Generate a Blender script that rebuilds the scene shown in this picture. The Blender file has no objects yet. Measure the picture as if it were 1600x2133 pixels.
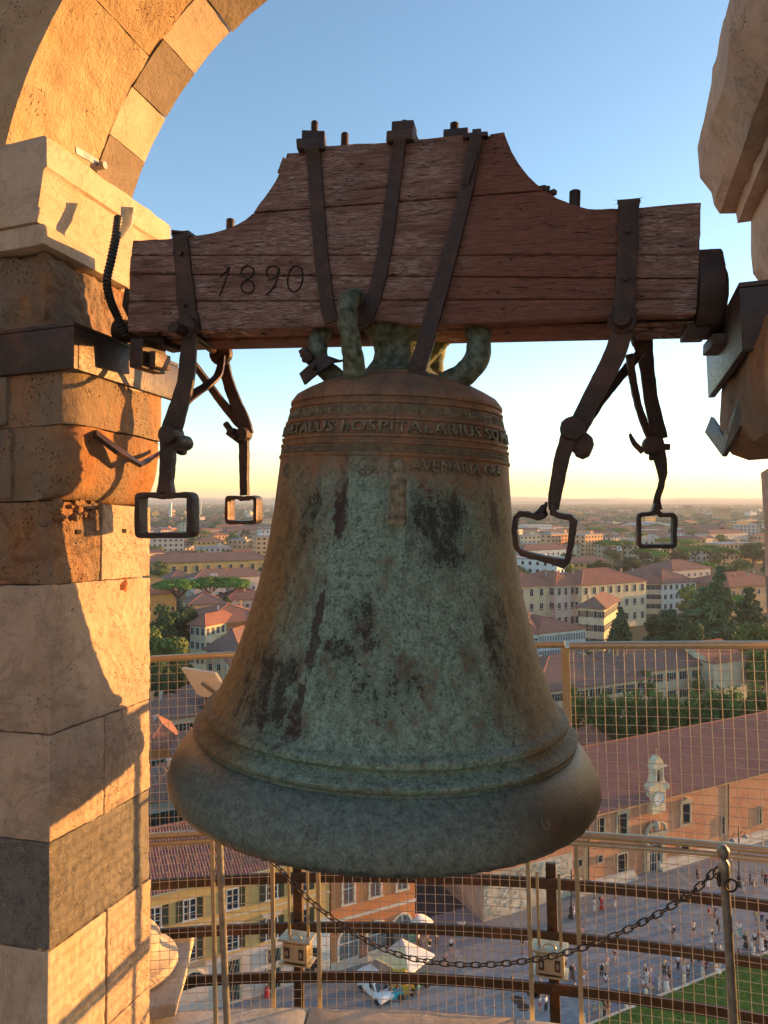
import bpy, bmesh, math, random
from mathutils import Vector, Matrix
random.seed(7)
R = math.radians; PI = math.pi
sc = bpy.context.scene
col = sc.collection
H = 48.0            # eye height above the piazza
F = 1550.0          # focal length in photograph pixels
# ---------------------------------------------------------------- camera
cam = bpy.data.cameras.new('camera'); camo = bpy.data.objects.new('camera', cam); col.objects.link(camo)
camo.location = (0, 0, H); camo.rotation_euler = (R(90), 0, 0)
cam.sensor_fit = 'VERTICAL'; cam.sensor_height = 36; cam.lens = 36*F/2133; cam.shift_y = -26.5/2133
cam.clip_start = .05; cam.clip_end = 60000
sc.camera = camo
# ---------------------------------------------------------------- sky, sun, exposure
SUN_AZ, SUN_EL = 69.0, 3.6          # azimuth clockwise from the view direction (+Y)
world = bpy.data.worlds.new('World'); sc.world = world; world.use_nodes = True
wn = world.node_tree; bg = wn.nodes['Background']
sky = wn.nodes.new('ShaderNodeTexSky'); sky.sky_type = 'NISHITA'; sky.sun_disc = False
sky.sun_elevation = R(SUN_EL); sky.sun_rotation = R(SUN_AZ); sky.altitude = 50
sky.air_density = .8; sky.dust_density = .5; sky.ozone_density = 1.6
wn.links.new(sky.outputs[0], bg.inputs[0]); bg.inputs[1].default_value = 0.105
sun = bpy.data.lights.new('sun', 'SUN'); suno = bpy.data.objects.new('sun', sun); col.objects.link(suno)
sd = Vector((math.sin(R(SUN_AZ))*math.cos(R(SUN_EL)), math.cos(R(SUN_AZ))*math.cos(R(SUN_EL)), math.sin(R(SUN_EL))))
suno.rotation_euler = sd.to_track_quat('Z', 'Y').to_euler(); suno.location = (30, 10, 80)
sun.energy = 2.1; sun.angle = R(.5); sun.color = (1, .49, .14)
vs = sc.view_settings; vs.view_transform = 'Standard'; vs.look = 'None'; vs.gamma = 1; vs.use_curve_mapping = False
vs.exposure = 2.6
# ---------------------------------------------------------------- helpers
def W(x, y, z): return Vector((x, y, H+z))
def PX(px, py, d): return W((px-800)/F*d, d, -(py-1040)/F*d)        # photo pixel at a chosen distance
def GP(px, py, z=0):                                                # photo pixel on a level z above the piazza
    d = (H-z)*F/(py-1040); return Vector(((px-800)/F*d, d, z))
def frame(ang, lr, lo):
    a = R(ang); r = Vector((math.cos(a), -math.sin(a), lr)).normalized(); o = Vector((math.sin(a), math.cos(a), lo))
    o = (o-r*o.dot(r)).normalized(); u = r.cross(o)
    M = Matrix((r, o, u)).transposed().to_4x4(); M.translation = W(0, 0, 0); return M
TM = frame(16.7, .035, -.05)      # the leaning tower: r across the opening, o outwards, z up
TMi = TM.inverted()
def T(r, o, z): return TM @ Vector((r, o, z))
def inv(px, py, r=None, o=None, z=None):
    d = TMi.to_3x3() @ Vector(((px-800)/F, 1, -(py-1040)/F))
    t = r/d[0] if r is not None else (o/d[1] if o is not None else z/d[2]); return d*t
REG = []                          # (object, px) for label bookkeeping
def tag(o, label=None, cat=None, group=None, kind=None):
    if label: o['label'] = label
    if cat: o['category'] = cat
    if group: o['group'] = group
    if kind: o['kind'] = kind
    if label and cat: REG.append(o)
    return o
def empty(name, loc, rz=0.0, mat4=None):
    o = bpy.data.objects.new(name, None); col.objects.link(o); o.empty_display_size = .2
    if mat4 is not None: o.matrix_world = mat4
    else: o.location = loc; o.rotation_euler = (0, 0, rz)
    return o
def wm(o):
    m = o.matrix_basis.copy(); p = o.parent
    if p: m = wm(p) @ o.matrix_parent_inverse @ m
    return m
def link(name, me, parent=None, M=None):
    o = bpy.data.objects.new(name, me); col.objects.link(o)
    if M is not None: o.matrix_basis = M
    if parent is not None:
        o.parent = parent
        if M is None: o.matrix_parent_inverse = wm(parent).inverted()   # vertices given in world space
    return o
class MB:
    def __init__(s): s.v = []; s.f = []; s.m = []
    def add(s, vs, fs, mi=0):
        b = len(s.v); s.v += [tuple(p) for p in vs]; s.f += [tuple(i+b for i in f) for f in fs]; s.m += [mi]*len(fs)
    def box(s, c, size, M=None, mi=0, rz=0):
        x, y, z = size[0]/2, size[1]/2, size[2]/2; c = Vector(c); rm = Matrix.Rotation(rz, 3, 'Z')
        vs = [c+rm @ Vector(p) for p in [(-x,-y,-z),(x,-y,-z),(x,y,-z),(-x,y,-z),(-x,-y,z),(x,-y,z),(x,y,z),(-x,y,z)]]
        if M is not None: vs = [M @ p for p in vs]
        s.add(vs, [(0,3,2,1),(4,5,6,7),(0,1,5,4),(1,2,6,5),(2,3,7,6),(3,0,4,7)], mi)
    def hexa(s, p8, mi=0): s.add(p8, [(0,3,2,1),(4,5,6,7),(0,1,5,4),(1,2,6,5),(2,3,7,6),(3,0,4,7)], mi)
    def prism(s, poly, d0, d1, fn, mi=0):   # poly: list of (a,b); fn(a,b,d)->point
        n = len(poly); vs = [fn(a, b, d0) for a, b in poly]+[fn(a, b, d1) for a, b in poly]
        fs = [tuple(range(n))[::-1], tuple(range(n, 2*n))]+[(i, (i+1) % n, n+(i+1) % n, n+i) for i in range(n)]
        s.add(vs, fs, mi)
    def tube(s, pts, r, n=8, mi=0, closed=False, cap=True, flat=1.0, up=None):
        pts = [Vector(p) for p in pts]; k = len(pts); rs = r if isinstance(r, (list, tuple)) else [r]*k
        vs = []; ref = None
        for i in range(k):
            a = pts[(i-1) % k] if (closed or i) else pts[0]; b = pts[(i+1) % k] if (closed or i < k-1) else pts[-1]
            t = (b-a)
            if t.length < 1e-9: t = Vector((0, 0, 1))
            t.normalize()
            if up is not None: ref = Vector(up)
            elif ref is None: ref = Vector((0, 0, 1)) if abs(t.z) < .9 else Vector((0, 1, 0))
            x = t.cross(ref)
            if x.length < 1e-6: x = t.cross(Vector((1, 0, 0)))
            x.normalize(); y = x.cross(t).normalized()
            if up is None: ref = y
            for j in range(n):
                an = 2*PI*j/n; vs.append(pts[i]+x*math.cos(an)*rs[i]+y*math.sin(an)*rs[i]*flat)
        fs = []
        for i in range(k if closed else k-1):
            for j in range(n):
                a = i*n+j; b = i*n+(j+1) % n; c = ((i+1) % k)*n+(j+1) % n; d = ((i+1) % k)*n+j; fs.append((a, b, c, d))
        if cap and not closed: fs += [tuple(range(n))[::-1], tuple(range((k-1)*n, k*n))]
        s.add(vs, fs, mi)
    def strip(s, pts, w, t, nrm, mi=0, closed=False):
        """flat bar: width w in the plane, thickness t along nrm; pts world; nrm may be list"""
        pts = [Vector(p) for p in pts]; k = len(pts); ws = w if isinstance(w, (list, tuple)) else [w]*k
        nr = nrm if isinstance(nrm, list) else [nrm]*k; vs = []
        for i in range(k):
            a = pts[(i-1) % k] if (closed or i) else pts[0]; b = pts[(i+1) % k] if (closed or i < k-1) else pts[-1]
            d = (b-a).normalized(); n = Vector(nr[i]); n = (n-d*n.dot(d)).normalized(); x = d.cross(n)
            if closed or 0 < i < k-1:
                d1 = (pts[i]-a).normalized(); f = 1/max(.5, abs(d1.dot(d)))
            else: f = 1
            h = ws[i]/2*f
            vs += [pts[i]-x*h-n*t/2, pts[i]+x*h-n*t/2, pts[i]+x*h+n*t/2, pts[i]-x*h+n*t/2]
        fs = []
        for i in range(k if closed else k-1):
            for j in range(4):
                fs.append((i*4+j, i*4+(j+1) % 4, ((i+1) % k)*4+(j+1) % 4, ((i+1) % k)*4+j))
        if not closed: fs += [(3, 2, 1, 0), ((k-1)*4, (k-1)*4+1, (k-1)*4+2, (k-1)*4+3)]
        s.add(vs, fs, mi)
    def lathe(s, prof, n=24, M=None, mi=0, a0=0, a1=2*PI):
        full = abs(a1-a0-2*PI) < 1e-6; cnt = n if full else n+1; vs = []
        for r, z in prof:
            for j in range(cnt):
                a = a0+(a1-a0)*j/n; p = Vector((r*math.sin(a), -r*math.cos(a), z)); vs.append(M @ p if M is not None else p)
        fs = []
        for i in range(len(prof)-1):
            for j in range(n):
                a = i*cnt+j; b = i*cnt+(j+1) % cnt; fs.append((a, b, b+cnt, a+cnt))
        s.add(vs, fs, mi)
    def mesh(s, name, mats, smooth=None):
        me = bpy.data.meshes.new(name); me.from_pydata(s.v, [], s.f)
        for m in (mats if isinstance(mats, (list, tuple)) else [mats]): me.materials.append(m)
        if any(s.m): me.polygons.foreach_set('material_index', s.m)
        bm = bmesh.new(); bm.from_mesh(me); bmesh.ops.recalc_face_normals(bm, faces=bm.faces); bm.to_mesh(me); bm.free()
        if smooth is not None: me.shade_smooth(); me.set_sharp_from_angle(angle=R(smooth))
        me.update(); return me
    def build(s, name, mats, parent=None, smooth=None, M=None):
        return link(name, s.mesh(name, mats, smooth), parent, M)
def finish(o, bevel=0, seg=2, subdiv=0, disp=0, dscale=.1, smooth=40, cuts=0, seed=0):
    """bake a bevel, cuts and a rough displacement into the mesh"""
    bm = bmesh.new(); bm.from_mesh(o.data)
    if bevel: bmesh.ops.bevel(bm, geom=bm.edges[:], offset=bevel, segments=seg, affect='EDGES', profile=.6, clamp_overlap=True)
    if cuts:
        for _ in range(cuts):
            lim = sorted([e.calc_length() for e in bm.edges])[-1]*.5
            es = [e for e in bm.edges if e.calc_length() > lim]
            bmesh.ops.subdivide_edges(bm, edges=es, cuts=1, use_grid_fill=True)
        bmesh.ops.triangulate(bm, faces=[f for f in bm.faces if len(f.verts) > 4])
    if disp:
        from mathutils import noise
        bm.normal_update()
        for v in bm.verts:
            p = (v.co+Vector((seed*3.1, seed*1.7, 0)))/dscale
            v.co += v.normal*disp*(noise.fractal(p, 1, 2, 3))
    bm.to_mesh(o.data); bm.free(); o.data.shade_smooth(); o.data.set_sharp_from_angle(angle=R(smooth)); return o
# ---------------------------------------------------------------- materials
class NT:
    def __init__(s, name, rough=.8, metal=0.0, spec=.5):
        s.mat = bpy.data.materials.new(name); s.mat.use_nodes = True; s.t = s.mat.node_tree
        s.b = s.t.nodes['Principled BSDF']; s.b.inputs['Roughness'].default_value = rough; s.b.inputs['Metallic'].default_value = metal
        s.b.inputs['Specular IOR Level'].default_value = spec
        tc = s.t.nodes.new('ShaderNodeTexCoord'); s.obj = tc.outputs['Object']; s.tc = tc
    def n(s, ty, **k):
        nd = s.t.nodes.new(ty)
        for a, b in k.items(): setattr(nd, a, b)
        return nd
    def put(s, sock, v):
        if hasattr(v, 'links') or isinstance(v, bpy.types.NodeSocket): s.t.links.new(v, sock)
        else:
            if isinstance(v, (tuple, list)) and len(v) == 3 and len(sock.default_value) == 4: v = (*v, 1)
            sock.default_value = v
    def map(s, vec, scale=(1, 1, 1), loc=(0, 0, 0), rot=(0, 0, 0)):
        nd = s.n('ShaderNodeMapping'); s.put(nd.inputs[0], vec); nd.inputs['Scale'].default_value = scale
        nd.inputs['Location'].default_value = loc; nd.inputs['Rotation'].default_value = rot; return nd.outputs[0]
    def noise(s, scale, detail=4, rough=.55, vec=None, dist=0, out=0):
        nd = s.n('ShaderNodeTexNoise'); s.put(nd.inputs['Vector'], vec if vec is not None else s.obj)
        nd.inputs['Scale'].default_value = scale; nd.inputs['Detail'].default_value = detail
        nd.inputs['Roughness'].default_value = rough; nd.inputs['Distortion'].default_value = dist; return nd.outputs[out]
    def voro(s, scale, vec=None, feature='F1', rnd=1, out=0):
        nd = s.n('ShaderNodeTexVoronoi', feature=feature); s.put(nd.inputs['Vector'], vec if vec is not None else s.obj)
        nd.inputs['Scale'].default_value = scale; nd.inputs['Randomness'].default_value = rnd; return nd.outputs[out]
    def math(s, op, a, b=0.0, c=0.0, clamp=False):
        nd = s.n('ShaderNodeMath', operation=op, use_clamp=clamp); s.put(nd.inputs[0], a); s.put(nd.inputs[1], b)
        s.put(nd.inputs[2], c); return nd.outputs[0]
    def ss(s, x, a, b):                       # smoothstep a->b
        nd = s.n('ShaderNodeMapRange', interpolation_type='SMOOTHSTEP'); s.put(nd.inputs[0], x)
        nd.inputs[1].default_value = a; nd.inputs[2].default_value = b; return nd.outputs[0]
    def ramp(s, fac, stops, interp='LINEAR'):
        nd = s.n('ShaderNodeValToRGB'); s.put(nd.inputs[0], fac); cr = nd.color_ramp; cr.interpolation = interp
        while len(cr.elements) < len(stops): cr.elements.new(.5)
        for e, (p, c) in zip(cr.elements, stops):
            e.position = p; e.color = (*c, 1) if len(c) == 3 else c
        return nd.outputs[0]
    def mix(s, fac, a, b, mode='MIX'):
        nd = s.n('ShaderNodeMix', data_type='RGBA', blend_type=mode); s.put(nd.inputs[0], fac)
        s.put(nd.inputs[6], a); s.put(nd.inputs[7], b); return nd.outputs[2]
    def sep(s, vec=None):
        nd = s.n('ShaderNodeSeparateXYZ'); s.put(nd.inputs[0], vec if vec is not None else s.obj); return nd.outputs
    def bump(s, h, strength=.5, dist=.01):
        nd = s.n('ShaderNodeBump'); s.put(nd.inputs['Height'], h); nd.inputs['Strength'].default_value = strength
        nd.inputs['Distance'].default_value = dist
        if s.b.inputs['Normal'].links: s.t.links.new(s.b.inputs['Normal'].links[0].from_socket, nd.inputs['Normal'])
        s.t.links.new(nd.outputs[0], s.b.inputs['Normal'])
    def color(s, c): s.put(s.b.inputs['Base Color'], c)
    def rnd(s): return s.n('ShaderNodeObjectInfo').outputs['Random']
    def geo(s): return s.n('ShaderNodeNewGeometry').outputs
def simple(name, c, rough=.7, metal=0, nscale=0, var=.25, bump=0, vary=0, bd=.01):
    m = NT(name, rough, metal)
    if nscale:
        f = m.noise(nscale, 4, .6); a = tuple(x*(1-var) for x in c); b = tuple(min(1, x*(1+var)) for x in c)
        cc = m.ramp(f, [(.3, a), (.7, b)])
        if bump: m.bump(f, bump, bd)
    else: cc = m.mix(0, c, c)
    if vary:
        v = m.math('MULTIPLY_ADD', m.rnd(), vary*2, 1-vary); cc = m.mix(1, cc, v, 'MULTIPLY')
    m.color(cc); return m.mat
def stone(name, base, dark=.55, rust=0.0, pits=1.3, bump=.9, scratch=0, streaky=0, vein=.5):
    m = NT(name, .85, spec=.3); c = base
    g = m.geo()[0]                                     # world position: coherent over many blocks
    off = m.n('ShaderNodeCombineXYZ'); r_ = m.rnd()
    for i, k in enumerate((7.0, 13.0, 5.0)): m.put(off.inputs[i], m.math('MULTIPLY', r_, k))
    vadd = m.n('ShaderNodeVectorMath', operation='ADD'); m.put(vadd.inputs[0], g); m.put(vadd.inputs[1], off.outputs[0]); v = vadd.outputs[0]
    big = m.noise(3.6, 7, .68, v, .5)
    lo = tuple(x*dark for x in c); hi = tuple(min(1, x*1.22) for x in c)
    cc = m.ramp(big, [(.25, lo), (.48, c), (.75, hi)])
    med = m.noise(17, 6, .7, v, .6); cc = m.mix(.35, cc, m.ramp(med, [(.3, tuple(x*.6 for x in c)), (.7, tuple(min(1, x*1.3) for x in c))]))
    tn = m.mix(m.math('MULTIPLY', m.ss(m.noise(6, 4, .6, v), .45, .7), .35), cc, tuple(x*y for x, y in zip(c, (.95, .8, .55)))); cc = tn
    wv = m.noise(4, 7, .7, v, 1.1); vn = m.math('ABSOLUTE', m.math('SUBTRACT', wv, .5)); vn = m.ss(vn, .0, .025)
    cc = m.mix(m.math('MULTIPLY', m.math('SUBTRACT', 1, vn), vein*.7), cc, tuple(x*.45 for x in c))
    pit = m.ss(m.voro(95, v), .0, .28); pn = m.ss(m.noise(9, 3, .6, v), .48, .62)
    pitm = m.math('MULTIPLY', m.math('SUBTRACT', 1, pit), m.math('MULTIPLY', pn, pits), clamp=True)
    cc = m.mix(m.math('MULTIPLY', pitm, .7), cc, tuple(x*.3 for x in c))
    if rust:
        rm = m.math('MULTIPLY', m.ss(m.noise(4.2, 5, .65, m.map(v, (1, 1, .45))), .42, .66), rust)
        rc = m.ramp(m.noise(30, 4, .6, v), [(.3, (.32, .09, .02)), (.7, (.55, .24, .06))]); cc = m.mix(rm, cc, rc)
    if scratch:
        sv = m.noise(26, 2, .5, v, 3.5); sm = m.math('SUBTRACT', 1, m.ss(m.math('ABSOLUTE', m.math('SUBTRACT', sv, .5)), 0, .018))
        cc = m.mix(m.math('MULTIPLY', sm, scratch), cc, (.45, .4, .33))
    m.color(cc)
    h = m.math('ADD', m.math('MULTIPLY', m.noise(55, 8, .72, m.map(v, (1, 1, .5 if streaky else 1))), .6), m.math('MULTIPLY', med, .8))
    h = m.math('SUBTRACT', h, m.math('MULTIPLY', pitm, .9)); h = m.math('ADD', h, m.math('MULTIPLY', vn, .25*vein))
    m.bump(h, bump, .012)
    return m.mat
def ironmat(name, c=(.045, .026, .020), rust=.3, rough=.55, metal=.2, flat=False):
    m = NT(name, rough, metal); f = m.noise(22, 6, .65); g2 = m.noise(140, 4, .7)
    cc = m.ramp(f, [(.3, tuple(x*.7 for x in c)), (.55, c), (.8, tuple(min(1, x*1.7) for x in c))])
    cc = m.mix(m.math('MULTIPLY', m.ss(m.noise(9, 5, .6), .5, .66), rust), cc, (.17, .065, .03))
    m.color(cc); m.put(m.b.inputs['Roughness'], m.ramp(g2, [(.3, (rough*.75,)*3), (.7, (min(1, rough*1.4),)*3)]))
    m.bump(m.math('ADD', f, m.math('MULTIPLY', g2, .5)), .45, .004); return m.mat
M = {}
M['iron'] = ironmat('wrought_iron'); M['iron_lit'] = ironmat('sunlit_rusty_iron', (.07, .042, .03), .5, .42, .5)  # second iron paler and rustier: sunlight on it is put into the colour
M['iron_rail'] = ironmat('railing_iron', (.055, .034, .022), .5, .6, .3)
M['beam_steel'] = ironmat('beam_steel', (.05, .032, .026), .4, .42, .3)
M['steel'] = simple('sunlit_brushed_steel', (.5, .42, .28), .35, .8, 40, .12)  # golden tint puts the warm sunlight into the steel's colour
M['wire'] = simple('sunlit_mesh_wire', (.52, .45, .37), .45, .7)  # tan tint puts sun warmth into the wire colour
M['cream'] = stone('cream_limestone', (.51, .37, .265), bump=.8); M['pink'] = stone('shaded_pinkish_limestone', (.36, .275, .225))  # pinkish stone: shade of the front faces put into a darker colour
M['grey'] = stone('grey_marble', (.16, .14, .125), .7, 0, .3, .35, .5, vein=.9); M['fair'] = stone('pale_marble', (.52, .41, .30), .75, 0, .5, .4)
M['rough'] = stone('rough_tuff', (.24, .18, .13), .45, .55, 1.5, 1.2, vein=.2); M['arch'] = stone('arch_stone', (.52, .37, .22), .62, .15, 1.2, 1.3, streaky=1, vein=.15)
M['rusty'] = stone('rust_stained_stone', (.27, .19, .125), .4, .7, 1.5, 1.2, streaky=1, vein=.2); M['broken'] = stone('broken_masonry', (.30, .20, .13), .3, .6, 1.6, 1.4)
M['slabgrey'] = stone('grey_voussoir', (.26, .2, .145), .75, 0, .8, .7, vein=.1); M['white'] = stone('white_marble', (.6, .55, .47), .8, 0, .4, .35, vein=1)
M['shade'] = stone('bounce_lit_weathered_marble', (.64, .48, .36), .65, .05, 1, 1.0, streaky=1, vein=.4)  # paler stone for the shaded side, bounced light put into its colour
M['hole'] = simple('hole_dark', (.02, .015, .012), .95)  # near-black that paints the shade inside holes and grooves
M['hose'] = simple('black_rubber', (.018, .018, .016), .45)
M['tin'] = simple('dull_tin', (.3, .27, .22), .45, .6, 30, .3)
# weathered oak of the headstock: fibres run along local X
def wood():
    m = NT('weathered_oak', .75, spec=.3); v = m.obj; st = m.map(v, (1, 1, 14)); rr = m.rnd()
    o = m.n('ShaderNodeVectorMath', operation='ADD'); cx = m.n('ShaderNodeCombineXYZ'); m.put(cx.inputs[0], m.math('MULTIPLY', rr, 9)); m.put(cx.inputs[1], 0.0)
    m.put(o.inputs[0], st); m.put(o.inputs[1], cx.outputs[0]); v2 = o.outputs[0]
    fib = m.noise(9, 8, .72, v2, .4); fine = m.noise(32, 8, .75, v2, .2); X, Y, Z = m.sep()
    c = m.ramp(fib, [(.28, (.07, .036, .027)), (.5, (.20, .108, .08)), (.72, (.34, .20, .155))])
    worn = m.math('MULTIPLY', m.ss(fine, .50, .57), m.ss(m.noise(5, 4, .6, m.map(v, (1, 1, 2.5))), .38, .56))
    right = m.ss(m.math('ADD', X, m.math('MULTIPLY', m.noise(7, 3), .3)), .98, 1.10); far = m.ss(X, 1.27, 1.31)
    redm = m.math('MULTIPLY', right, m.math('SUBTRACT', 1, far), clamp=True)
    worn = m.math('MULTIPLY', worn, m.math('SUBTRACT', 1, m.math('MULTIPLY', redm, .75)))
    c = m.mix(m.math('MULTIPLY', worn, .62), c, (.58, .49, .44))
    redc = m.ramp(m.noise(24, 6, .7, v2), [(.35, (.10, .045, .03)), (.7, (.30, .125, .08))])
    c = m.mix(m.math('MULTIPLY', redm, .8), c, redc)
    crack = m.math('SUBTRACT', 1, m.ss(m.math('ABSOLUTE', m.math('SUBTRACT', m.noise(3.2, 3, .6, m.map(v, (1, 1, 14)), .3), .5)), 0, .008))
    c = m.mix(crack, c, (.008, .005, .004)); m.color(c)
    m.bump(m.math('SUBTRACT', m.math('ADD', fib, m.math('MULTIPLY', fine, .9)), m.math('MULTIPLY', crack, 1.0)), .6, .008); return m.mat
M['wood'] = wood()
M['woodlow'] = simple('orange_brown_oak', (.15, .065, .035), .7, 0, 20, .4, .5)  # orange-brown oak of the left packing plank
# bronze with verdigris; local x,z in metres on the bell
def bronze():
    m = NT('verdigris_bronze', .68, .25); X, Y, Z = m.sep(); v = m.obj
    big = m.noise(4.5, 5, .6, m.map(v, (1, 1, .55)), .4); sp = m.math('ADD', m.math('MULTIPLY', m.noise(55, 6, .75), .45), m.math('MULTIPLY', m.noise(150, 5, .8), .55)); sp2 = m.noise(170, 4, .7); med = m.noise(16, 5, .7, m.map(v, (1, 1, .6)))
    green = m.ramp(sp, [(.39, (.05, .066, .048)), (.5, (.18, .265, .205)), (.61, (.32, .455, .37))])
    brown = m.ramp(sp, [(.38, (0.045, 0.027, 0.0165)), (.55, (0.15, 0.093, 0.048)), (.68, (0.24, 0.165, 0.0825))])
    top = m.ramp(med, [(.3, (0.0945, 0.0432, 0.0243)), (.55, (0.27, 0.119, 0.0567)), (.8, (0.338, 0.203, 0.101))])
    olive = m.ramp(sp, [(.38, (0.0743, 0.0486, 0.0216)), (.6, (0.297, 0.196, 0.081))])
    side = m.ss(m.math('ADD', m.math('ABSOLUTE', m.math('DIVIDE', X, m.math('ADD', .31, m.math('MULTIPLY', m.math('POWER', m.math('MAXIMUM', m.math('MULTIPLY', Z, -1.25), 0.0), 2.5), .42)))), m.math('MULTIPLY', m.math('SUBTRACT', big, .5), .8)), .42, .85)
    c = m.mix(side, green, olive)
    gp = m.ss(m.math('ADD', med, m.math('MULTIPLY', m.math('SUBTRACT', sp, .5), 1.2)), .56, .64); c = m.mix(m.math('MULTIPLY', gp, .75), c, brown)
    # long dark runs down the face
    def run(cx0, k, w, z0, z1, amt, nz=.06):
        cx = m.math('MULTIPLY_ADD', Z, k, cx0); d = m.math('ABSOLUTE', m.math('SUBTRACT', X, cx))
        d = m.math('ADD', d, m.math('MULTIPLY', m.math('SUBTRACT', m.noise(11, 5, .7, m.map(v, (1, 1, .5))), .5), nz*2.2)); d = m.math('ADD', d, m.math('MULTIPLY', m.math('SUBTRACT', sp, .5), nz*.9))
        a = m.math('SUBTRACT', 1, m.ss(d, w*.3, w*1.45)); zz = m.math('MULTIPLY', m.ss(Z, z0-.05, z0+.03), m.math('SUBTRACT', 1, m.ss(Z, z1-.03, z1+.04)))
        q = m.math('MULTIPLY', m.math('MULTIPLY', a, zz), amt, clamp=True); q = m.math('ADD', q, m.math('MULTIPLY', m.math('SUBTRACT', sp, .5), 5.0)); q = m.math('ADD', q, m.math('MULTIPLY', m.math('SUBTRACT', m.noise(26, 5, .75, m.map(v, (1, 1, .5))), .5), 2.4)); return m.math('MULTIPLY', m.ss(q, .45, .85), m.math('MULTIPLY', m.ss(m.math('MULTIPLY', a, zz), .0, .55), .9))
    dk = (.02, .013, .011)
    for a in [(-.05, 0, .13, -.47, -.35, .45, .10), (.10, -.05, .068, -.15, .04, .85, .09), (-.06, .05, .055, -.37, -.22, .7, .10), (-.24, .05, .085, -.53, -.36, .8, .10), (.22, -.1, .035, -.42, -.22, .65, .10), (-.12, 0, .03, .01, .10, .6, .08), (-.2, 0, .04, -.14, .02, .5, .09)]:
        c = m.mix(run(*a), c, dk)
    for a in [(-.118, .16, .013, -.50, .01, 1.25, .045), (-.104, .05, .012, -.22, -.08, 1.2, .045), (.235, -.1, .017, -.07, .03, 1.2, .04), (-.115, .1, .020, -.09, -.01, 1.4, .03)]:
        c = m.mix(run(*a), c, (.045, .022, .017))
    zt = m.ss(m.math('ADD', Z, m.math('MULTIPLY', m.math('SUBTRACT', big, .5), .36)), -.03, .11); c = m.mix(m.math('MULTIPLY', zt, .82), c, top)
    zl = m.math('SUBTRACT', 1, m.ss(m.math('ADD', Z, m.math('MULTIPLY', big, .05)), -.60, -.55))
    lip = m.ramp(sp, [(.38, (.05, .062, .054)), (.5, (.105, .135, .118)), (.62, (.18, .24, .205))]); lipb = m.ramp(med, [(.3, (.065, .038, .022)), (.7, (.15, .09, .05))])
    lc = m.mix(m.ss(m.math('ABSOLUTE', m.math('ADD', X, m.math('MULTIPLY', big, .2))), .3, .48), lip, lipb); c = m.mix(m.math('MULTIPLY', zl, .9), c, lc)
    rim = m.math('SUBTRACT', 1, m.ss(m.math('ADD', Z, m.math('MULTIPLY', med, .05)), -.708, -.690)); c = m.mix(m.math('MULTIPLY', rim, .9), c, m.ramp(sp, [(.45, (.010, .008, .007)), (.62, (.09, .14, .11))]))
    drip = m.ss(m.noise(38, 6, .7, m.map(v, (1, 1, .06))), .52, .66); dz = m.math('MULTIPLY', drip, m.math('MULTIPLY', m.ss(Z, -.56, -.45), .4)); c = m.mix(dz, c, (.05, .036, .024)); fl = m.ss(sp2, .6, .68); c = m.mix(m.math('MULTIPLY', fl, .3), c, (.015, .012, .01)); m.color(c)
    m.put(m.b.inputs['Roughness'], m.ramp(zl, [(0, (.72,)*3), (1, (.38,)*3)]))
    m.bump(m.math('ADD', m.math('MULTIPLY', sp, .8), m.math('MULTIPLY', sp2, .5)), .55, .005); return m.mat
M['bronze'] = bronze()
M['letter'] = simple('raised_bronze', (.19, .165, .105), .7, .2, 60, .6, .5)
M['canon'] = simple('green_canon', (.115, .14, .095), .7, .3, 45, .8, .7)
# ================================================================ THE BELL TOWER (leaning frame T)
I4 = Matrix.Identity(4)
tower = empty('bell_tower', None, mat4=TM @ Matrix.Translation((0, 0, -2.2)))
tag(tower, 'weathered limestone belfry arch and piers framing the bell', 'tower')
DZ = Matrix.Translation((0, 0, 2.2))       # children are written in T coordinates
def tp(name): o = bpy.data.objects.new(name, None); col.objects.link(o); o.parent = tower; o.matrix_basis = DZ; o.empty_display_size = .2; return o
def tblock(par, name, mat, r0, r1, o0, o1, z0, z1, bev=.004, disp=.0018, cuts=5, gap=.0018, seed=0, jit=.002):
    rd = random.Random(seed*17+int(z0*1000)); g = gap
    a = [Vector((r, o, z)) for z in (z0+g, z1-g) for r, o in ((r0+g, o0+g), (r1-g, o0+g), (r1-g, o1-g), (r0+g, o1-g))]
    a = [p+Vector([rd.uniform(-jit, jit) for _ in range(3)]) for p in a]
    m = MB(); m.hexa(a); o = m.build(name, M[mat], par, None, I4)
    finish(o, bev, 2, disp=disp, dscale=.06, cuts=cuts, seed=seed); return finish(o, 0, disp=.0022, dscale=.018, cuts=1, seed=seed+7, smooth=30)
left = tp('pier'); left['label'] = 'left pier, half in golden sun and half in shadow'
JR, NO, FO = -1.383, 1.60, 2.035
courses = [  # z0, z1, front material (pink carries painted shade), reveal blocks [(o_split..)], materials
    (-.093, .125, 'broken', [1.80], ['broken', 'cream']), (-.473, -.093, 'pink', [], ['cream']),
    (-.746, -.473, 'pink', [1.814], ['cream', 'cream']), (-1.013, -.746, 'grey', [], ['grey']),
    (-1.33, -1.013, 'pink', [1.827], ['fair', 'cream']), (-1.72, -1.33, 'pink', [], ['cream'])]
for i, (z0, z1, fm, sp, mats) in enumerate(courses):
    os_ = [NO]+sp+[FO]
    for k, m_ in enumerate(mats):
        near = k == 0
        tblock(left, 'stone_block', m_, -1.62 if not near else -1.60, JR+.001*((i*7+k*3) % 4), os_[k], os_[k+1], z0, z1, seed=i*5+k)
    tblock(left, 'stone_block', fm, -2.25, -1.60, NO+.002*(i % 3), FO-.03, z0, z1, seed=i*5+3)
# pier above the steel beam
tblock(left, 'stone_block', 'rough', -1.62, -1.425, 1.615, 2.03, .575, .80, .012, .012, 6, seed=31)
tblock(left, 'stone_block', 'rough', -2.25, -1.62, 1.62, 2.0, .575, .80, .01, .008, 5, seed=32)
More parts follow.
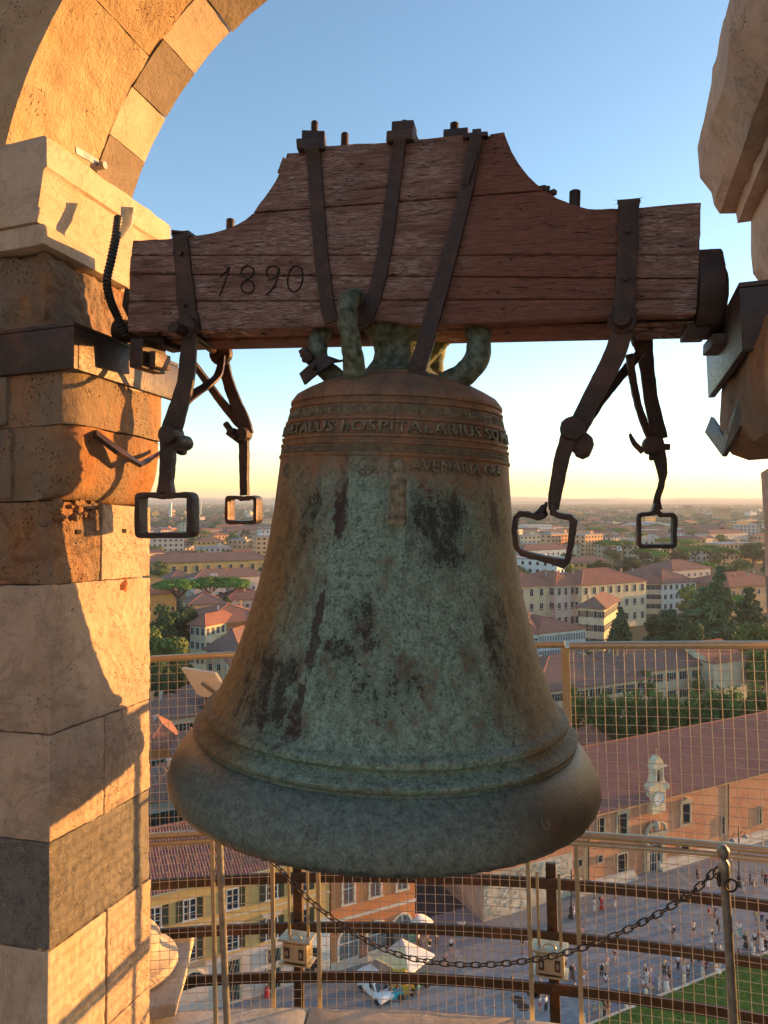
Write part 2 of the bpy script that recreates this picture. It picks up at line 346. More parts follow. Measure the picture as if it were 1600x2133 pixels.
# corbel: two rusty courses with a rounded belly
def corbel(par, side, rj, rp, prof, o0, o1, mat, seed):
    m = MB(); nd = 20; ps = []
    for k in range(nd+1):
        o = o0+(o1-o0)*k/nd; e = min(k, nd-k)/nd; rr = .035*max(0, 1-e*9)**2
        for (x, z) in prof: ps.append(Vector((rj+side*(x-rr if x > -.3 else x), o, z)))
    n = len(prof)
    fs = [(k*n+i, k*n+(i+1) % n, (k+1)*n+(i+1) % n, (k+1)*n+i) for k in range(nd) for i in range(n)]
    fs += [tuple(range(n))[::-1], tuple(range(nd*n, nd*n+n))]
    m.add(ps, fs); o = m.build('corbel_stone', M[mat], par, None, I4)
    bm = bmesh.new(); bm.from_mesh(o.data); bmesh.ops.triangulate(bm, faces=[f for f in bm.faces if len(f.verts) > 4]); bm.to_mesh(o.data); bm.free()
    return finish(o, 0, disp=.007, dscale=.07, cuts=2, seed=seed)
def band(z0, z1, b0, b1, extra=-.5, n=7):      # right hand boundary as projection, from z0 up to z1
    return [(extra, z0)]+[(b0+(b1-b0)*math.sin(PI/2*i/n), z0+(z1-z0)*(1-math.cos(PI/2*i/n))) for i in range(n+1)]+[(b1, z1), (extra, z1)] if b0 != b1 else [(extra, z0), (b0, z0), (b0, (z0+z1)/2), (b0, z1), (extra, z1)]
corbel(left, 1, JR, 0, band(.325, .463, .066, .066), 1.602, 2.03, 'rusty', 1)
corbel(left, 1, JR, 0, band(.128, .322, -.01, .062), 1.598, 2.03, 'rusty', 2)
tblock(left, 'stone_block', 'rough', -2.25, -1.52, 1.585, 1.9, .325, .463, .012, .008, 5, seed=41)
tblock(left, 'stone_block', 'rough', -2.25, -1.50, 1.583, 1.9, .128, .322, .02, .010, 5, seed=42)
# impost moulding
def impost(par, mat, prof, o0, o1, back, seed, disp=.004, name='impost'):
    m = MB(); nd = 14; n = len(prof)+2; ps = []
    for k in range(nd+1):
        o = o0+(o1-o0)*k/nd
        for (r, z) in prof: ps.append((r, o, z))
        ps += [(back, o, prof[-1][1]), (back, o, prof[0][1])]
    fs = [(k*n+i, k*n+(i+1) % n, (k+1)*n+(i+1) % n, (k+1)*n+i) for k in range(nd) for i in range(n)]+[tuple(range(n))[::-1], tuple(range(nd*n, nd*n+n))]
    m.add(ps, fs); o = m.build(name, M[mat], par, None, I4); bm = bmesh.new(); bm.from_mesh(o.data)
    bmesh.ops.triangulate(bm, faces=[f for f in bm.faces if len(f.verts) > 4]); bm.to_mesh(o.data); bm.free()
    return finish(o, 0, disp=disp, dscale=.05, cuts=3, seed=seed)
impost(left, 'fair', [(-1.415, .862), (-1.414, .88), (-1.405, .93), (-1.396, .985), (-1.392, 1.0), (-1.383, 1.006), (-1.385, 1.085), (-1.395, 1.09)], 1.575, 2.16, -2.25, 5, .008)
impost(left, 'fair', [(-1.42, .802), (-1.402, .806), (-1.399, .852), (-1.402, .859)], 1.582, 1.95, -2.25, 6)
impost(left, 'cream', [(-1.47, .70), (-1.44, .82), (-1.415, .90), (-1.40, .96), (-1.40, 1.05), (-1.42, 1.075)], 1.97, 2.19, -2.0, 7, .008)
M['ruststub'] = simple('rust_crust', (.30, .09, .03), .9, 0, 60, .7, .8)
# mortar holes, broken brick core and the iron stains of the reveal
def onjamb(px, py, r=JR): return inv(px, py, r=r)
for px, py, s in ((163, 1108, 1), (258, 1106, 1)):
    c = onjamb(px, py); m = MB(); m.box((c.x+.0005, c.y, c.z), (.006, .022, .013)); finish(m.build('putlog_hole', M['hole'], left, None, I4), .002, 1)
rd = random.Random(3); 
for i in range(26):
    px = rd.uniform(85, 205); py = 1047+rd.random()**1.5*58*(1-(px-85)/190); c = onjamb(px, py); s_ = rd.uniform(.006, .018)
    m = MB(); m.box(c, (.02, s_*1.6, s_), rz=rd.uniform(-.6, .6)); ob = m.build('brick_fragment', M['broken'] if i % 4 else M['brickred'] if 'brickred' in M else M['broken'], left, None, I4); finish(ob, .002, 1, disp=.005, dscale=.02, cuts=2, seed=i)
c = onjamb(256, 1218); m = MB()
m.tube([(c.x-.01, c.y, c.z), (c.x+.008, c.y, c.z)], [.030, .010], 12); finish(m.build('iron_stub', M['ruststub'], left, None, I4), 0, disp=.010, dscale=.016, cuts=2)
# small steel bracket and bolt on the impost
def onj(px, py, r=-1.40): return inv(px, py, r=r)
a, b, c = onj(150, 317), onj(198, 345), onj(165, 320)
m = MB(); m.strip([a+Vector((.012, 0, .004)), (a+b)/2+Vector((.014, 0, .004)), b+Vector((.012, 0, .004))], .02, .004, (1, 0, 0)); m.tube([b+Vector((-.01, 0, -.004)), b+Vector((.035, 0, -.004))], .011, 12)
m.build('steel_bracket', M['tin'], left, 40, I4)
# ---- arch
ac, az, AR = -.49, .807, 1.095
arch = tp('arch')
def voussoir(a0, a1, o0, o1, mat, r0=AR, r1=AR+.45, seed=0, disp=.004, cuts=3, par=None):
    m = MB(); n = max(3, int((a1-a0)/3)); vs = []
    for k in range(n+1):
        a = R(a0+(a1-a0)*k/n)
        for rr, oo in ((r0, o0), (r0, o1), (r1, o1), (r1, o0)): vs.append((ac-rr*math.cos(a), oo, az+rr*math.sin(a)))
    fs = [(k*4+j, k*4+(j+1) % 4, k*4+4+(j+1) % 4, k*4+4+j) for k in range(n) for j in range(4)]+[(3, 2, 1, 0), (n*4, n*4+1, n*4+2, n*4+3)]
    m.add(vs, fs); return finish(m.build('voussoir', M[mat], par or arch, None, I4), 0, disp=disp, dscale=.06, cuts=cuts, seed=seed)
outer = [(8, 19.5), (19.5, 27), (27, 35.5), (35.5, 44.5), (44.5, 54), (54, 63), (63, 72), (72, 81), (81, 90), (90, 99), (99, 108), (108, 117), (117, 126), (126, 135), (135, 144), (144, 153), (153, 162), (162, 172)]
for i, (a0, a1) in enumerate(outer): voussoir(a0+.08, a1-.08, 1.94, 2.12+.003*(i % 3), 'slabgrey' if i % 2 else 'fair', AR-.004*(i % 2), AR+.30, seed=i, disp=.002)
for i, (a0, a1) in enumerate([(7, 41), (41, 62), (62, 88), (88, 112), (112, 138), (138, 173)]): voussoir(a0+.05, a1-.05, 1.60, 1.938, 'arch' if i < 3 else 'shade', AR, AR+.45, seed=i+30, disp=.006, cuts=4)
# outer wall above the arch haunches (inner face seen top left and right)
for s, mt in ((-1, 'pink'), (1, 'shade')):
    m = MB(); pts = []
    for k in range(13):
        a = R(4+80*k/12); pts.append((ac+s*(AR+.40)*math.cos(a), az+(AR+.40)*math.sin(a)))
    pts += [(ac+s*.1, 3.2), (ac+s*1.9, 3.2), (ac+s*1.9, 1.09)] if s > 0 else [(ac+s*.1, 3.2), (ac+s*1.9, 3.2), (ac+s*1.9, 1.09)]
    m.prism(pts, 1.62, 2.08, lambda a_, b_, d: (a_, d, b_)); m.build('spandrel', M[mt], arch, None, I4)
# ---- right pier
right = tp('pier'); right['label'] = 'right pier, wholly in shade'
def rprism(name, mat, poly, o0, o1, disp=.006, cuts=3, seed=0):
    m = MB(); nd = 12; n = len(poly); vs = [(r, o0+(o1-o0)*k/nd, z) for k in range(nd+1) for r, z in poly]
    fs = [(k*n+i, k*n+(i+1) % n, (k+1)*n+(i+1) % n, (k+1)*n+i) for k in range(nd) for i in range(n)]+[tuple(range(n))[::-1], tuple(range(nd*n, nd*n+n))]
    m.add(vs, fs); o = m.build(name, M[mat], right, None, I4); bm = bmesh.new(); bm.from_mesh(o.data)
    bmesh.ops.triangulate(bm, faces=[f for f in bm.faces if len(f.verts) > 4]); bm.to_mesh(o.data); bm.free()
    finish(o, 0, disp=disp*1.5, dscale=.10, cuts=cuts, seed=seed); return finish(o, 0, disp=disp*.6, dscale=.022, seed=seed+3, cuts=1 if cuts > 2 else 0, smooth=24)
rprism('impost', 'shade', [(.384, .935), (.345, .940), (.330, .962), (.318, .995), (.290, 1.045), (.286, 1.10), (.292, 1.14), (.303, 1.20), (.325, 1.27), (.345, 1.34), (.342, 1.365), (.362, 1.378), (.372, 1.40), (.405, 1.41), (.41, 1.44), (1.3, 1.44), (1.3, .935)], 1.45, 2.30, .010, 3, 3)
rprism('impost', 'shade', [(.386, .897), (.384, .933), (1.3, .933), (1.3, .897)], 1.45, 2.303, .004, 2, 4)
rprism('stone_block', 'shade', [(.443, .70), (.421, .743), (.418, .80), (.42, .895), (1.3, .895), (1.3, .70)], 1.45, 2.29, .008, 3, 5)
rprism('stone_block', 'shade', [(.45, .50), (.445, .60), (.45, .698), (1.3, .698), (1.3, .50)], 1.45, 2.28, .008, 3, 6)
rprism('corbel_stone', 'rusty', [(.40, .196), (.36, .192), (.318, .211), (.296, .251), (.293, .31), (.297, .374), (.315, .44), (1.3, .44), (1.3, .196)], 1.55, 2.15, .010, 3, 7)
for z0, z1, k in ((-.12, .19, 0), (-.45, -.122, 1), (-.80, -.452, 2), (-1.1, -.802, 3), (-1.45, -1.102, 4), (-1.8, -1.452, 5)):
    rprism('stone_block', ('shade', 'pink', 'grey')[(k+(k > 2)) % 3] if k else 'shade', [(.444, z0), (.446, (z0+z1)/2), (.443, z1), (1.3, z1), (1.3, z0)], 1.60, 2.47, .004, 2, 9+k)
rprism('stone_block', 'shade', [(.47, .19), (.47, 1.40), (1.3, 1.40), (1.3, .19)], 2.31, 2.47, .004, 2, 20)  # unseen block added to stop sun passing behind the impost
rprism('stone_block', 'shade', [(.475, .19), (.475, .69), (1.3, .69), (1.3, .19)], 2.16, 2.305, .004, 2, 21)  # unseen filler behind the corbel, added to keep sun off the bell's shoulder
# ---- steel beam caps over both corbels
def cap(par, r0, r1, o0, o1, z0, z1, t=.018, side=1):
    for nm, a in (('beam_plate', (r0, r1, o0, o0+t, z0, z1)), ('beam_plate', ((r1-t if side > 0 else r0), (r1 if side > 0 else r0+t), o0+t+.001, o1, z0, z1)), ('beam_plate', (r0, r1, o0, o1, z1+.001, z1+.012))):
        q = a; m = MB(); m.hexa([(q[0], q[2], q[4]), (q[1], q[2], q[4]), (q[1], q[3], q[4]), (q[0], q[3], q[4]), (q[0], q[2], q[5]), (q[1], q[2], q[5]), (q[1], q[3], q[5]), (q[0], q[3], q[5])])
        finish(m.build(nm, M['beam_steel'], par, None, I4), .003, 2)
lb = tp('steel_beam'); lb['label'] = 'rusty steel beam wrapping the left corbel'; cap(lb, -2.25, -1.303, 1.585, 2.075, .463, .574)
rb = tp('steel_beam'); rb['label'] = 'dark steel beam wrapping the right corbel'; cap(rb, .27, 1.2, 1.625, 2.16, .372, .50, side=-1)
# iron angle straps nailed under the beams
m = MB(); q = [inv(200, 905, r=-1.29), inv(285, 968, r=-1.27), inv(330, 945, r=-1.25)]
q = [Vector(p) for p in (inv(198, 903, r=-1.31), inv(240, 935, r=-1.285), inv(292, 968, r=-1.27), inv(345, 940, r=-1.285))]
m.strip(q, [.035, .04, .012, .02], .012, [(1, 0, 1), (1, 0, 1), (1, 0, .6), (.2, -.6, 1)]); m.build('iron_strap', M['iron_lit'], left, None, I4)
m = MB(); q = [Vector(p) for p in (inv(1478, 885, r=.30), inv(1510, 930, r=.285), inv(1550, 850, r=.30))]
m.strip(q, [.05, .05, .05], .01, [(-1, -.3, .3), (-1, -.5, 0), (-1, -.6, 0)]); m.build('iron_strap', M['iron'], right, None, I4)
# ---- marble walkway and the column base outside
CR, CO = -.173, -2.09
def cy(th, rad, z): a = R(th); return Vector((CR+rad*math.sin(a), CO+rad*math.cos(a), z+.003*th))
walk = tp('walkway')
def slab(r0, r1, t0, t1, z0, z1, mat, seed=0, wob=.004):
    m = MB(); n = max(2, int((t1-t0)/1.2)); rd = random.Random(seed); vs = []
    for k in range(n+1):
        t = t0+(t1-t0)*k/n; w_ = rd.uniform(-wob, wob); w2 = rd.uniform(-wob, wob)*.5
        vs += [cy(t, r0, z0), cy(t, r1+w_, z0), cy(t, r1+w_, z1+w2), cy(t, r0, z1)]
    fs = [(k*4+j, k*4+(j+1) % 4, k*4+4+(j+1) % 4, k*4+4+j) for k in range(n) for j in range(4)]+[(3, 2, 1, 0), (n*4, n*4+1, n*4+2, n*4+3)]
    m.add(vs, fs); return finish(m.build('marble_slab', M[mat], walk, None, I4), .006, 2)
tj = [-34, -23, -11.6, -2.5, 7, 16]
for i in range(5): slab(4.80, 4.95, tj[i]+.03, tj[i+1]-.03, -1.95, -1.752+.002*(i % 2), 'white' if i != 2 else 'fair', i)
tj = [-34, -20, -12.0, -3.2, 6, 16]
for i in range(5): slab(3.6, 4.797, tj[i]+.03, tj[i+1]-.03, -1.95, -1.762-.002*(i % 2), ('rough', 'white', 'fair', 'fair', 'fair')[i], i+9)
c = inv(500, 2165, z=-1.757); m = MB(); m.lathe([(.001, 0), (.21, 0), (.214, -.003), (.214, -.012)], 40, Matrix.Translation((c.x, c.y, -1.752+.003*-13))); m.build('marble_disc', M['white'], walk, 30, I4)
base = tp('column_base'); bc = Vector((-1.985, 2.70, 0))
m = MB(); m.lathe([(.20, -1.70), (.232, -1.70), (.24, -1.68), (.23, -1.655), (.20, -1.64), (.17, -1.62), (.16, -1.60), (.165, -1.58), (.15, -1.555), (.12, -1.54), (.105, -1.52)], 36, Matrix.Translation((bc.x, bc.y, -.03)))
finish(m.build('torus', M['fair'], base, None, I4), 0, disp=.003, dscale=.05)
m = MB(); m.box((bc.x, bc.y, -1.755), (.54, .54, .05), rz=R(24)); finish(m.build('plinth', M['fair'], base, None, I4), .01, 3, disp=.005, cuts=3)
m = MB(); m.lathe([(.098, -1.55), (.096, -1.2), (.092, -.5), (.086, .9)], 32, Matrix.Translation((bc.x, bc.y, 0))); m.build('column_shaft', M['fair'], base, 60, I4)
# ---- the rest of the belfry ring behind and beside the viewer: piers, arches and the floor inside
ring = tp('belfry_ring'); M['inner'] = stone('inner_limestone', (.74, .60, .45), .85, .0, .6, .6)
def cyl_pt(t, rad, z): a = R(t); return (CR+rad*math.sin(a), CO+rad*math.cos(a), z)
def ringseg(t0, t1, z0, z1, name='stone_block', r0=3.72, r1=4.35):
    m = MB(); n = max(2, int((t1-t0)/4)); vs = []
    for k in range(n+1):
        t = t0+(t1-t0)*k/n
        for rr, z in ((r0, z0), (r1, z0), (r1, z1), (r0, z1)): vs.append(cyl_pt(t, rr, z))
    m.add(vs, [(k*4+j, k*4+(j+1) % 4, k*4+4+(j+1) % 4, k*4+4+j) for k in range(n) for j in range(4)]+[(3, 2, 1, 0), (n*4, n*4+1, n*4+2, n*4+3)]); m.build(name, M['inner'], ring, None, I4)
for ci in range(1, 6):
    c0 = -5+60*ci
    a0, a1 = c0-46, c0-14
    if ci == 1: a0 = 26
    zc_ = [-1.95, -1.4, -.8, -.2, .4, 1.0]
    for k in range(5): ringseg(a0, a1, zc_[k]+.003, zc_[k+1]-.003)
    for j in range(12):                                  # stepped soffit of each neighbouring arch
        t = c0-14+28*j/12; x = abs((j+.5)/6-1); zz = 1.0+.9*math.sqrt(max(0, 1-x*x)); ringseg(t, t+28/12, zz, 3.19, 'voussoir')
    ringseg(a0, a1, 1.003, 3.19)
ringseg(-5-46+0, -5-29.5, -1.95, 3.19)
m = MB(); m.lathe([(.01, -1.768), (3.59, -1.768)], 48, Matrix.Translation((CR, CO, 0))); m.build('floor', M['inner'], ring, None, I4)
# ================================================================ RAILINGS
rail = empty('mesh_railing', None, mat4=TM @ Matrix.Translation(cy(-8, 5, -1.8))); tag(rail, 'curved steel mesh railing with a round handrail, in front of the rusty bars', 'railing')
RM = Matrix.Translation(-cy(-8, 5, -1.8))
def rb_(o, par=rail, Mx=RM): o.parent = par; o.matrix_basis = Mx; return o
def arc(r_, z, t0, t1, n): return [cy(t0+(t1-t0)*k/n, r_, z) for k in range(n+1)]
def addrail(name, pts, r_, n, mat, par=rail, Mx=RM, flat=1, up=None, label=None):
    m = MB(); m.tube(pts, r_, n, up=up, flat=flat); o = m.build(name, M[mat], None, 50); rb_(o, par, Mx)
    if label: o['label'] = label
    return o
ZT, ZM = -.397, -1.097
addrail('handrail', arc(5.0, ZT-.006, .2, 12, 16), .015, 12, 'steel'); addrail('handrail', arc(5.0, ZT, -30, .0, 40), .014, 12, 'steel')
addrail('middle_rail', arc(5.0, ZM, -30, 12, 50), .017, 8, 'steel', flat=.8); addrail('middle_rail', arc(4.985, ZM-.026, -30, 12, 50), .010, 8, 'steel')
for t in (-13.3, -11.2, -1.84, .2):       # lower panel uprights
    m = MB(); m.strip([cy(t, 4.985, -1.775), cy(t, 4.985, ZM-.03)], .016, .008, (0, -1, 0)); rb_(m.build('upright', M['steel'], None))
for t in (.02,): m = MB(); m.strip([cy(t, 4.99, ZM+.012), cy(t, 4.99, ZT-.01)], .03, .012, (0, -1, 0)); rb_(m.build('upright', M['steel'], None))
for t in (-1.4,): m = MB(); m.strip([cy(t, 4.99, ZM+.012), cy(t, 4.99, ZT-.01)], .02, .012, (0, -1, 0)); rb_(m.build('upright', M['steel'], None))
addrail('cross_bar', arc(4.99, -.68, -1.4, .0, 3), .007, 6, 'steel')
rd = random.Random(5)
SP = 3.6e-2/5*180/PI
def wires(t0, t1, z0, z1, ph=0):
    k = 0; t = t0+SP/2
    while t < t1:
        addrail('wire', [cy(t+rd.uniform(-.015, .015), 5.0+.0012*(-1)**k, z0), cy(t+rd.uniform(-.03, .03), 5.0, (z0+z1)/2), cy(t+rd.uniform(-.015, .015), 5.0, z1)], .00125, 4, 'wire'); t += SP; k += 1
    z = z0+.02
    while z < z1-.01:
        addrail('wire', arc(5.0+.0015, z, t0, t1, max(3, int((t1-t0)/2))), .00125, 4, 'wire'); z += .0335
wires(-22, -1.4, ZM+.015, ZT-.014); wires(0.15, 11, ZM+.015, ZT-.014)
wires(-22, -13.4, -1.80, ZM-.035); wires(-13.3+.2, -11.3, -1.80, -1.56); wires(-11.1, -1.95, -1.80, ZM-.035); wires(.3, 11, -1.80, ZM-.035)
irail = empty('iron_railing', None, mat4=TM @ Matrix.Translation(cy(-8, 5.35, -2.0))); tag(irail, 'old rusty flat iron bar railing behind the mesh', 'railing')
IM = Matrix.Translation(-cy(-8, 5.35, -2.0))
for i, z in enumerate((-1.435, -1.65, -1.86)):
    m = MB(); p = arc(5.35, z, -30, 12, 40); m.strip(p, .042, .016, [(math.sin(R(-30+42*k/40)), math.cos(R(-30+42*k/40)), 0) for k in range(41)]); rb_(m.build('rail_bar', M['iron_rail'], None), irail, IM)
for t in (-12.97, -1.17, 10.2, -24.6):
    m = MB(); m.strip([cy(t, 5.372, -2.2), cy(t, 5.372, -1.36)], .042, .018, (0, -1, 0)); rb_(m.build('post', M['iron_rail'], None), irail, IM)
    for z in (-1.435, -1.65, -1.86):
        m = MB(); m.lathe([(.001, 0), (.008, .001), (.012, .006), (.012, .009)], 10, Matrix.Translation(cy(t, 5.333, z)) @ Matrix.Rotation(R(-90), 4, 'X')); rb_(m.build('rivet', M['iron_rail'], None, 60), irail, IM)
# steel lamp boxes hanging on the railing
def lampbox(t, lab):
    root = empty('lamp_box', None, mat4=TM @ Matrix.Translation(cy(t, 5.03, -1.60))); tag(root, lab, 'lamp', 'lamp boxes fixed to the railing')
    root.scale = (.78, .78, .78)
    def b(name, c, s, mat='steel', bev=.002):
        m = MB(); m.box(c, s); return finish(m.build(name, M[mat], root, None, I4), bev, 2)
    b('housing', (0, -.01, .04), (.132, .08, .098)); b('lid', (0, -.01, .098), (.17, .11, .010), 'steel', .003); b('tray', (0, -.01, -.018), (.165, .10, .008))
    f = b('front_plate', (0, -.054, .04), (.118, .006, .088), 'steel')
    for s in (-1, 1):
        m = MB(); m.box((s*.038, -.0585, .038), (.026, .003, .052)); m.build('badge', M['iron_rail'], root, None, I4)
        m = MB(); m.prism([(-.007, -.012), (.007, -.012), (.007, .006), (.004, .012), (0, .015), (-.004, .012), (-.007, .006)], -.0603, -.0622, lambda a_, b_, d: (s*.038+a_, d, .038+b_)); m.build('arch_mark', M['tin'], root, None, I4)
        m = MB(); m.box((s*.052, .006, .27), (.014, .006, .34)); m.build('hanger_bar', M['steel'], root, None, I4)
    m = MB(); m.tube([(-.03, -.03, .103), (-.022, -.03, .118), (0, -.03, .123), (.022, -.03, .118), (.03, -.03, .103)], .004, 8); m.build('handle', M['steel'], root, 60, I4)
lampbox(-13.0+.75, 'steel lamp box on the railing under the left part of the bell'); lampbox(-1.05, 'steel lamp box on the railing right of the bell lip')
# ---- stanchions, chain, info lectern
def stanchion(px, ytop, pxb, d, lab, grp):
    top = PX(px, ytop, d); bot = PX(pxb, 2150, d); bot = top+(bot-top)*1.25; root = empty('stanchion', bot); tag(root, lab, 'stanchion', grp)
    m = MB(); m.tube([bot, bot+(top-bot)*.5, top], .0125, 14); m.build('post', M['tin'], root, 50)
    up = (top-bot).normalized(); Mx = Matrix.Translation(top-up*.002) @ up.to_track_quat('Z', 'Y').to_matrix().to_4x4()
    m = MB(); m.lathe([(.001, .052), (.010, .049), (.0165, .039), (.0175, .03), (.015, .018), (.008, .009), (.0125, .003), (.0155, -.006), (.0155, -.05), (.0125, -.056)], 20, Mx); m.build('knob', M['tin'], root, 50)
    for s in (-1, 1, 0):
        c = Mx @ Vector((s*.036, -.018 if s == 0 else 0, -.048)); ax = Vector((1, 0, 0)) if s else Vector((.25, .97, 0)); ay = Vector((0, 0, 1)); m = MB()
        m.tube([c+ax*.0175*math.cos(2*PI*k/18)+ay*.0175*math.sin(2*PI*k/18) for k in range(18)], .003, 8, closed=True); m.build('ring', M['iron'], root, 60)
    return Mx
S1 = stanchion(1508, 1795, 1530, 2.15, 'tall grey stanchion with a ball top and rings, right of the bell', 'stanchions holding the chain')
S2 = stanchion(455, 1700, 474, 2.62, 'pale stanchion rising behind the left lip of the bell, thicker of two poles', 'stanchions holding the chain')
ch = empty('chain', PX(960, 2008, 2.42)); tag(ch, 'rusty iron link chain hanging in a curve below the bell', 'chain')
ctrl = [(1488, 1815, 2.12), (1440, 1860, 2.15), (1350, 1915, 2.2), (1240, 1965, 2.26), (1140, 1994, 2.32), (1040, 2008, 2.38), (950, 2009, 2.43), (860, 1997, 2.47), (780, 1968, 2.51), (700, 1918, 2.54), (640, 1870, 2.57), (590, 1818, 2.59), (545, 1770, 2.6), (490, 1722, 2.61), (462, 1725, 2.61)]
cp = [PX(*c) for c in ctrl]
def catmull(P, n):
    out = []
    for i in range(len(P)-1):
        p0, p1, p2, p3 = P[max(0, i-1)], P[i], P[i+1], P[min(len(P)-1, i+2)]
        for k in range(n):
            t = k/n; out.append(.5*((2*p1)+(p2-p0)*t+(2*p0-5*p1+4*p2-p3)*t*t+(3*p1-3*p2+p3-p0)*t**3))
    return out+[P[-1]]
cc = catmull(cp, 40); pos = [cc[0]]; acc = 0; PITCH = .0262
for a, b in zip(cc, cc[1:]):
    L = (b-a).length; acc += L
    while acc >= PITCH: acc -= PITCH; pos.append(b-(b-a).normalized()*acc)
lm = MB(); pts = []
for k in range(16):
    a = 2*PI*k/16; x = .0085*math.copysign(abs(math.cos(a))**.6, math.cos(a))*1.0; y = .0058*math.copysign(abs(math.sin(a))**.6, math.sin(a)); pts.append((x*2.0, y*1.35, 0))
lm.tube(pts, .0022, 6, closed=True); linkme = lm.mesh('link', M['iron'], 60)
for i, (a, b) in enumerate(zip(pos, pos[1:])):
    d = (b-a).normalized(); q = d.to_track_quat('X', 'Z').to_matrix().to_4x4()
    Mx = Matrix.Translation(a+d*PITCH/2) @ q @ Matrix.Rotation(R(90 if i % 2 else 8)+R(90), 4, 'X'); o = link('link', linkme, ch); o.matrix_parent_inverse = wm(ch).inverted(); o.matrix_basis = Mx
M['panel_sunlit'] = simple('sunlit_panel', (.68, .60, .46), .6, 0, 30, .08)  # lighter colour stands in for sunlight on the lectern panel
lec = empty('info_lectern', PX(452, 2150, 2.66)); tag(lec, 'small tilted information panel on a thin pole left of the bell', 'sign')
m = MB(); m.tube([PX(452, 2260, 2.66), PX(445, 1900, 2.66), PX(437, 1480, 2.66)], .0085, 12); m.build('pole', M['steel'], lec, 50)
q = [PX(380, 1389, 2.72), PX(447, 1402, 2.55), PX(478, 1462, 2.58), PX(436, 1474, 2.60), PX(406, 1462, 2.70)]
A, B_, C_ = PX(380, 1390, 2.70), PX(448, 1401, 2.52), PX(486, 1462, 2.50); D_ = A+(C_-B_); nn = (B_-A).cross(C_-B_).normalized()*.006
m = MB(); m.hexa([A-nn, B_-nn, C_-nn, D_-nn, A+nn, B_+nn, C_+nn, D_+nn]); finish(m.build('panel', M['panel_sunlit'], lec), .002, 2)
m = MB(); ce = (A+C_)/2; s_ = -1 if nn.y > 0 else 1; m.strip([A*.55+C_*.45+s_*nn*1.8, A*.2+C_*.8+s_*nn*2.2, PX(440, 1490, 2.6)], .010, .006, nn.normalized()); m.build('bracket', M['tin'], lec)
# ================================================================ THE BELL
bx = Vector((1, 0, -.035)).normalized(); bz = Vector((.035, .011, 1)).normalized(); by = bz.cross(bx).normalized(); bx = by.cross(bz)
BM = Matrix((bx, by, bz)).transposed().to_4x4(); BM.translation = W(.0245, 1.978, 0)
bell = empty('bell', None, mat4=BM @ Matrix.Translation((0, 0, -.74))); tag(bell, 'great bronze bell green with verdigris and streaked with dark runs', 'bell')
BL = Matrix.Translation((0, 0, .74))
prof = [(.001, .338), (.06, .338), (.10, .330), (.15, .315), (.20, .297), (.24, .277), (.265, .262), (.274, .250), (.279, .243), (.279, .236), (.2745, .234), (.276, .226), (.2815, .224), (.2815, .219), (.278, .217),
        (.2855, .188), (.2905, .186), (.2905, .180), (.2875, .178), (.293, .147), (.298, .145), (.298, .139), (.295, .137), (.296, .131), (.3005, .129), (.3005, .124), (.2975, .122), (.299, .104), (.304, .102), (.304, .096), (.3005, .093),
        (.303, .06), (.306, .03), (.309, 0), (.314, -.05), (.3205, -.10), (.329, -.15), (.339, -.20), (.351, -.25), (.364, -.30), (.378, -.35), (.394, -.40), (.412, -.45), (.430, -.495), (.447, -.53),
        (.452, -.534), (.463, -.535), (.4705, -.542), (.470, -.552), (.460, -.559), (.458, -.563), (.464, -.570), (.474, -.574), (.488, -.577), (.4945, -.584), (.493, -.592), (.482, -.599), (.485, -.604), (.492, -.605), (.512, -.626), (.530, -.65), (.5445, -.675), (.551, -.70), (.551, -.718), (.544, -.733), (.535, -.737),
        (.49, -.725), (.45, -.68), (.40, -.55), (.33, -.3), (.28, 0), (.25, .2), (.15, .26), (.001, .28)]
# refine the profile
pf = []
for (a, b) in zip(prof, prof[1:]):
    L = math.hypot(a[0]-b[0], a[1]-b[1]); k = max(1, int(L/.02))
    for i in range(k): pf.append((a[0]+(b[0]-a[0])*i/k, a[1]+(b[1]-a[1])*i/k))
pf.append(prof[-1])
m = MB(); m.lathe(pf, 288)
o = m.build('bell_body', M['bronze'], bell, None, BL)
from mathutils import noise as mn
bm = bmesh.new(); bm.from_mesh(o.data); bmesh.ops.remove_doubles(bm, verts=bm.verts, dist=1e-5); bm.normal_update()
for v in bm.verts:
    a = .0012*mn.fractal(v.co*14, 1, 2, 3)
    if v.co.z < -.715 and math.hypot(v.co.x, v.co.y) > .5: a += .0022*mn.fractal(v.co*60, 1, 2, 3)+.001*mn.noise(v.co*140)
    v.co += v.normal*a
bm.to_mesh(o.data); bm.free(); o.data.shade_smooth(); o.data.set_sharp_from_angle(angle=R(50))
def surf(z):
    for (a, b) in zip(prof, prof[1:]):
        if b[1] <= z <= a[1] and a[1] > b[1]: return a[0]+(b[0]-a[0])*(a[1]-z)/(a[1]-b[1])
    return .3
def onbell(arcx, z, off, zr=None):       # arc position from the front, height
    r0 = surf(z if zr is None else zr); a = arcx/.30; return Vector((math.sin(a)*(r0+off), -math.cos(a)*(r0+off), z))
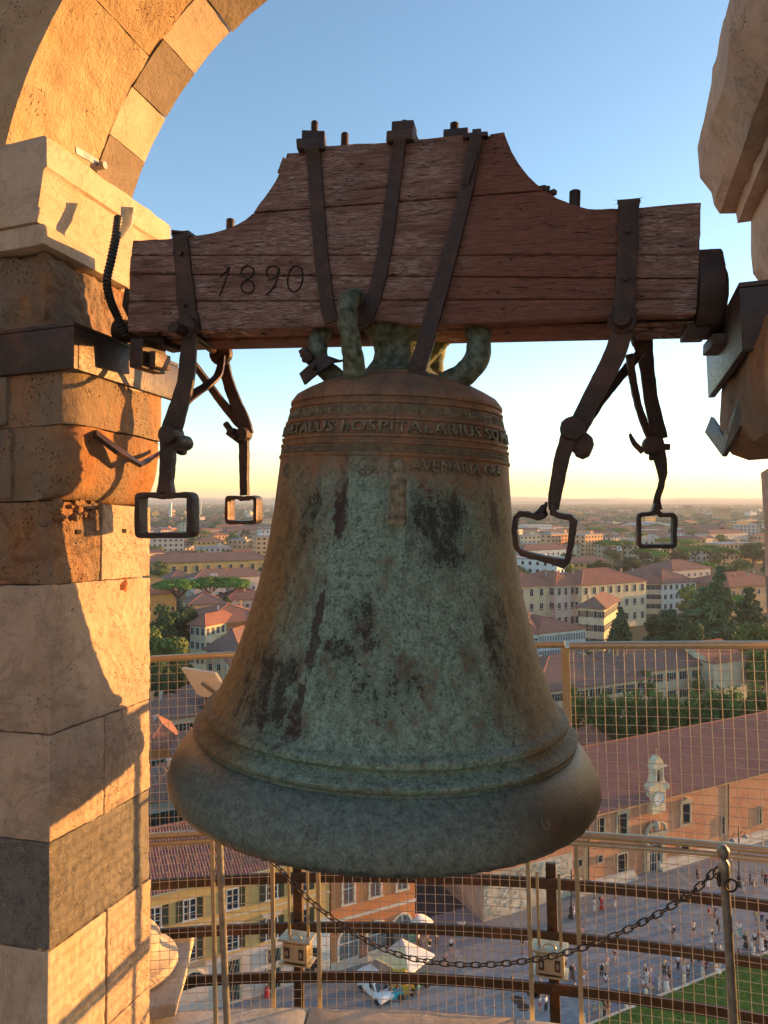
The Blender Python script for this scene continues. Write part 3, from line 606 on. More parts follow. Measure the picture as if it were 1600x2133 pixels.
def relief_text(name, txt, arc0, arc1, z0, hgt, ex=.0022):
    cu = bpy.data.curves.new('lettering', 'FONT'); cu.body = txt; cu.size = 1; cu.extrude = .03; cu.bevel_depth = .02; cu.bevel_resolution = 0; cu.resolution_u = 2; cu.space_character = 1.12
    to = bpy.data.objects.new('lettering', cu); col.objects.link(to); bpy.context.view_layer.update()
    me = bpy.data.meshes.new_from_object(to.evaluated_get(bpy.context.evaluated_depsgraph_get())); bpy.data.objects.remove(to)
    xs = [v.co.x for v in me.vertices]; ys = [v.co.y for v in me.vertices]; x0, x1, y0, y1 = min(xs), max(xs), min(ys), max(ys)
    bm = bmesh.new(); bm.from_mesh(me); bmesh.ops.triangulate(bm, faces=bm.faces)
    for v in bm.verts:
        ax = arc0+(arc1-arc0)*(v.co.x-x0)/(x1-x0); z = z0+(v.co.y-y0)/(y1-y0)*hgt; v.co = onbell(ax, z, max(0, v.co.z+.03)/.06*ex, z)
    bm.to_mesh(me); bm.free(); me.materials.clear(); me.materials.append(M['letter']); me.polygons.foreach_set('material_index', [0]*len(me.polygons)); link(name, me, bell, BL)
relief_text('inscription', 'IR AETALUS hOSPITALARIUS SO MEN', -.42, .42, .1500, .0265, .005)
relief_text('inscription', 'AVEMARIA GRA', .032, .30, .063, .0255, .0045)
m = MB()                                  # scroll band: rings and dots in relief
for k in range(64):
    ax = -.47+.94*k/63
    z = .2025; rr = .0085 if k % 2 else .0105
    m.tube([onbell(ax+rr*math.cos(2*PI*j/12), z+rr*math.sin(2*PI*j/12), .001) for j in range(12)], .0014, 5, closed=True)
    m.tube([onbell(ax+rr*.45*math.cos(2*PI*j/8), z+rr*.45*math.sin(2*PI*j/8), .001) for j in range(8)], .0016, 4, closed=True)
o = m.build('scroll_band', M['letter'], bell, 60, BL)
m = MB()
rd = random.Random(11)
for k in range(150):
    ax = -.47+.94*k/149
    for z in (.1085, .1165):
        rr = .0028; m.tube([onbell(ax+rd.uniform(-.001, .001)+rr*math.cos(2*PI*j/6), z+rr*math.sin(2*PI*j/6), .0008) for j in range(6)], .0011, 4, closed=True)
m.build('bead_band', M['letter'], bell, 60, BL)
def medal(ax, z, r):
    m = MB(); P = lambda t, q, off=.001: onbell(ax+q*math.cos(t), z+q*math.sin(t), off)
    for q, w_ in ((r, .0016), (r*.82, .0010)): m.tube([P(2*PI*j/24, q) for j in range(24)], w_, 5, closed=True)
    rr = random.Random(int(ax*1000))
    for k in range(16):
        t0 = rr.uniform(0, 6.3); q = r*.65*math.sqrt(rr.random()); c = P(t0, q, .0005); m.tube([c, c+Vector((rr.uniform(-.006, .006), -.001, rr.uniform(-.007, .007)))], [.0022, .0012], 5)
    m.build('medallion', M['letter'], bell, 60, BL)
medal(-.068, .068, .021); medal(-.325, .060, .016)
# relief figure of a robed saint: one continuous cast mesh
m = MB(); nx, nz = 18, 60; vs = []; fs = []
for j in range(nz+1):
    z = -.060+.148*j/nz; t = j/nz
    w_ = .0215-.002*t if t < .72 else (.0215*(1-(t-.72)/.1*.55) if t < .80 else .012)
    if t > .80: w_ = .0125*math.sqrt(max(0, 1-((t-.90)/.10)**2))
    if t < .03: w_ *= .9
    for i in range(nx+1):
        u = -1+2*i/nx; dome = math.sqrt(max(0, 1-u*u)); h = .0062*dome
        if t < .75: h += .0016*math.sin(u*11+t*5)*dome
        if .45 < t < .68: h += .004*math.exp(-((u*.9-.1)**2)*6)
        h += .0009*mn.noise(Vector((u*5, t*30, 0)))*dome
        vs.append(onbell(.006+u*w_, z, h-.0006))
for j in range(nz):
    for i in range(nx): a = j*(nx+1)+i; fs.append((a, a+1, a+nx+2, a+nx+1))
m.add(vs, fs); m.build('relief_figure', M['letter'], bell, 70, BL)
m = MB(); m.tube([onbell(.006+.017*math.cos(2*PI*j/22), .073+.017*math.sin(2*PI*j/22), .0008) for j in range(22)], .0013, 5, closed=True); m.build('halo_ring', M['letter'], bell, 60, BL)
# lead casting scars along the lip
for ax, z in ((-.08, -.665), (.20, -.668), (-.30, -.4)):
    m = MB(); m.tube([onbell(ax+.006*math.cos(2*PI*j/10), z+.009*math.sin(2*PI*j/10), .001) for j in range(10)], .0012, 5, closed=True); m.build('casting_mark', M['letter'], bell, 60, BL)
# argent (centre neck) and canons
BMi = BM.inverted()
def bp(px, py, d): return BMi @ PX(px, py, d)
m = MB(); m.lathe([(.12, .322), (.092, .342), (.076, .365), (.072, .385), (.078, .41), (.095, .43), (.11, .46)], 28, Matrix.Translation((.005, .0, 0)) @ Matrix.Diagonal((.95, 1, 1, 1)))
finish(m.build('crown_neck', M['canon'], bell, None, BL), 0, disp=.004, dscale=.04, smooth=60)
def canon(pts, rs, nm='canon'):
    P = catmull([bp(*p) for p in pts], 6); k = len(P); rr = []
    for i in range(k):
        t = i/(k-1)*(len(rs)-1); a = int(t); rr.append(1.02*rs[a]+1.02*(rs[min(a+1, len(rs)-1)]-rs[a])*(t-a))
    m = MB(); m.tube(P, rr, 14); return finish(m.build(nm, M['canon'], bell, None, BL), 0, disp=.0035, dscale=.03, smooth=70)
canon([(740, 785, 1.80), (733, 730, 1.775), (724, 670, 1.765), (724, 636, 1.79), (735, 620, 1.86), (750, 640, 1.93)], [.028, .0245, .023, .024, .024, .024])
canon([(705, 790, 1.93), (672, 762, 1.93), (661, 730, 1.94), (668, 695, 1.96), (690, 670, 1.98)], [.026, .024, .024, .025, .025])
canon([(930, 800, 1.87), (968, 778, 1.85), (994, 745, 1.85), (997, 705, 1.87), (985, 670, 1.9)], [.03, .031, .031, .031, .031])
canon([(905, 780, 2.10), (908, 745, 2.12), (912, 710, 2.13), (910, 680, 2.12)], [.026, .024, .024, .024])
canon([(850, 785, 2.05), (880, 750, 2.06), (915, 715, 2.05), (935, 690, 2.03)], [.026, .024, .024, .024])
canon([(790, 780, 2.14), (800, 740, 2.16), (800, 690, 2.15)], [.026, .025, .025])
# ================================================================ THE HEADSTOCK
hx = Vector((1.421, -.36, -.044)).normalized(); hy = Vector((.2456, .969, 0)); hz = hx.cross(hy).normalized(); hy = hz.cross(hx).normalized()
HM = Matrix((hx, hy, hz)).transposed().to_4x4(); HM.translation = W(-.707, 2.05, 0); HMi = HM.inverted()
def hp(px, py, off=0):        # photo pixel onto the front face of the beam, `off` metres proud of it (local)
    o_ = HMi @ W(0, 0, 0); d = HMi.to_3x3() @ Vector(((px-800)/F, 1, -(py-1040)/F)); t = (-off-o_.y)/d.y; return o_+d*t
head = empty('headstock', None, mat4=HM); tag(head, 'massive weathered oak headstock of stacked boards carved 1890 above the bell', 'headstock')
TH = .20
outl = [(266, 690), (270, 560), (276, 500), (330, 498), (400, 491), (440, 485), (480, 473), (510, 457), (530, 440), (550, 412), (575, 375), (590, 345), (598, 319), (640, 316), (680, 304), (740, 299), (800, 297), (870, 290), (930, 284), (985, 280), (1012, 292), (1022, 279), (1050, 275), (1056, 292), (1066, 316), (1080, 340), (1100, 366), (1128, 392), (1160, 412), (1195, 426), (1225, 434), (1290, 434), (1340, 431), (1400, 425), (1461, 421), (1458, 520), (1454, 610), (1450, 652), (1300, 657), (1100, 668), (1030, 672), (860, 676), (790, 668), (700, 678), (600, 683), (420, 688)]
rdj = random.Random(8)
def dens(P):
    out = []
    for a, b in zip(P, P[1:]+P[:1]):
        L = math.dist(a, b); k = max(1, int(L/16))
        for i in range(k): out.append((a[0]+(b[0]-a[0])*i/k+(rdj.uniform(-.9, .9) if i else 0), a[1]+(b[1]-a[1])*i/k+(rdj.uniform(-.9, .9) if i else 0)))
    return out
outl = dens(outl)
def clip(P, la, lb, keep_above):
    def f(p):
        y = la[1]+(lb[1]-la[1])*(p[0]-la[0])/(lb[0]-la[0]); return (y-p[1]) if keep_above else (p[1]-y)
    out = []
    for a, b in zip(P, P[1:]+P[:1]):
        fa, fb = f(a), f(b)
        if fa >= 0: out.append(a)
        if (fa >= 0) != (fb >= 0):
            t = fa/(fa-fb); out.append((a[0]+(b[0]-a[0])*t, a[1]+(b[1]-a[1])*t))
    return out
J = [((500, 445), (1160, 394)), ((270, 532), (1456, 531)), ((270, 570), (1456, 580)), ((265, 628), (1456, 622))]
boards = []
for i in range(5):
    P = outl
    if i > 0: P = clip(P, (J[i-1][0][0], J[i-1][0][1]+.9), (J[i-1][1][0], J[i-1][1][1]+.9), False)
    if i < 4: P = clip(P, (J[i][0][0], J[i][0][1]-.9), (J[i][1][0], J[i][1][1]-.9), True)
    loc = [hp(x, y) for x, y in P]; off = (0, .0015, -.001, .001, 0)[i]
    m = MB(); m.prism([(p.x, p.z) for p in loc], off, TH-off, lambda a, b, d: (a, d, b)); o = m.build('board', M['wood'], head, None, I4)
    bm = bmesh.new(); bm.from_mesh(o.data); fe = [e for e in bm.edges if abs(e.verts[0].co.y-e.verts[1].co.y) < .01]
    bmesh.ops.bevel(bm, geom=fe, offset=.0022, segments=2, affect='EDGES', clamp_overlap=True)
    bm.to_mesh(o.data); bm.free(); boards.append(o)
# carve the date
digits = [[(458, 577), (470, 566), (478, 556), (470, 580), (463, 600), (456, 617)], [(514, 581), (504, 574), (502, 565), (508, 557), (518, 555), (527, 560), (528, 568), (522, 577), (512, 584), (503, 592), (502, 601), (508, 609), (518, 611), (527, 605), (528, 594), (522, 586), (514, 581)],
          [(579, 561), (572, 555), (561, 556), (555, 564), (556, 575), (564, 581), (573, 577), (579, 567), (582, 558), (577, 580), (570, 596), (561, 608), (553, 614)], [(618, 554), (609, 557), (601, 570), (598, 586), (601, 601), (609, 608), (619, 605), (627, 592), (630, 575), (627, 560), (618, 554)]]
cm = MB()
for dg in digits:
    P = catmull([hp(x+1, y, 0) for x, y in dg], 3); cm.tube(P, .0036, 6)
cut = cm.build('carving_cutter', M['hole'], None); cut.matrix_world = HM; bpy.context.view_layer.update()
for b in boards[1:4]:
    md = b.modifiers.new('carve', 'BOOLEAN'); md.object = cut; md.operation = 'DIFFERENCE'; md.solver = 'EXACT'; md.use_self = True
    bpy.context.view_layer.update()
    me = bpy.data.meshes.new_from_object(b.evaluated_get(bpy.context.evaluated_depsgraph_get())); b.modifiers.clear(); b.data = me
    for p in me.polygons: p.material_index = min(p.material_index, len(me.materials)-1)
bpy.data.objects.remove(cut)
for b in boards:
    if not b.data.materials: b.data.materials.append(M['wood'])
for dg in digits:
    P = catmull([hp(x+1, y, -.0016) for x, y in dg], 3); m = MB(); m.tube(P, .0020, 6); m.build('digit_groove_shade', M['hole'], head, None, I4)  # dark tubes laid in the grooves stand in for their shadow
# lower packing plank, seen under the beam
def hb(name, s0, s1, y0, y1, z0, z1, mat, bev=.003):
    m = MB(); m.hexa([(s0, y0, z0), (s1, y0, z0), (s1, y1, z0), (s0, y1, z0), (s0, y0, z1), (s1, y0, z1), (s1, y1, z1), (s0, y1, z1)]); return finish(m.build(name, M[mat], head, None, I4), bev, 2)
zb = hp(700, 678).z
hb('packing_plank', .05, .72, .10, TH+.015, zb-.012, zb-.001, 'woodlow'); hb('packing_plank', .80, 1.455, .05, TH+.01, zb-.010, zb-.001, 'wood')
nrm = (0, -1, 0)
def hstrip(name, pts, w, t=.009, mat='iron', par=None, offs=.006):
    P = catmull([hp(p[0], p[1], p[2] if len(p) > 2 else offs) for p in pts], 4); k = len(P)
    ws = w if not isinstance(w, (list, tuple)) else [w[0]+(w[-1]-w[0])*i/(k-1) if len(w) == 2 else w[min(len(w)-1, int(i/(k-1)*(len(w)-1)+.5))] for i in range(k)]
    nr = []
    for i in range(k):
        a = P[max(0, i-1)]; b = P[min(k-1, i+1)]; d = (b-a).normalized(); x = Vector((0, -1, 0)) if abs(d.y) < .5 else Vector((0, 0, -1)); nr.append(x)
    m = MB(); m.strip(P, ws, t, nr); o = m.build(name, M[mat], par or head, None, I4); return finish(o, .0015, 2, disp=.0012, dscale=.03, cuts=1, smooth=50)
hstrip('iron_strap', [(650, 308, .02), (655, 345, .008), (661, 430), (668, 520), (676, 590), (683, 640), (691, 672, .004)], [.038, .036])
hstrip('iron_strap', [(833, 290, .02), (828, 330, .008), (815, 430), (800, 530), (782, 610), (765, 655), (752, 676, .002)], [.032, .040])
hstrip('iron_strap', [(992, 285, .02), (985, 330, .012), (970, 400), (940, 520, .010), (912, 620, .016), (885, 720, .028), (866, 776, .034)], [.030, .044], .011)
hstrip('strap_fork', [(984, 312, .018), (976, 350, .020), (968, 386, .014)], [.030, .018], .008)
hb_ = hp(868, 778, .03)
m = MB(); m.box(hb_+Vector((.004, .012, -.004)), (.052, .06, .012)); finish(m.build('strap_foot', M['iron'], head, None, I4), .002, 2)
def plate_nut(px, py, off, w, h, nut=True, rod=.09, tilt=0):
    c = hp(px, py, off); g = []
    m = MB(); m.box(c+Vector((0, .035, 0)), (w, .075, h), rz=R(tilt)); finish(m.build('washer_plate', M['iron'], head, None, I4), .003, 2, disp=.002, dscale=.02, cuts=1)
    if nut:
        m = MB(); m.box(c+Vector((.002, .034, h/2+.0125)), (w*.82, .058, .024), rz=R(tilt+7)); finish(m.build('nut', M['iron'], head, None, I4), .003, 2)
    z0 = h/2+(.024 if nut else 0); m = MB(); P = []; rr = []
    n = int(rod/.0022)
    for i in range(n): P.append(c+Vector((.002, .034, z0-.004+i*.0022))); rr.append(.0095 if i % 2 else .0082)
    rr[-1] = .006
    m.tube(P, rr, 12); m.build('threaded_rod', M['iron'], head, 30, I4)
plate_nut(643, 300, .018, .072, .026, True, .046, 8); plate_nut(834, 281, .02, .068, .028, True, .022, -4); plate_nut(990, 281, .012, .062, .012, False, .026)
m = MB(); c = hp(990, 271, .012); m.box(c+Vector((0, .034, .004)), (.022, .022, .022)); finish(m.build('nut', M['iron'], head, None, I4), .002, 2)
def rodstub(px, py, yb, h, r=.011, thread=True):       # stub standing on the beam behind the front face
    b_ = hp(px, py, -yb); m = MB(); n = max(4, int((h+.11)/.0024)); m.tube([b_+Vector((0, 0, -.11+i*(h+.11)/n)) for i in range(n+1)], [(r if (i % 2 or not thread) else r*.85) if i < n else r*.7 for i in range(n+1)], 12); m.build('threaded_rod', M['iron'], head, 30, I4)
rodstub(718, 298, .16, .028); rodstub(946, 284, .16, .036, .012); rodstub(1197, 428, .14, .038, .014, False); rodstub(480, 472, .15, .022, .012, False)
c = hp(925, 284, -.05); hb('washer_plate', hp(920, 283, -.1).x, hp(972, 283, -.1).x, .12, .19, hp(940, 283, -.15).z-.055, hp(940, 279, -.15).z, 'iron')
# wedge chip on the upper left corner, splinters
m = MB(); m.prism([(p.x, p.z) for p in (hp(578, 359), hp(590, 327), hp(600, 335), (hp(598, 355)))], -.001, .06, lambda a, b, d: (a, d, b)); m.build('wood_wedge', M['wood'], head, None, I4)
for k, (px, py) in enumerate(((1130, 391), (1139, 398), (1122, 384))):
    c = hp(px, py); m = MB(); m.box(c+Vector((0, .03, .003)), (.014, .05, .012), rz=k); finish(m.build('splinter', M['iron'], head, None, I4), .002, 1, disp=.003, dscale=.01, cuts=1)
# end straps with their bolts
hstrip('end_strap', [(376, 484, .0), (376, 488, .010), (378, 520), (384, 580), (390, 640), (398, 690)], [.046, .044, .046, .052, .058]); hb('end_strap', hp(360, 485).x, hp(396, 485).x, -.008, TH+.006, hp(376, 491).z, hp(376, 483).z, 'iron', .001)
hstrip('end_strap', [(1310, 421, .0), (1310, 426, .010), (1308, 500), (1304, 580), (1300, 640), (1298, 668)], [.046, .045, .048]); hb('end_strap', hp(1288, 430).x, hp(1332, 430).x, -.008, TH+.006, hp(1310, 432).z, hp(1310, 421).z, 'iron', .001)
def bolt(px, py, off, r, l, name='bolt', sides=6, par=None, mat='iron', rot=0.0):
    c = hp(px, py, off); m = MB(); m.tube([c+Vector((0, l*.5, 0)), c+Vector((0, -l*.5, 0))], r, sides); return finish(m.build(name, M[mat], par or head, None, I4), .0015, 2)
bolt(375, 526, .014, .008, .010, sides=12, mat='iron_lit'); bolt(384, 634, .014, .0075, .012, sides=4); bolt(1307, 480, .014, .009, .012, sides=5); bolt(1304, 580, .014, .0085, .014, sides=4)
# gudgeons and bearings at both ends
def hcyl(name, s0, s1, cy_, cz, r, n=28, mat='iron', disp=.002):
    m = MB(); m.tube([(s0, cy_, cz), (s0+(s1-s0)*.5, cy_, cz), (s1, cy_, cz)], r, n); return finish(m.build(name, M[mat], head, None, I4), .003, 2, disp=disp, dscale=.04)
zc = hp(1480, 598).z
L1 = hp(1456, 600).x
hcyl('gudgeon_disc', L1, L1+.052, .085, zc+.004, .104); hcyl('gudgeon_disc', L1+.052, L1+.066, .10, zc-.015, .088)
hb('bearing_foot', L1-.02, L1+.03, .03, .14, hp(1450, 688).z, hp(1450, 668).z, 'iron'); hb('bearing_block', L1+.035, L1+.092, .02, .15, hp(1490, 716).z, hp(1490, 690).z, 'iron'); hcyl('gudgeon_pin', L1+.05, L1+.16, .1, zc-.06, .03)
zl = hp(262, 625).z
hcyl('gudgeon_disc', -.045, .002, .11, zl, .075); hcyl('gudgeon_pin', -.12, -.04, .11, zl-.06, .034)
m = MB(); p = [hp(x, y, -.08) for x, y in ((262, 640), (290, 700), (330, 725), (352, 722), (345, 700), (300, 688), (268, 600))]; m.prism([(q.x, q.z) for q in p], .06, .16, lambda a, b, d: (a, d, b)); finish(m.build('bearing_foot', M['iron'], head, None, I4), .004, 2)
a0, a1 = hp(270, 730, .0), hp(300, 765, .0); hb('bearing_block', a0.x, hp(298, 700, 0).x, .0, .12, a1.z, hp(290, 705).z, 'iron'); hb('bearing_block', a1.x+.002, hp(316, 740).x, .02, .1, hp(300, 760).z, hp(300, 728).z, 'iron_lit')
# ================================================================ IRON HANGERS
def hanger(lab, loc):
    r_ = empty('iron_hanger', None, mat4=HM @ Matrix.Translation(loc)); tag(r_, lab, 'hanger', 'iron stirrups hanging from the headstock'); return r_, Matrix.Translation(-Vector(loc))
class HG:
    def __init__(s, lab, px, py, off):
        s.loc = hp(px, py, off); s.r, s.M = hanger(lab, s.loc); s.off = off
    def bar(s, name, pts, w, t=.012, mat='iron', disp=.0015):
        P = catmull([hp(p[0], p[1], p[2] if len(p) > 2 else s.off) for p in pts], 5); k = len(P)
        ws = [w]*k if not isinstance(w, (list, tuple)) else [w[int(i/(k-1)*(len(w)-1))]+(w[min(len(w)-1, int(i/(k-1)*(len(w)-1))+1)]-w[int(i/(k-1)*(len(w)-1))])*((i/(k-1)*(len(w)-1)) % 1) for i in range(k)]
        m = MB(); m.strip(P, ws, t, nrm); return finish(m.build(name, M[mat], s.r, None, s.M), .002, 2, disp=disp, dscale=.025, cuts=1, smooth=50)
    def knob(s, px, py, off, r, l, name='bolt', n=10, mat='iron'):
        c = hp(px, py, off); m = MB(); m.tube([c+Vector((0, l*.5, 0)), c+Vector((0, 0, 0)), c+Vector((0, -l*.5, 0))], [r*.95, r, r*.9], n); return finish(m.build(name, M[mat], s.r, None, s.M), .003, 2, disp=.0015, dscale=.02, cuts=1)
    def loop(s, pts, t, dep, mat='iron', closed=False, disp=.002):
        P = []
        c = [hp(p[0], p[1], s.off) for p in pts]; k = len(c)
        m = MB(); m.strip(c, t, dep, nrm, closed=closed); o = m.build('square_ring', M[mat], s.r, None, s.M); return finish(o, .003, 2, disp=disp, dscale=.02, cuts=2, smooth=50)
    def rod(s, name, a, b, r, mat='iron'):
        m = MB(); m.tube([hp(*a), hp(*b)], r, 12); return finish(m.build(name, M[mat], s.r, None, s.M), .002, 2)
def rsq(x0, y0, x1, y1, c=7, gap=None):    # rounded square in pixels, open at the top middle
    P = []
    for (cx_, cy_, a0) in ((x1-c, y0+c, -90), (x1-c, y1-c, 0), (x0+c, y1-c, 90), (x0+c, y0+c, 180)):
        for k in range(4): a = R(a0+30*k); P.append((cx_+c*math.cos(a), cy_+c*math.sin(a)))
    return P
g = HG('left front iron hanger with a thick square ring, hanging before the lit pier', 385, 685, .03)
g.knob(388, 682, .03, .033, .022, 'eye', 18); g.knob(372, 686, .062, .017, .06); g.bar('upper_bar', [(396, 690), (393, 740), (386, 800), (372, 850), (357, 898)], [.038, .046, .048, .052, .060])
g.knob(356, 906, .04, .028, .05, 'pivot', 14); g.knob(376, 922, .015, .022, .07, 'pivot', 12); g.knob(378, 940, -.01, .012, .03)
g.bar('lower_bar', [(352, 905, .04), (350, 960, .035), (347, 1000), (346, 1028)], [.044, .036, .034, .046], .024)
g.loop([(346, 1035)]+[(360, 1032)]+rsq(294, 1031, 402, 1115, 8)+[(332, 1032), (346, 1035)], .0145, .042)
g.bar('cross_strap', [(462, 742, -.18), (455, 780, -.14), (432, 802, -.08), (398, 826, -.03), (375, 850, .0)], [.022, .026, .026, .026], .008, 'iron_lit')
g = HG('left rear iron hanger with a small square ring, brown in the sun', 462, 735, -.27)
g.knob(460, 736, -.25, .038, .02, 'eye', 18); g.rod('pivot_rod', (402, 700, .0), (452, 735, -.27), .012, 'iron_lit'); g.bar('upper_bar', [(462, 745), (474, 790), (490, 835), (508, 875), (517, 905)], [.040, .034, .036, .038, .036])
g.bar('cross_strap', [(404, 758, -.14), (435, 800, -.2), (470, 848, -.26), (505, 890, -.29), (518, 900, -.29)], [.016, .022, .024, .024], .014, 'iron_lit')
g.knob(508, 905, -.26, .022, .04, 'pivot', 12); g.knob(486, 900, -.25, .013, .05, 'bolt', 8); g.rod('hook', (470, 882, -.25), (492, 912, -.24), .010, 'iron_lit'); g.rod('hook', (473, 900, -.25), (500, 920, -.26), .008)
g.bar('lower_bar', [(508, 915), (509, 960), (509, 1000), (510, 1032)], [.030, .028, .026, .024], .018)
g.loop([(510, 1040), (516, 1037)]+rsq(479, 1036, 538, 1088, 6)+[(503, 1037), (510, 1040)], .010, .05, 'iron_lit')
g = HG('right front iron hanger whose square ring is torn open and twisted', 1298, 670, .03)
g.knob(1297, 668, .03, .034, .022, 'eye', 18); g.knob(1295, 664, .05, .022, .03); g.bar('upper_bar', [(1296, 690), (1280, 740), (1255, 790), (1228, 840), (1203, 893)], [.046, .048, .046, .044, .044])
g.knob(1193, 893, .04, .030, .045, 'pivot', 12); g.knob(1212, 925, .01, .028, .06, 'pivot', 12); g.knob(1214, 938, -.01, .022, .04, 'bolt', 8)
g.bar('lower_bar', [(1188, 905, .04), (1172, 950, .035), (1162, 1000), (1155, 1040), (1154, 1062)], [.040, .034, .033, .028, .022], .024)
g.loop([(1152, 1050), (1154, 1068), (1165, 1074), (1188, 1078), (1195, 1085), (1190, 1130), (1182, 1168), (1176, 1174), (1130, 1162), (1088, 1152), (1078, 1140), (1072, 1105), (1075, 1078), (1084, 1070), (1100, 1072), (1122, 1078), (1134, 1072)], .0125, .05, disp=.0032)
m = MB(); m.tube([hp(1120, 1077, .03), hp(1130, 1066, .04), hp(1138, 1048, .045)], [.010, .013, .003], 8); finish(m.build('torn_end', M['iron'], g.r, None, g.M), 0, disp=.006, dscale=.012, cuts=2)
g.bar('cross_strap', [(1333, 735, -.22), (1300, 775, -.16), (1262, 822, -.08), (1228, 870, -.02), (1212, 900, .0)], [.024, .022, .022], .010, 'iron_lit')
g = HG('right rear iron hanger with a neat square ring lit inside', 1335, 705, -.25)
g.knob(1337, 705, -.27, .030, .022, 'eye', 18); g.rod('pivot_rod', (1300, 675, .0), (1322, 703, -.25), .013); g.bar('upper_bar', [(1340, 715, -.27), (1348, 770, -.28), (1358, 840, -.28), (1376, 915, -.28)], [.050, .036, .036, .040])
g.bar('cross_strap', [(1312, 742, -.10), (1320, 800, -.15), (1334, 860, -.2), (1355, 912, -.25)], [.018, .016, .018], .024)
g.knob(1358, 928, -.25, .026, .05, 'pivot', 12); g.rod('pivot_rod', (1340, 930, -.25), (1396, 931, -.25), .009); g.bar('hook', [(1312, 903, -.23), (1322, 925, -.23), (1340, 942, -.23)], [.006, .014, .016], .012)
g.rod('bolt', (1357, 955, -.2), (1356, 930, -.3), .007)
g.bar('lower_bar', [(1364, 912), (1372, 945), (1380, 985), (1376, 1015), (1369, 1040), (1371, 1062)], [.038, .034, .016, .016, .022], .016)
g.loop([(1368, 1050), (1369, 1066), (1378, 1073)]+rsq(1330, 1072, 1404, 1137, 7)+[(1350, 1071), (1362, 1068), (1366, 1050)], .010, .055)
# crown clamp with its screw, gear under the left of the beam
m = MB(); P = [hp(x, y, o_) for x, y, o_ in ((630, 790, .02), (655, 768, .03), (685, 745, .02), (705, 752, -.03))]; m.strip(P, .036, .006, [(-.2, -1, .2)]*4); cl = m.build('crown_clamp', M['iron'], head, None, I4)
bolt(652, 765, .04, .008, .02); m = MB(); P = [hp(x, y, .02) for x, y in ((632, 728), (640, 745), (650, 752))]; m.tube(P, [.012, .016, .010], 8); finish(m.build('clamp_screw', M['iron'], head, None, I4), 0, disp=.005, dscale=.01, cuts=2)
# hoses
def hose(name, pts, r, lab, n_per=.0042, mat='hose'):
    P = catmull(pts, 60); out = [P[0]]; acc = 0
    for a, b in zip(P, P[1:]):
        acc += (b-a).length
        if acc >= n_per/2: acc = 0; out.append(b)
    root = empty('corrugated_hose', pts[-1]); tag(root, lab, 'hose')
    m = MB(); m.tube(out, [r if i % 2 else r*.80 for i in range(len(out))], 12); m.build('sleeve', M[mat], root, 25)
hose('hose', [PX(247, 452, 2.02), PX(242, 490, 2.0), PX(232, 540, 1.99), PX(223, 585, 2.0), PX(230, 625, 2.05), PX(245, 660, 2.1), PX(262, 700, 2.12)], .0125, 'black corrugated hose looping down beside the left end of the headstock', .009)
hose('hose', [HM @ hp(380, 712, -.16), HM @ hp(500, 708, -.15), HM @ hp(640, 703, -.15), HM @ hp(720, 700, -.15)], .012, 'black corrugated hose running along under the headstock', .007)
m = MB(); m.hexa([PX(252, 430, 2.10), PX(279, 432, 2.12), PX(276, 470, 2.12), PX(250, 500, 2.09), PX(252, 430, 2.13), PX(279, 432, 2.15), PX(276, 470, 2.15), PX(250, 500, 2.12)])
b = m.build('tin_bracket', M['tin'], None); tag(b, 'bent tin guard at the top of the hose by the impost', 'bracket'); finish(b, .002, 2)
# ================================================================ GROUND
def wall(name, c, var=.18, dirt=.35):
    m = NT(name, .9, spec=.2); f = m.noise(.35, 5, .6); g2 = m.noise(2.2, 6, .65, m.map(m.obj, (1, 1, .35)))
    cc = m.ramp(f, [(.3, tuple(x*(1-var) for x in c)), (.7, tuple(min(1, x*(1+var)) for x in c))])
    cc = m.mix(m.math('MULTIPLY', m.ss(g2, .5, .75), dirt), cc, tuple(x*.55 for x in c)); m.color(cc); m.bump(m.noise(6, 5, .7), .3, .03); return m.mat
M['w_yellow'] = wall('ochre_plaster', (.58, .36, .13)); M['w_cream'] = wall('cream_plaster', (.62, .52, .34)); M['w_orange'] = wall('orange_plaster', (.56, .21, .08), .2)
M['w_peach'] = wall('peach_plaster', (.62, .36, .19)); M['w_white'] = wall('white_plaster', (.66, .64, .58)); M['w_pinkwhite'] = wall('pinkish_limewash', (.55, .45, .38)); M['w_grey'] = wall('grey_plaster', (.4, .37, .32))
def brickwall():
    m = NT('old_brick_wall', .92, spec=.15); f = m.noise(.22, 6, .65); g2 = m.noise(1.6, 7, .7); sp = m.noise(9, 4, .7)
    cc = m.ramp(f, [(.3, (.42, .17, .09)), (.5, (.55, .24, .13)), (.72, (.62, .33, .18))])
    cc = m.mix(m.math('MULTIPLY', m.ss(g2, .48, .66), .5), cc, (.58, .40, .26)); cc = m.mix(m.math('MULTIPLY', m.ss(sp, .55, .7), .4), cc, (.27, .11, .06)); m.color(cc)
    m.bump(m.math('ADD', g2, m.noise(24, 3, .6, m.map(m.obj, (.5, .5, 1.6)))), .5, .04); return m.mat
M['w_brick'] = brickwall(); M['w_rubble'] = wall('rubble_stone', (.5, .42, .31), .35, .6)
M['travertine'] = wall('travertine', (.6, .53, .42), .15, .3); M['pietra'] = wall('pietra_serena', (.44, .37, .26), .2, .3)
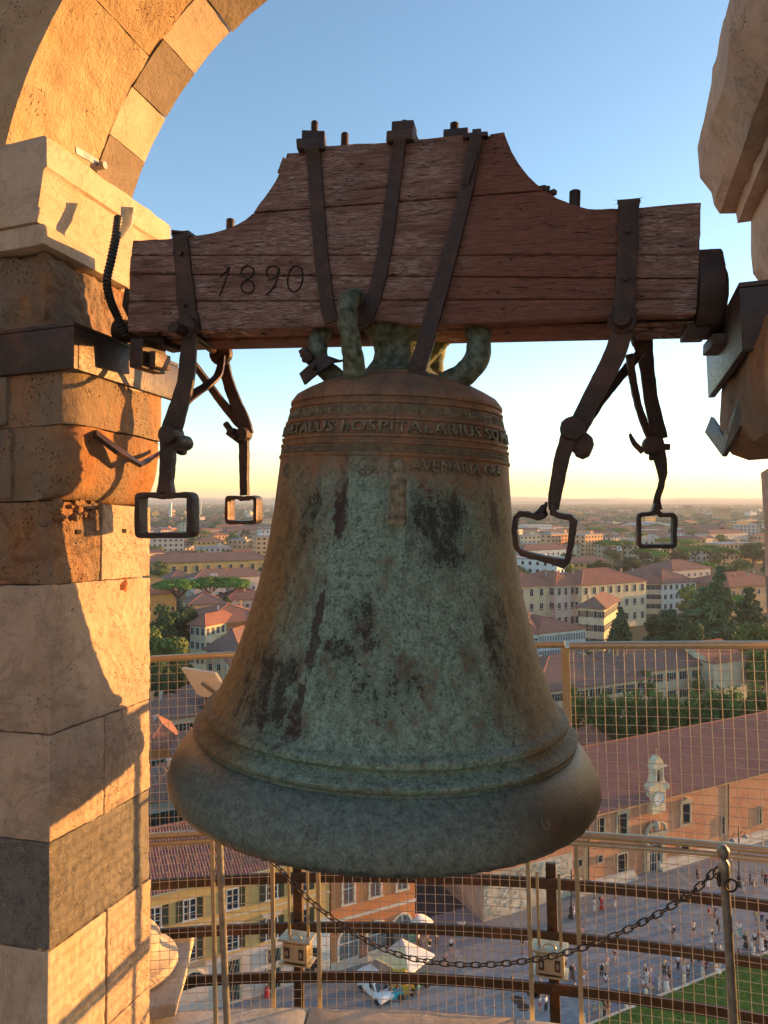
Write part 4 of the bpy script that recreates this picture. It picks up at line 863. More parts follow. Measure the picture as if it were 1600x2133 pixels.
def roofmat(name, c, stripe=True, sc_=1.0):
    m = NT(name, .95, spec=.1); f = m.noise(.25, 5, .65); g2 = m.noise(3.0*sc_, 6, .75)
    vc = m.voro(2.6*sc_, out=1)
    cc = m.ramp(f, [(.3, tuple(x*.75 for x in c)), (.7, tuple(x*1.2 for x in c))]); cc = m.mix(.45, cc, m.ramp(g2, [(.3, (c[0]*.45, c[1]*.5, c[2]*.6)), (.55, c), (.75, (c[0]*1.5, c[1]*1.9, c[2]*2.1))]))
    cc = m.mix(.25, cc, m.mix(1, cc, vc, 'MULTIPLY'))
    if stripe:
        X, Y, Z = m.sep(m.geo()[0])
        fr = m.math('FRACT', m.math('MULTIPLY', m.math('ADD', m.math('MULTIPLY', X, .914), m.math('MULTIPLY', Y, .407)), 1.6)); cc = m.mix(m.math('MULTIPLY', m.math('GREATER_THAN', fr, .62), .38), cc, tuple(x*.35 for x in c))
    m.color(cc); m.bump(g2, .5, .06); return m.mat
M['roof'] = roofmat('terracotta_roof', (.38, .18, .13)); M['roof2'] = roofmat('red_terracotta_roof', (.46, .19, .12)); M['roof3'] = roofmat('brown_terracotta_roof', (.32, .18, .135))
M['tiles'] = roofmat('old_roof_tiles', (.38, .18, .14), False, 1.6)
M['pane'] = simple('window_glass', (.02, .028, .035), .12, 0); M['frame'] = simple('window_frame', (.62, .6, .55), .6); M['shutter'] = simple('green_shutter', (.02, .028, .018), .7)
M['shutter2'] = simple('brown_shutter', (.06, .04, .025), .7); M['curtain'] = simple('drawn_curtain', (.18, .10, .08), .8); M['grille'] = simple('iron_grille', (.02, .02, .02), .6)
M['brickred'] = simple('red_brick', (.45, .12, .06), .9, 0, 30, .3, .5); M['roofgrey'] = simple('grey_roof', (.28, .27, .27), .8, 0, 1, .2)
M['teal'] = simple('teal_blind', (.12, .32, .26), .7)
gm = NT('valley_floor', .95, spec=.1); gv = gm.geo()[0]; gf = gm.noise(.012, 6, .65, gv); g3 = gm.noise(.15, 5, .7, gv)
gc = gm.ramp(gf, [(.38, (.045, .06, .022)), (.5, (.09, .085, .04)), (.6, (.16, .13, .08))]); gc = gm.mix(.35, gc, gm.ramp(g3, [(.3, (.03, .04, .018)), (.7, (.15, .12, .08))])); gm.color(gc)
m = MB(); n = 24; ring = [25, 200, 800, 3000, 14000]
m.lathe([(r_, 0) for r_ in [.01]+ring], 48); o = m.build('ground', gm.mat); tag(o, kind='structure'); o.location.z = -.02
# piazza paving with paler stone strips
wv = Vector((.895, .446, 0)); nv = Vector((-.446, .895, 0))        # along the museum front / away from the camera
pm = NT('piazza_paving', .85, spec=.25); pv = pm.geo()[0]; rot = pm.map(pv, (1, 1, 1), rot=(0, 0, -R(24)))
px_, py_, pz_ = pm.sep(rot); f1 = pm.noise(.16, 5, .6, pv); f2 = pm.noise(2.5, 6, .7, pv)
br = pm.n('ShaderNodeTexBrick'); pm.put(br.inputs['Vector'], rot); br.inputs['Scale'].default_value = 1.0; br.inputs['Brick Width'].default_value = 1.1; br.inputs['Row Height'].default_value = .5; br.inputs['Mortar Size'].default_value = .02
br.inputs['Color1'].default_value = (.29, .29, .295, 1); br.inputs['Color2'].default_value = (.35, .345, .345, 1); br.inputs['Mortar'].default_value = (.06, .06, .06, 1)
pc = pm.mix(.5, br.outputs[0], pm.ramp(f1, [(.3, (.23, .23, .235)), (.7, (.40, .39, .385))])); pc = pm.mix(.3, pc, pm.ramp(f2, [(.3, (.07, .07, .07)), (.7, (.24, .22, .2))])); pm.color(pc); pm.bump(f2, .2, .02)
def poly(name, pts, z, mat, kind='structure', thick=.0):
    m = MB(); k = len(pts)
    if thick: m.prism([(p[0], p[1]) for p in pts], z-thick, z, lambda a, b, d: (a, b, d))
    else: m.add([(p[0], p[1], z) for p in pts], [tuple(range(k))])
    return tag(m.build(name, mat), kind=kind)
O0 = Vector((11.2, 84.6, 0))              # left corner of the museum front
def q(t, s): return O0+wv*t+nv*s          # t along the front, s back from it
poly('piazza', [q(-60, 3.5)[:2], q(-60, -62)[:2], q(90, -62)[:2], q(90, 3.5)[:2]], 0, pm.mat)
poly('side_street', [q(-9.2, 3.4)[:2], q(.5, 3.4)[:2], q(.5, 70)[:2], q(-9.2, 70)[:2]], .005, simple('street_asphalt', (.06, .06, .062), .9, 0, 3, .2))
strm = simple('paving_strip', (.31, .295, .275), .85, 0, 3, .2)
for k in range(11): poly('paving_strip', [q(-14+k*8.5, -1.5)[:2], q(-13.3+k*8.5, -1.5)[:2], q(-13.3+k*8.5-6, -24)[:2], q(-14+k*8.5-6, -24)[:2]], .005, strm)
for s_ in (-7, -15.5): poly('paving_strip', [q(-40, s_)[:2], q(70, s_)[:2], q(70, s_-.6)[:2], q(-40, s_-.6)[:2]], .009, strm)
# lawn
e0 = Vector((20.5, 68.8, 0)); e1 = Vector((37.7, 77.3, 0)); ed = (e1-e0).normalized(); en = Vector((ed.y, -ed.x, 0))
gr = NT('lawn_soil', .95, spec=.1); gr.color(gr.ramp(gr.noise(.6, 6, .7, gr.geo()[0]), [(.3, (.07, .12, .02)), (.7, (.14, .19, .035))]))
poly('lawn_soil', [(e0-ed*8)[:2], (e0+ed*70)[:2], (e0+ed*70+en*40)[:2], (e0-ed*8+en*40)[:2]], .05, gr.mat, thick=.1)
gm2 = NT('grass_blades', .8, spec=.2); gm2.color(gm2.ramp(gm2.noise(.9, 4, .7, gm2.geo()[0]), [(.3, (.14, .20, .03)), (.7, (.27, .33, .055))]))
m = MB(); rd = random.Random(2)
for i in range(45000):
    a = rd.uniform(-6, 34); b = rd.random()*24
    p = e0+ed*a+en*b; an = rd.uniform(0, 6.28); h_ = rd.uniform(.05, .13); w_ = .09; dx, dy = math.cos(an)*w_, math.sin(an)*w_
    b0 = len(m.v); m.v += [(p.x-dx, p.y-dy, .05), (p.x+dx, p.y+dy, .05), (p.x+rd.uniform(-.05, .05), p.y+rd.uniform(-.05, .05), .05+h_)]; m.f.append((b0, b0+1, b0+2)); m.m.append(0)
me = bpy.data.meshes.new('grass'); me.from_pydata(m.v, [], m.f); me.materials.append(gm2.mat); o = link('grass', me); tag(o, 'short green grass of the lawn', 'grass', kind='stuff')
kb = MB(); kb.prism([(0, -.15), (78, -.15), (78, .1), (0, .1)], 0, .12, lambda a, b, d: tuple((e0-ed*8+ed*a+en*b)[:2])+(d,)); tag(kb.build('kerb', M['travertine']), kind='structure')
# bollards with a rail along the grass edge
bol = MB(); bol.lathe([(.001, .98), (.10, .95), (.15, .86), (.16, .75), (.13, .68), (.14, .6), (.155, .2), (.17, 0), (.001, 0)], 12); bme = bol.mesh('bollard', M['travertine'], 40)
for k in range(16):
    p = e0+ed*(-2.3+k*2.55)+en*-.35; o = link('bollard', bme, None, Matrix.Translation(p)); tag(o, 'short pale stone bollard on the kerb of the lawn', 'bollard', 'stone bollards along the lawn')
    m = MB(); a = p+Vector((0, 0, .8)); b = a+ed*2.55; m.tube([a+ed*.12, (a+b)/2+Vector((0, 0, -.22)), b-ed*.12], .02, 5); o = m.build('barrier_chain', M['iron']); tag(o, 'thin chain slung between two lawn bollards', 'chain', 'chains between the bollards')
# ================================================================ BUILDINGS
def roofgrid(name, c00, c10, c11, c01, parent, mat='tiles', pitch=.28, course=.42, amp=.09, trap=True):
    """real half-round tile rows between eave c00-c10 and ridge c01-c11"""
    c00, c10, c11, c01 = map(Vector, (c00, c10, c11, c01)); L = (c10-c00).length; S = (c01-c00).length
    nu = max(1, int(L/pitch)); nvv = max(1, int(S/course)); up = (c10-c00).cross(c01-c00).normalized()
    if up.z < 0: up = -up
    rd = random.Random(nu); vs = []; fs = []; K = 4; cols = nu*K+1
    for j in range(nvv+1):
        for half in ((0,) if j == nvv else (0, 1)):
            v = min(1, (j+(.96 if half else 0))/nvv); lift = .035 if half == 0 else 0.0
            A = c00.lerp(c01, v); B = c10.lerp(c11, v)
            for i in range(cols):
                u = i/(cols-1); ph = (0, .8, 1, .8)[i % K]; jit = rd.uniform(-.014, .014); vs.append(A.lerp(B, u)+up*(amp*ph*1.4+.02+lift+jit))
    rows = len(vs)//cols
    for j in range(rows-1):
        for i in range(cols-1): a = j*cols+i; fs.append((a, a+1, a+cols+1, a+cols))
    m = MB(); m.add(vs, fs); me = bpy.data.meshes.new(name); me.from_pydata(m.v, [], m.f); me.materials.append(M[mat]); o = link(name, me, parent, I4); o['kind'] = 'stuff'; return o
winc = {}
def winmesh(w, h, style):
    k = (round(w, 2), round(h, 2), style)
    if k in winc: return winc[k]
    m = MB(); t = .07 if w < 1.2 else .09     # local: x along the wall, y outwards = -y, z up, origin at the sill middle
    m.box((0, -.02, h/2), (w, .03, h), mi=1)                                             # pane
    fr = 0
    for s in (-1, 1): m.box((s*(w/2), -.05, h/2), (t, .10, h+t), mi=fr)
    m.box((0, -.05, h), (w+t, .12, t), mi=fr); m.box((0, -.07, 0), (w+t*2.5, .18, t), mi=fr)
    m.box((0, -.045, h/2), (.05, .04, h), mi=fr)
    if style != 'far': m.box((0, -.045, h*.62), (w, .04, .04), mi=fr)
    if style in ('sh', 'shb', 'far'):
        for s in (-1, 1): m.box((s*(w*.5+t+w*.24), -.06, h/2), (w*.46, .05, h), mi=2)
    if style == 'closed': m.box((0, -.045, h/2), (w*.96, .03, h*.98), mi=2)
    mats = [M['frame'], M['pane'], M['shutter2'] if style == 'shb' else M['shutter']]
    winc[k] = m.mesh('window', mats); return winc[k]
def house(name, pos, rz, w, d, h, wallm, roofm='roof', roof='hip', rh=None, rows=2, wn_=None, wsize=(1.1, 1.7), style='sh', label=None, cat='building', over=.5, win=True, chim=2, sides=('f', 'r', 'l'), group=None, z0=1.2, seed=0, band=False, tile=False, wmat=None):
    """pos: middle of the front edge at ground level; rz turns it; front looks to -y; body runs back along +y"""
    root = empty(name, pos, rz); rd = random.Random(seed+int(w*10+d*7))
    if label: tag(root, label, cat, group)
    m = MB(); m.box((0, d/2, h/2-.5), (w, d, h+1)); m.build('wall', M[wallm], root, None, I4)
    rh = rh if rh is not None else min(w, d)*.22
    m = MB(); e = over; x0, x1, y0, y1 = -w/2-e, w/2+e, -e, d+e; zz = h
    if roof == 'hip':
        if w >= d: r0, r1 = (x0+(d/2+e), d/2), (x1-(d/2+e), d/2)
        else: r0, r1 = (0, y0+(w/2+e)), (0, y1-(w/2+e))
        A, B, C, D_ = (x0, y0, zz), (x1, y0, zz), (x1, y1, zz), (x0, y1, zz); P, Q = (*r0, zz+rh), (*r1, zz+rh)
        if w >= d: fs = [(A, B, Q, P), (C, D_, P, Q), (B, C, Q), (D_, A, P)]
        else: fs = [(A, B, P), (C, D_, Q), (B, C, Q, P), (D_, A, P, Q)]
        vs = []; ff = []
        for f in fs: b0 = len(vs); vs += list(f); ff.append(tuple(range(b0, b0+len(f))))
        m.add(vs, ff)
    elif roof == 'gable':
        A, B, C, D_ = (x0, y0, zz), (x1, y0, zz), (x1, y1, zz), (x0, y1, zz); P, Q = (x0, d/2, zz+rh), (x1, d/2, zz+rh)
        m.add([A, B, Q, P, C, D_], [(0, 1, 2, 3), (4, 5, 3, 2)])
        g_ = MB(); g_.prism([(0, zz), (d, zz), (d/2, zz+rh-.1)], -w/2, w/2, lambda a, b, c: (c, a, b)); g_.build('gable', M[wallm], root, None, I4)
    elif roof == 'shed':
        m.add([(x0, y0, zz), (x1, y0, zz), (x1, y1, zz+rh), (x0, y1, zz+rh)], [(0, 1, 2, 3)]); g_ = MB(); g_.prism([(0, zz), (d, zz), (d, zz+rh-.1)], -w/2, w/2, lambda a, b, c: (c, a, b)); g_.build('gable', M[wallm], root, None, I4)
    else: m.box((0, d/2, zz+.25), (w+.3, d+.3, .5))
    if roof != 'flat': m.box((0, d/2, zz-.12), (w+2*e, d+2*e, .22))
    me = m.mesh('roof', M[roofm]); ro = link('roof', me, root, I4)
    if roof in ('hip', 'gable') and rh > .6 and h < 40:
        cm_ = MB()                                     # ridge cap
        if roof == 'gable': cm_.tube([(x0, d/2, zz+rh+.03), (x1, d/2, zz+rh+.03)], .14, 5)
        else:
            P, Q = Vector(P), Vector(Q); cm_.tube([P, Q+Vector((1e-4, 0, 0))], .14, 5)
            for cc_, rr_ in ((A, P if w >= d else P), (B, Q if w >= d else P), (C, Q), (D_, P if w >= d else Q)): cm_.tube([cc_, rr_], .13, 4)
        cm_.build('ridge_tiles', M['roof2'], root, None, I4)
    for k in range(chim):
        cx_, cy_ = rd.uniform(-w*.38, w*.38), rd.uniform(d*.3, d*.7); m = MB(); m.box((cx_, cy_, zz+rh*.6+.6), (.5, .5, 1.5)); m.box((cx_, cy_, zz+rh*.6+1.42), (.7, .7, .12)); m.build('chimney', M['w_peach' if k % 2 else 'w_grey'], root, None, I4)
    if win:
        nf = wn_ or max(2, int(w/3.6)); st = (h-z0)/rows; wme = winmesh(*wsize, style)
        for sd in sides:
            L = w if sd in 'fb' else d; n_ = nf if sd in 'fb' else max(1, int(d/ (w/nf)))
            for r_ in range(rows):
                for k in range(n_):
                    a = (k+.5)/n_*L-L/2; z = z0+r_*st+st*.28
                    if sd == 'f': Mx = Matrix.Translation((a, 0, z))
                    elif sd == 'r': Mx = Matrix.Translation((w/2, d/2+a, z)) @ Matrix.Rotation(R(90), 4, 'Z')
                    elif sd == 'l': Mx = Matrix.Translation((-w/2, d/2+a, z)) @ Matrix.Rotation(R(-90), 4, 'Z')
                    link('window', wme, root, Mx)
    if band:
        m = MB(); m.box((0, d/2, h*.5), (w+.16, d+.16, .22)); m.box((0, d/2, h-.35), (w+.3, d+.3, .3)); m.build('string_course', M['travertine'], root, None, I4)
    return root
AL = math.atan2(wv.y, wv.x)
# ---- the museum: long brick building with the clock
mus = empty('museum_building', O0, AL); tag(mus, 'long orange brick museum with a clock gable facing the piazza', 'building')
ML = 78; MH = 9.2; MD = 17
m = MB(); m.box((ML/2, MD/2, MH/2-.5), (ML, MD, MH+1)); m.build('wall', M['w_brick'], mus, None, I4)
m = MB(); m.prism([(0, MH), (MD, MH), (MD/2, MH+4.3)], .0, ML, lambda a, b, c: (c, a, b)); m.build('gable', M['w_brick'], mus, None, I4)
roofgrid('roof_tiles', (-.5, -.7, MH+.05), (ML+.5, -.7, MH+.05), (ML+.5, MD/2, MH+4.7), (-.5, MD/2, MH+4.7), mus, pitch=.36)
roofgrid('roof_tiles', (-.5, MD+.7, MH+.05), (ML+.5, MD+.7, MH+.05), (ML+.5, MD/2, MH+4.7), (-.5, MD/2, MH+4.7), mus, pitch=.6, course=.9)
m = MB(); m.tube([(-.5, MD/2, MH+4.8), (ML+.5, MD/2, MH+4.8)], .16, 6); m.build('ridge_tiles', M['roof2'], mus, None, I4)
m = MB(); m.box((ML/2, -.35, MH-.02), (ML+.6, .7, .12)); m.box((ML/2, -.12, MH-.25), (ML, .22, .3)); m.build('eave', M['w_peach'], mus, None, I4)
m = MB(); m.box((6.5, -.08, 2.6), (12.9, .16, 5.2)); m.box((.2, 4, 2.6), (.5, 8, 5.3)); m.build('rubble_base', M['w_rubble'], mus, None, I4)
rd = random.Random(4)
for i in range(150):
    cx_ = rd.uniform(.4, 12.5); cz = rd.uniform(.3, 4.9); w_, h_ = rd.uniform(.35, .8), rd.uniform(.25, .42); m = MB(); m.box((cx_, -.17-rd.random()*.03, cz), (w_, .06, h_)); m.build('stone', M['w_rubble' if i % 3 else 'travertine'], mus, None, I4)
m = MB(); m.prism([(0, 0), (-.95, 0), (-.95, .38), (-.55, .42), (-.5, .9), (0, 1.0)], 13.2, 22.9, lambda a, b, c: (c, a, b)); m.prism([(0, 0), (-.95, 0), (-.95, .38), (-.55, .42), (-.5, .9), (0, 1.0)], 27.1, ML, lambda a, b, c: (c, a, b)); m.build('stone_bench', M['travertine'], mus, None, I4)
def tpx(px): # along-front coordinate of a photo column
    k = (px-800)/F; return (k*O0.y-O0.x)/(wv.x-k*wv.y)
def zpx(px, py): t = tpx(px); return H-(py-1040)/F*(O0.y+wv.y*t)
def mwin(px, py, w, h, nm='window', ped=True, bars=True, arch_=False, surround=.28):
    t, z = tpx(px), zpx(px, py); g = bpy.data.objects.new(nm, None); col.objects.link(g); g.parent = mus; g.matrix_basis = Matrix.Translation((t, 0, z)); I = I4
    m = MB(); m.box((0, -.03, 0), (w, .05, h)); m.build('pane', M['pane'], g, None, I)
    if surround:
        m = MB()
        for s in (-1, 1): m.box((s*(w/2+surround/2), -.1, 0), (surround, .2, h+surround))
        m.box((0, -.1, h/2+surround/2), (w+2*surround, .22, surround)); m.box((0, -.14, -h/2-surround/2), (w+2.6*surround, .3, surround*.8))
        if ped: m.prism([(-w*.75, 0), (w*.75, 0), (w*.75, .14), (0, .55), (-w*.75, .14)], -.02, -.42, lambda a, b, c: (a, c, h/2+surround*1.1+b))
        m.build('frame', M['pietra'], g, None, I)
    if bars:
        m = MB()
        for k in range(1, 5): m.box((-w/2+w*k/5, -.09, 0), (.035, .03, h))
        for k in range(1, 7): m.box((0, -.09, -h/2+h*k/7), (w, .03, .035))
        m.build('grille', M['grille'], g, None, I)
    return g
for px, py in ((1295, 1716), (1427, 1694)): mwin(px, py, 1.5, 2.6)
mwin(1250, 1719, 1.1, 1.9, ped=False, surround=.15)
for px, py in ((1295, 1797), (1425, 1778)): mwin(px, py, 1.5, 2.3, ped=False, surround=.2)
for px, py in ((1505, 1718), (1583, 1697)): mwin(px, py, .55, 2.4, ped=False, bars=False, surround=.1)
for px, py, w, h in ((1206, 1797, .8, .9), (1177, 1803, .5, 1.5), (1249, 1788, .7, .8)): mwin(px, py, w, h, ped=False, bars=False, surround=.08)
for px in (1516, 1225):
    t = tpx(px); m = MB(); m.tube([(t, -.1, .2), (t, -.1, MH-.4)], .09, 6); m.build('downpipe', M['shutter2'], mus, None, I4); m = MB(); m.box((t-.35, -.04, MH/2), (.55, .08, MH-.3)); m.build('pilaster', M['w_peach'], mus, None, I4)
td = tpx(1362); door = bpy.data.objects.new('door', None); col.objects.link(door); door.parent = mus; door.matrix_basis = Matrix.Translation((td, 0, 0))
m = MB(); m.box((0, -.04, 2.0), (2.2, .06, 4.0)); m.build('opening', M['pane'], door, None, I4)
m = MB(); [m.box((s*1.35, -.22, 2.2), (.5, .42, 4.4)) for s in (-1, 1)]; [m.box((s*1.75, -.12, 2.1), (.3, .22, 4.2)) for s in (-1, 1)]; m.box((0, -.25, 4.6), (3.9, .5, .4)); m.box((0, -.3, 4.95), (4.3, .62, .22)); m.build('door_surround', M['pietra'], door, None, I4)
m = MB(); [m.box((s*.55, -.10, 1.7), (.06, .05, 3.4)) for s in (-1.9, -.9, 0, .9, 1.9)]; [m.box((0, -.1, z), (2.2, .05, .06)) for z in (1.0, 2.2, 3.3)]; m.build('door_bars', M['frame'], door, None, I4)
m = MB()
for s in (-1, 1): m.tube([(s*1.7, -.4, 5.1), (s*1.5, -.42, 5.7), (s*.9, -.45, 6.15), (s*.35, -.45, 6.2)], [.22, .26, .24, .16], 8)
m.lathe([(.01, 1.5), (.35, 1.35), (.5, .9), (.42, .3), (.15, 0), (.01, 0)], 12, Matrix.Translation((0, -.4, 5.15))); finish(m.build('coat_of_arms', M['pietra'], door, None, I4), 0, disp=.08, dscale=.3, cuts=1)
# clock gable
cg = bpy.data.objects.new('clock_gable', None); col.objects.link(cg); cg.parent = mus; cg.matrix_basis = Matrix.Translation((tpx(1362), -.42, zpx(1362, 1662)+.25))
def half(P): return P+[(-x, z) for x, z in P[::-1]]
Pg = half([(1.15, -1.9), (1.2, .0), (1.25, .9), (1.55, 1.15), (1.6, 1.6), (1.35, 1.8), (1.05, 2.1), (.85, 2.7), (.80, 3.9), (1.0, 4.0), (1.0, 4.2), (.8, 4.35), (.65, 4.8), (.3, 5.1), (.12, 5.3)])
m = MB(); m.prism(Pg, -.45, .55, lambda a, b, c: (a, c, b)); m.build('gable_wall', M['w_cream'], cg, None, I4)
m = MB(); m.prism([(-.3, 2.2), (.3, 2.2), (.3, 3.3), (.2, 3.55), (0, 3.65), (-.2, 3.55), (-.3, 3.3)], -.5, -.46, lambda a, b, c: (a, c, b)); m.build('niche', M['pane'], cg, None, I4)
m = MB(); [m.tube([(s*1.5, -.35, .9), (s*1.72, -.4, 1.2), (s*1.6, -.4, 1.6), (s*1.25, -.38, 1.7)], .14, 7) for s in (-1, 1)]; m.box((0, -.2, 4.1), (2.3, 1.1, .16)); m.box((0, -.2, 1.95), (1.9, .9, .14)); [m.box((s*.62, -.5, 3.0), (.2, .16, 1.7)) for s in (-1, 1)]; m.build('moulding', M['travertine'], cg, None, I4)
m = MB(); m.lathe([(.01, 0), (.16, .1), (.1, .3), (.03, .5), (.02, 1.1)], 8, Matrix.Translation((0, 0, 5.3))); m.box((0, 0, 6.1), (.5, .05, .07)); m.build('finial', M['pietra'], cg, None, I4)
cr = Matrix.Translation((0, -.46, 0)) @ Matrix.Rotation(R(90), 4, 'X'); m = MB(); m.lathe([(.001, .03), (.86, .03), (.9, .0)], 32, cr); m.build('clock_face', simple('clock_white', (.8, .78, .72), .6), cg, None, I4)
m = MB(); m.tube([(.94*math.cos(2*PI*k/28), -.48, .94*math.sin(2*PI*k/28)) for k in range(28)], .07, 6, closed=True); m.build('clock_rim', M['pietra'], cg, None, I4)
for k in range(12):
    a = 2*PI*k/12; m = MB(); m.strip([(.62*math.sin(a), -.505, .62*math.cos(a)), (.8*math.sin(a), -.505, .8*math.cos(a))], .06, .02, (0, -1, 0)); m.build('hour_mark', M['grille'], cg, None, I4)
for a, l in ((R(-8), .62), (R(-150), .42)): m = MB(); m.strip([(0, -.52, 0), (l*math.sin(a), -.52, l*math.cos(a))], .07, .02, (0, -1, 0)); m.build('clock_hand', M['grille'], cg, None, I4)
# ---- orange house with arched shopfronts
B2 = empty('orange_house', q(-18.9, -.8), AL); tag(B2, 'orange plastered house with tall stone framed windows and arched shopfronts', 'building')
BW, BH, BD = 9.7, 13.2, 14
m = MB(); m.box((BW/2, BD/2, BH/2), (BW, BD, BH)); m.build('wall', M['w_orange'], B2, None, I4)
m = MB(); m.box((BW/2, -.06, 5.1), (BW+.1, .14, .28)); m.box((BW/2, -.03, .5), (BW+.06, .1, 1.0)); m.build('string_course', M['travertine'], B2, None, I4)
roofgrid('roof_tiles', (-.6, -.7, BH), (BW+.6, -.7, BH), (BW+.6, BD/2, BH+2.6), (-.6, BD/2, BH+2.6), B2)
m = MB(); m.box((BW/2, BD/2+3, BH+.9), (BW+1, BD/2+1, .3)); m.build('roof', M['roof'], B2, None, I4)
for t in (1.9, 4.95, 8.1):
    for z, hh in ((6.6, 2.3), (10.3, 2.0)):
        g = bpy.data.objects.new('window', None); col.objects.link(g); g.parent = B2; g.matrix_basis = Matrix.Translation((t, 0, z))
        m = MB(); m.box((0, -.02, hh/2), (1.15, .05, hh)); m.build('pane', M['curtain'], g, None, I4)
        m = MB(); [m.box((s*.68, -.08, hh/2), (.2, .16, hh+.2)) for s in (-1, 1)]; m.box((0, -.08, hh+.1), (1.56, .18, .2)); m.box((0, -.12, -.05), (1.7, .28, .16)); m.build('frame', M['travertine'], g, None, I4)
        m = MB(); m.box((0, -.06, hh/2), (.07, .05, hh)); m.box((0, -.06, hh*.66), (1.15, .05, .06)); m.build('mullion', M['frame'], g, None, I4)
def archp(w, h, n=8): return [(-w/2, 0), (w/2, 0), (w/2, h-w/2)]+[(w/2*math.cos(R(180*k/n)), h-w/2+w/2*math.sin(R(180*k/n))) for k in range(1, n)]+[(-w/2, h-w/2)]
M['shopglass'] = simple('shop_glass', (.12, .15, .16), .15, 0, 1.5, .4)
for t in (1.9, 5.1, 8.1):
    g = bpy.data.objects.new('shopfront', None); col.objects.link(g); g.parent = B2; g.matrix_basis = Matrix.Translation((t, 0, 0))
    m = MB(); m.prism(archp(2.1, 3.9), -.02, -.05, lambda a, b, c: (a, c, b)); m.build('pane', M['shopglass'], g, None, I4)
    P = [(1.15*math.cos(R(180*k/12)), 2.85+1.15*math.sin(R(180*k/12))) for k in range(13)]; P = [(1.15, 0)]+P+[(-1.15, 0)]
    m = MB(); m.strip([(a, -.07, b) for a, b in P], .22, .14, (0, -1, 0)); m.build('frame', M['travertine'], g, None, I4)
    m = MB(); m.box((0, -.08, 1.9), (.07, .05, 3.8)); m.box((0, -.08, 2.6), (2.1, .05, .07)); m.build('mullion', M['frame'], g, None, I4)
for t, c_ in ((3.5, 'curtain'), (6.6, 'pane'), (9.3, 'teal')):
    m = MB(); m.box((t, -.1, 1.7), (.9, .15, 2.0)); m.build('display_case', M[c_], B2, None, I4)
for t in (.3, 3.45): m = MB(); m.tube([(t, -.1, 4.3), (t, -.6, 4.5)], .04, 5); m.lathe([(.03, .3), (.25, 0)], 8, Matrix.Translation((t, -.65, 4.25))); m.build('wall_lamp', M['grille'], B2, None, I4)
# ---- ochre house on the left
B1 = empty('ochre_house', q(-50, -.8), AL); tag(B1, 'ochre house with green shutters over a pale limewashed ground floor', 'building')
BW, BH, BD = 30.9, 12.3, 13
m = MB(); m.box((BW/2, BD/2, BH/2), (BW, BD, BH)); m.build('wall', M['w_yellow'], B1, None, I4)
m = MB(); m.box((BW/2-1.3, -.05, 2.35), (BW-2.4, .12, 4.7)); m.build('ground_floor', M['w_pinkwhite'], B1, None, I4)
m = MB(); m.box((BW-1.35, -.04, 2.9), (2.8, .10, 5.8)); m.build('ground_floor', M['w_white'], B1, None, I4)
m = MB(); m.box((BW/2, -.04, 8.3), (BW+.04, .12, .14)); m.box((BW/2, -.25, BH-.12), (BW+.3, .5, .22)); m.build('string_course', M['w_cream'], B1, None, I4)
roofgrid('roof_tiles', (-.6, -.8, BH), (BW+.3, -.8, BH), (BW+.3, BD/2, BH+2.9), (-.6, BD/2, BH+2.9), B1)
roofgrid('roof_tiles', (-.6, BD+.6, BH), (BW+.3, BD+.6, BH), (BW+.3, BD/2, BH+2.9), (-.6, BD/2, BH+2.9), B1, pitch=.6, course=.9)
m = MB(); m.tube([(-.6, BD/2, BH+3), (BW+.3, BD/2, BH+3)], .15, 6); m.build('ridge_tiles', M['roof2'], B1, None, I4)
O1 = B1.location.copy()
def t1(px): k = (px-800)/F; return (k*O1.y-O1.x)/(wv.x-k*wv.y)
def z1_(px, py): return H-(py-1040)/F*(O1.y+wv.y*t1(px))
for px, py in ((395, 1893), (484, 1872), (566, 1852), (630, 1838), (322, 1910)):
    t = t1(px)
    for z, hh, nm in ((9.0, 1.9, 0), (5.1, 2.1, 1)):
        g = bpy.data.objects.new('window', None); col.objects.link(g); g.parent = B1; g.matrix_basis = Matrix.Translation((t, 0, z))
        m = MB(); m.box((0, -.02, hh/2), (1.1, .04, hh)); m.build('pane', M['pane'], g, None, I4)
        m = MB(); [m.box((s*.57, -.06, hh/2), (.1, .12, hh)) for s in (-1, 1)]; m.box((0, -.06, hh), (1.24, .12, .1)); m.box((0, -.06, hh/2), (.1, .07, hh)); [m.box((0, -.05, hh*f), (1.1, .05, .05)) for f in (.33, .66)]; m.box((0, -.1, -.03), (1.5, .22, .1)); m.build('frame', M['frame'], g, None, I4)
        for s in (-1, 1): m = MB(); m.box((s*.95, -.09, hh/2), (.55, .06, hh)); [m.box((s*.95, -.13, hh*k/9), (.45, .03, .06)) for k in range(1, 9)]; m.build('shutter', M['shutter'], g, None, I4)
        if nm: m = MB(); m.box((0, -.18, hh+.42), (1.9, .36, .14)); m.box((0, -.12, hh+.3), (1.6, .22, .14)); m.build('lintel', M['travertine'], g, None, I4)
t = t1(396); m = MB(); m.box((t, -.45, 4.8), (2.6, .9, .18)); [m.box((t-1.2+k*.2, -.85, 5.3), (.03, .03, .9)) for k in range(13)]; m.box((t, -.85, 5.75), (2.5, .05, .05)); m.build('balcony', M['pietra'], B1, None, I4)
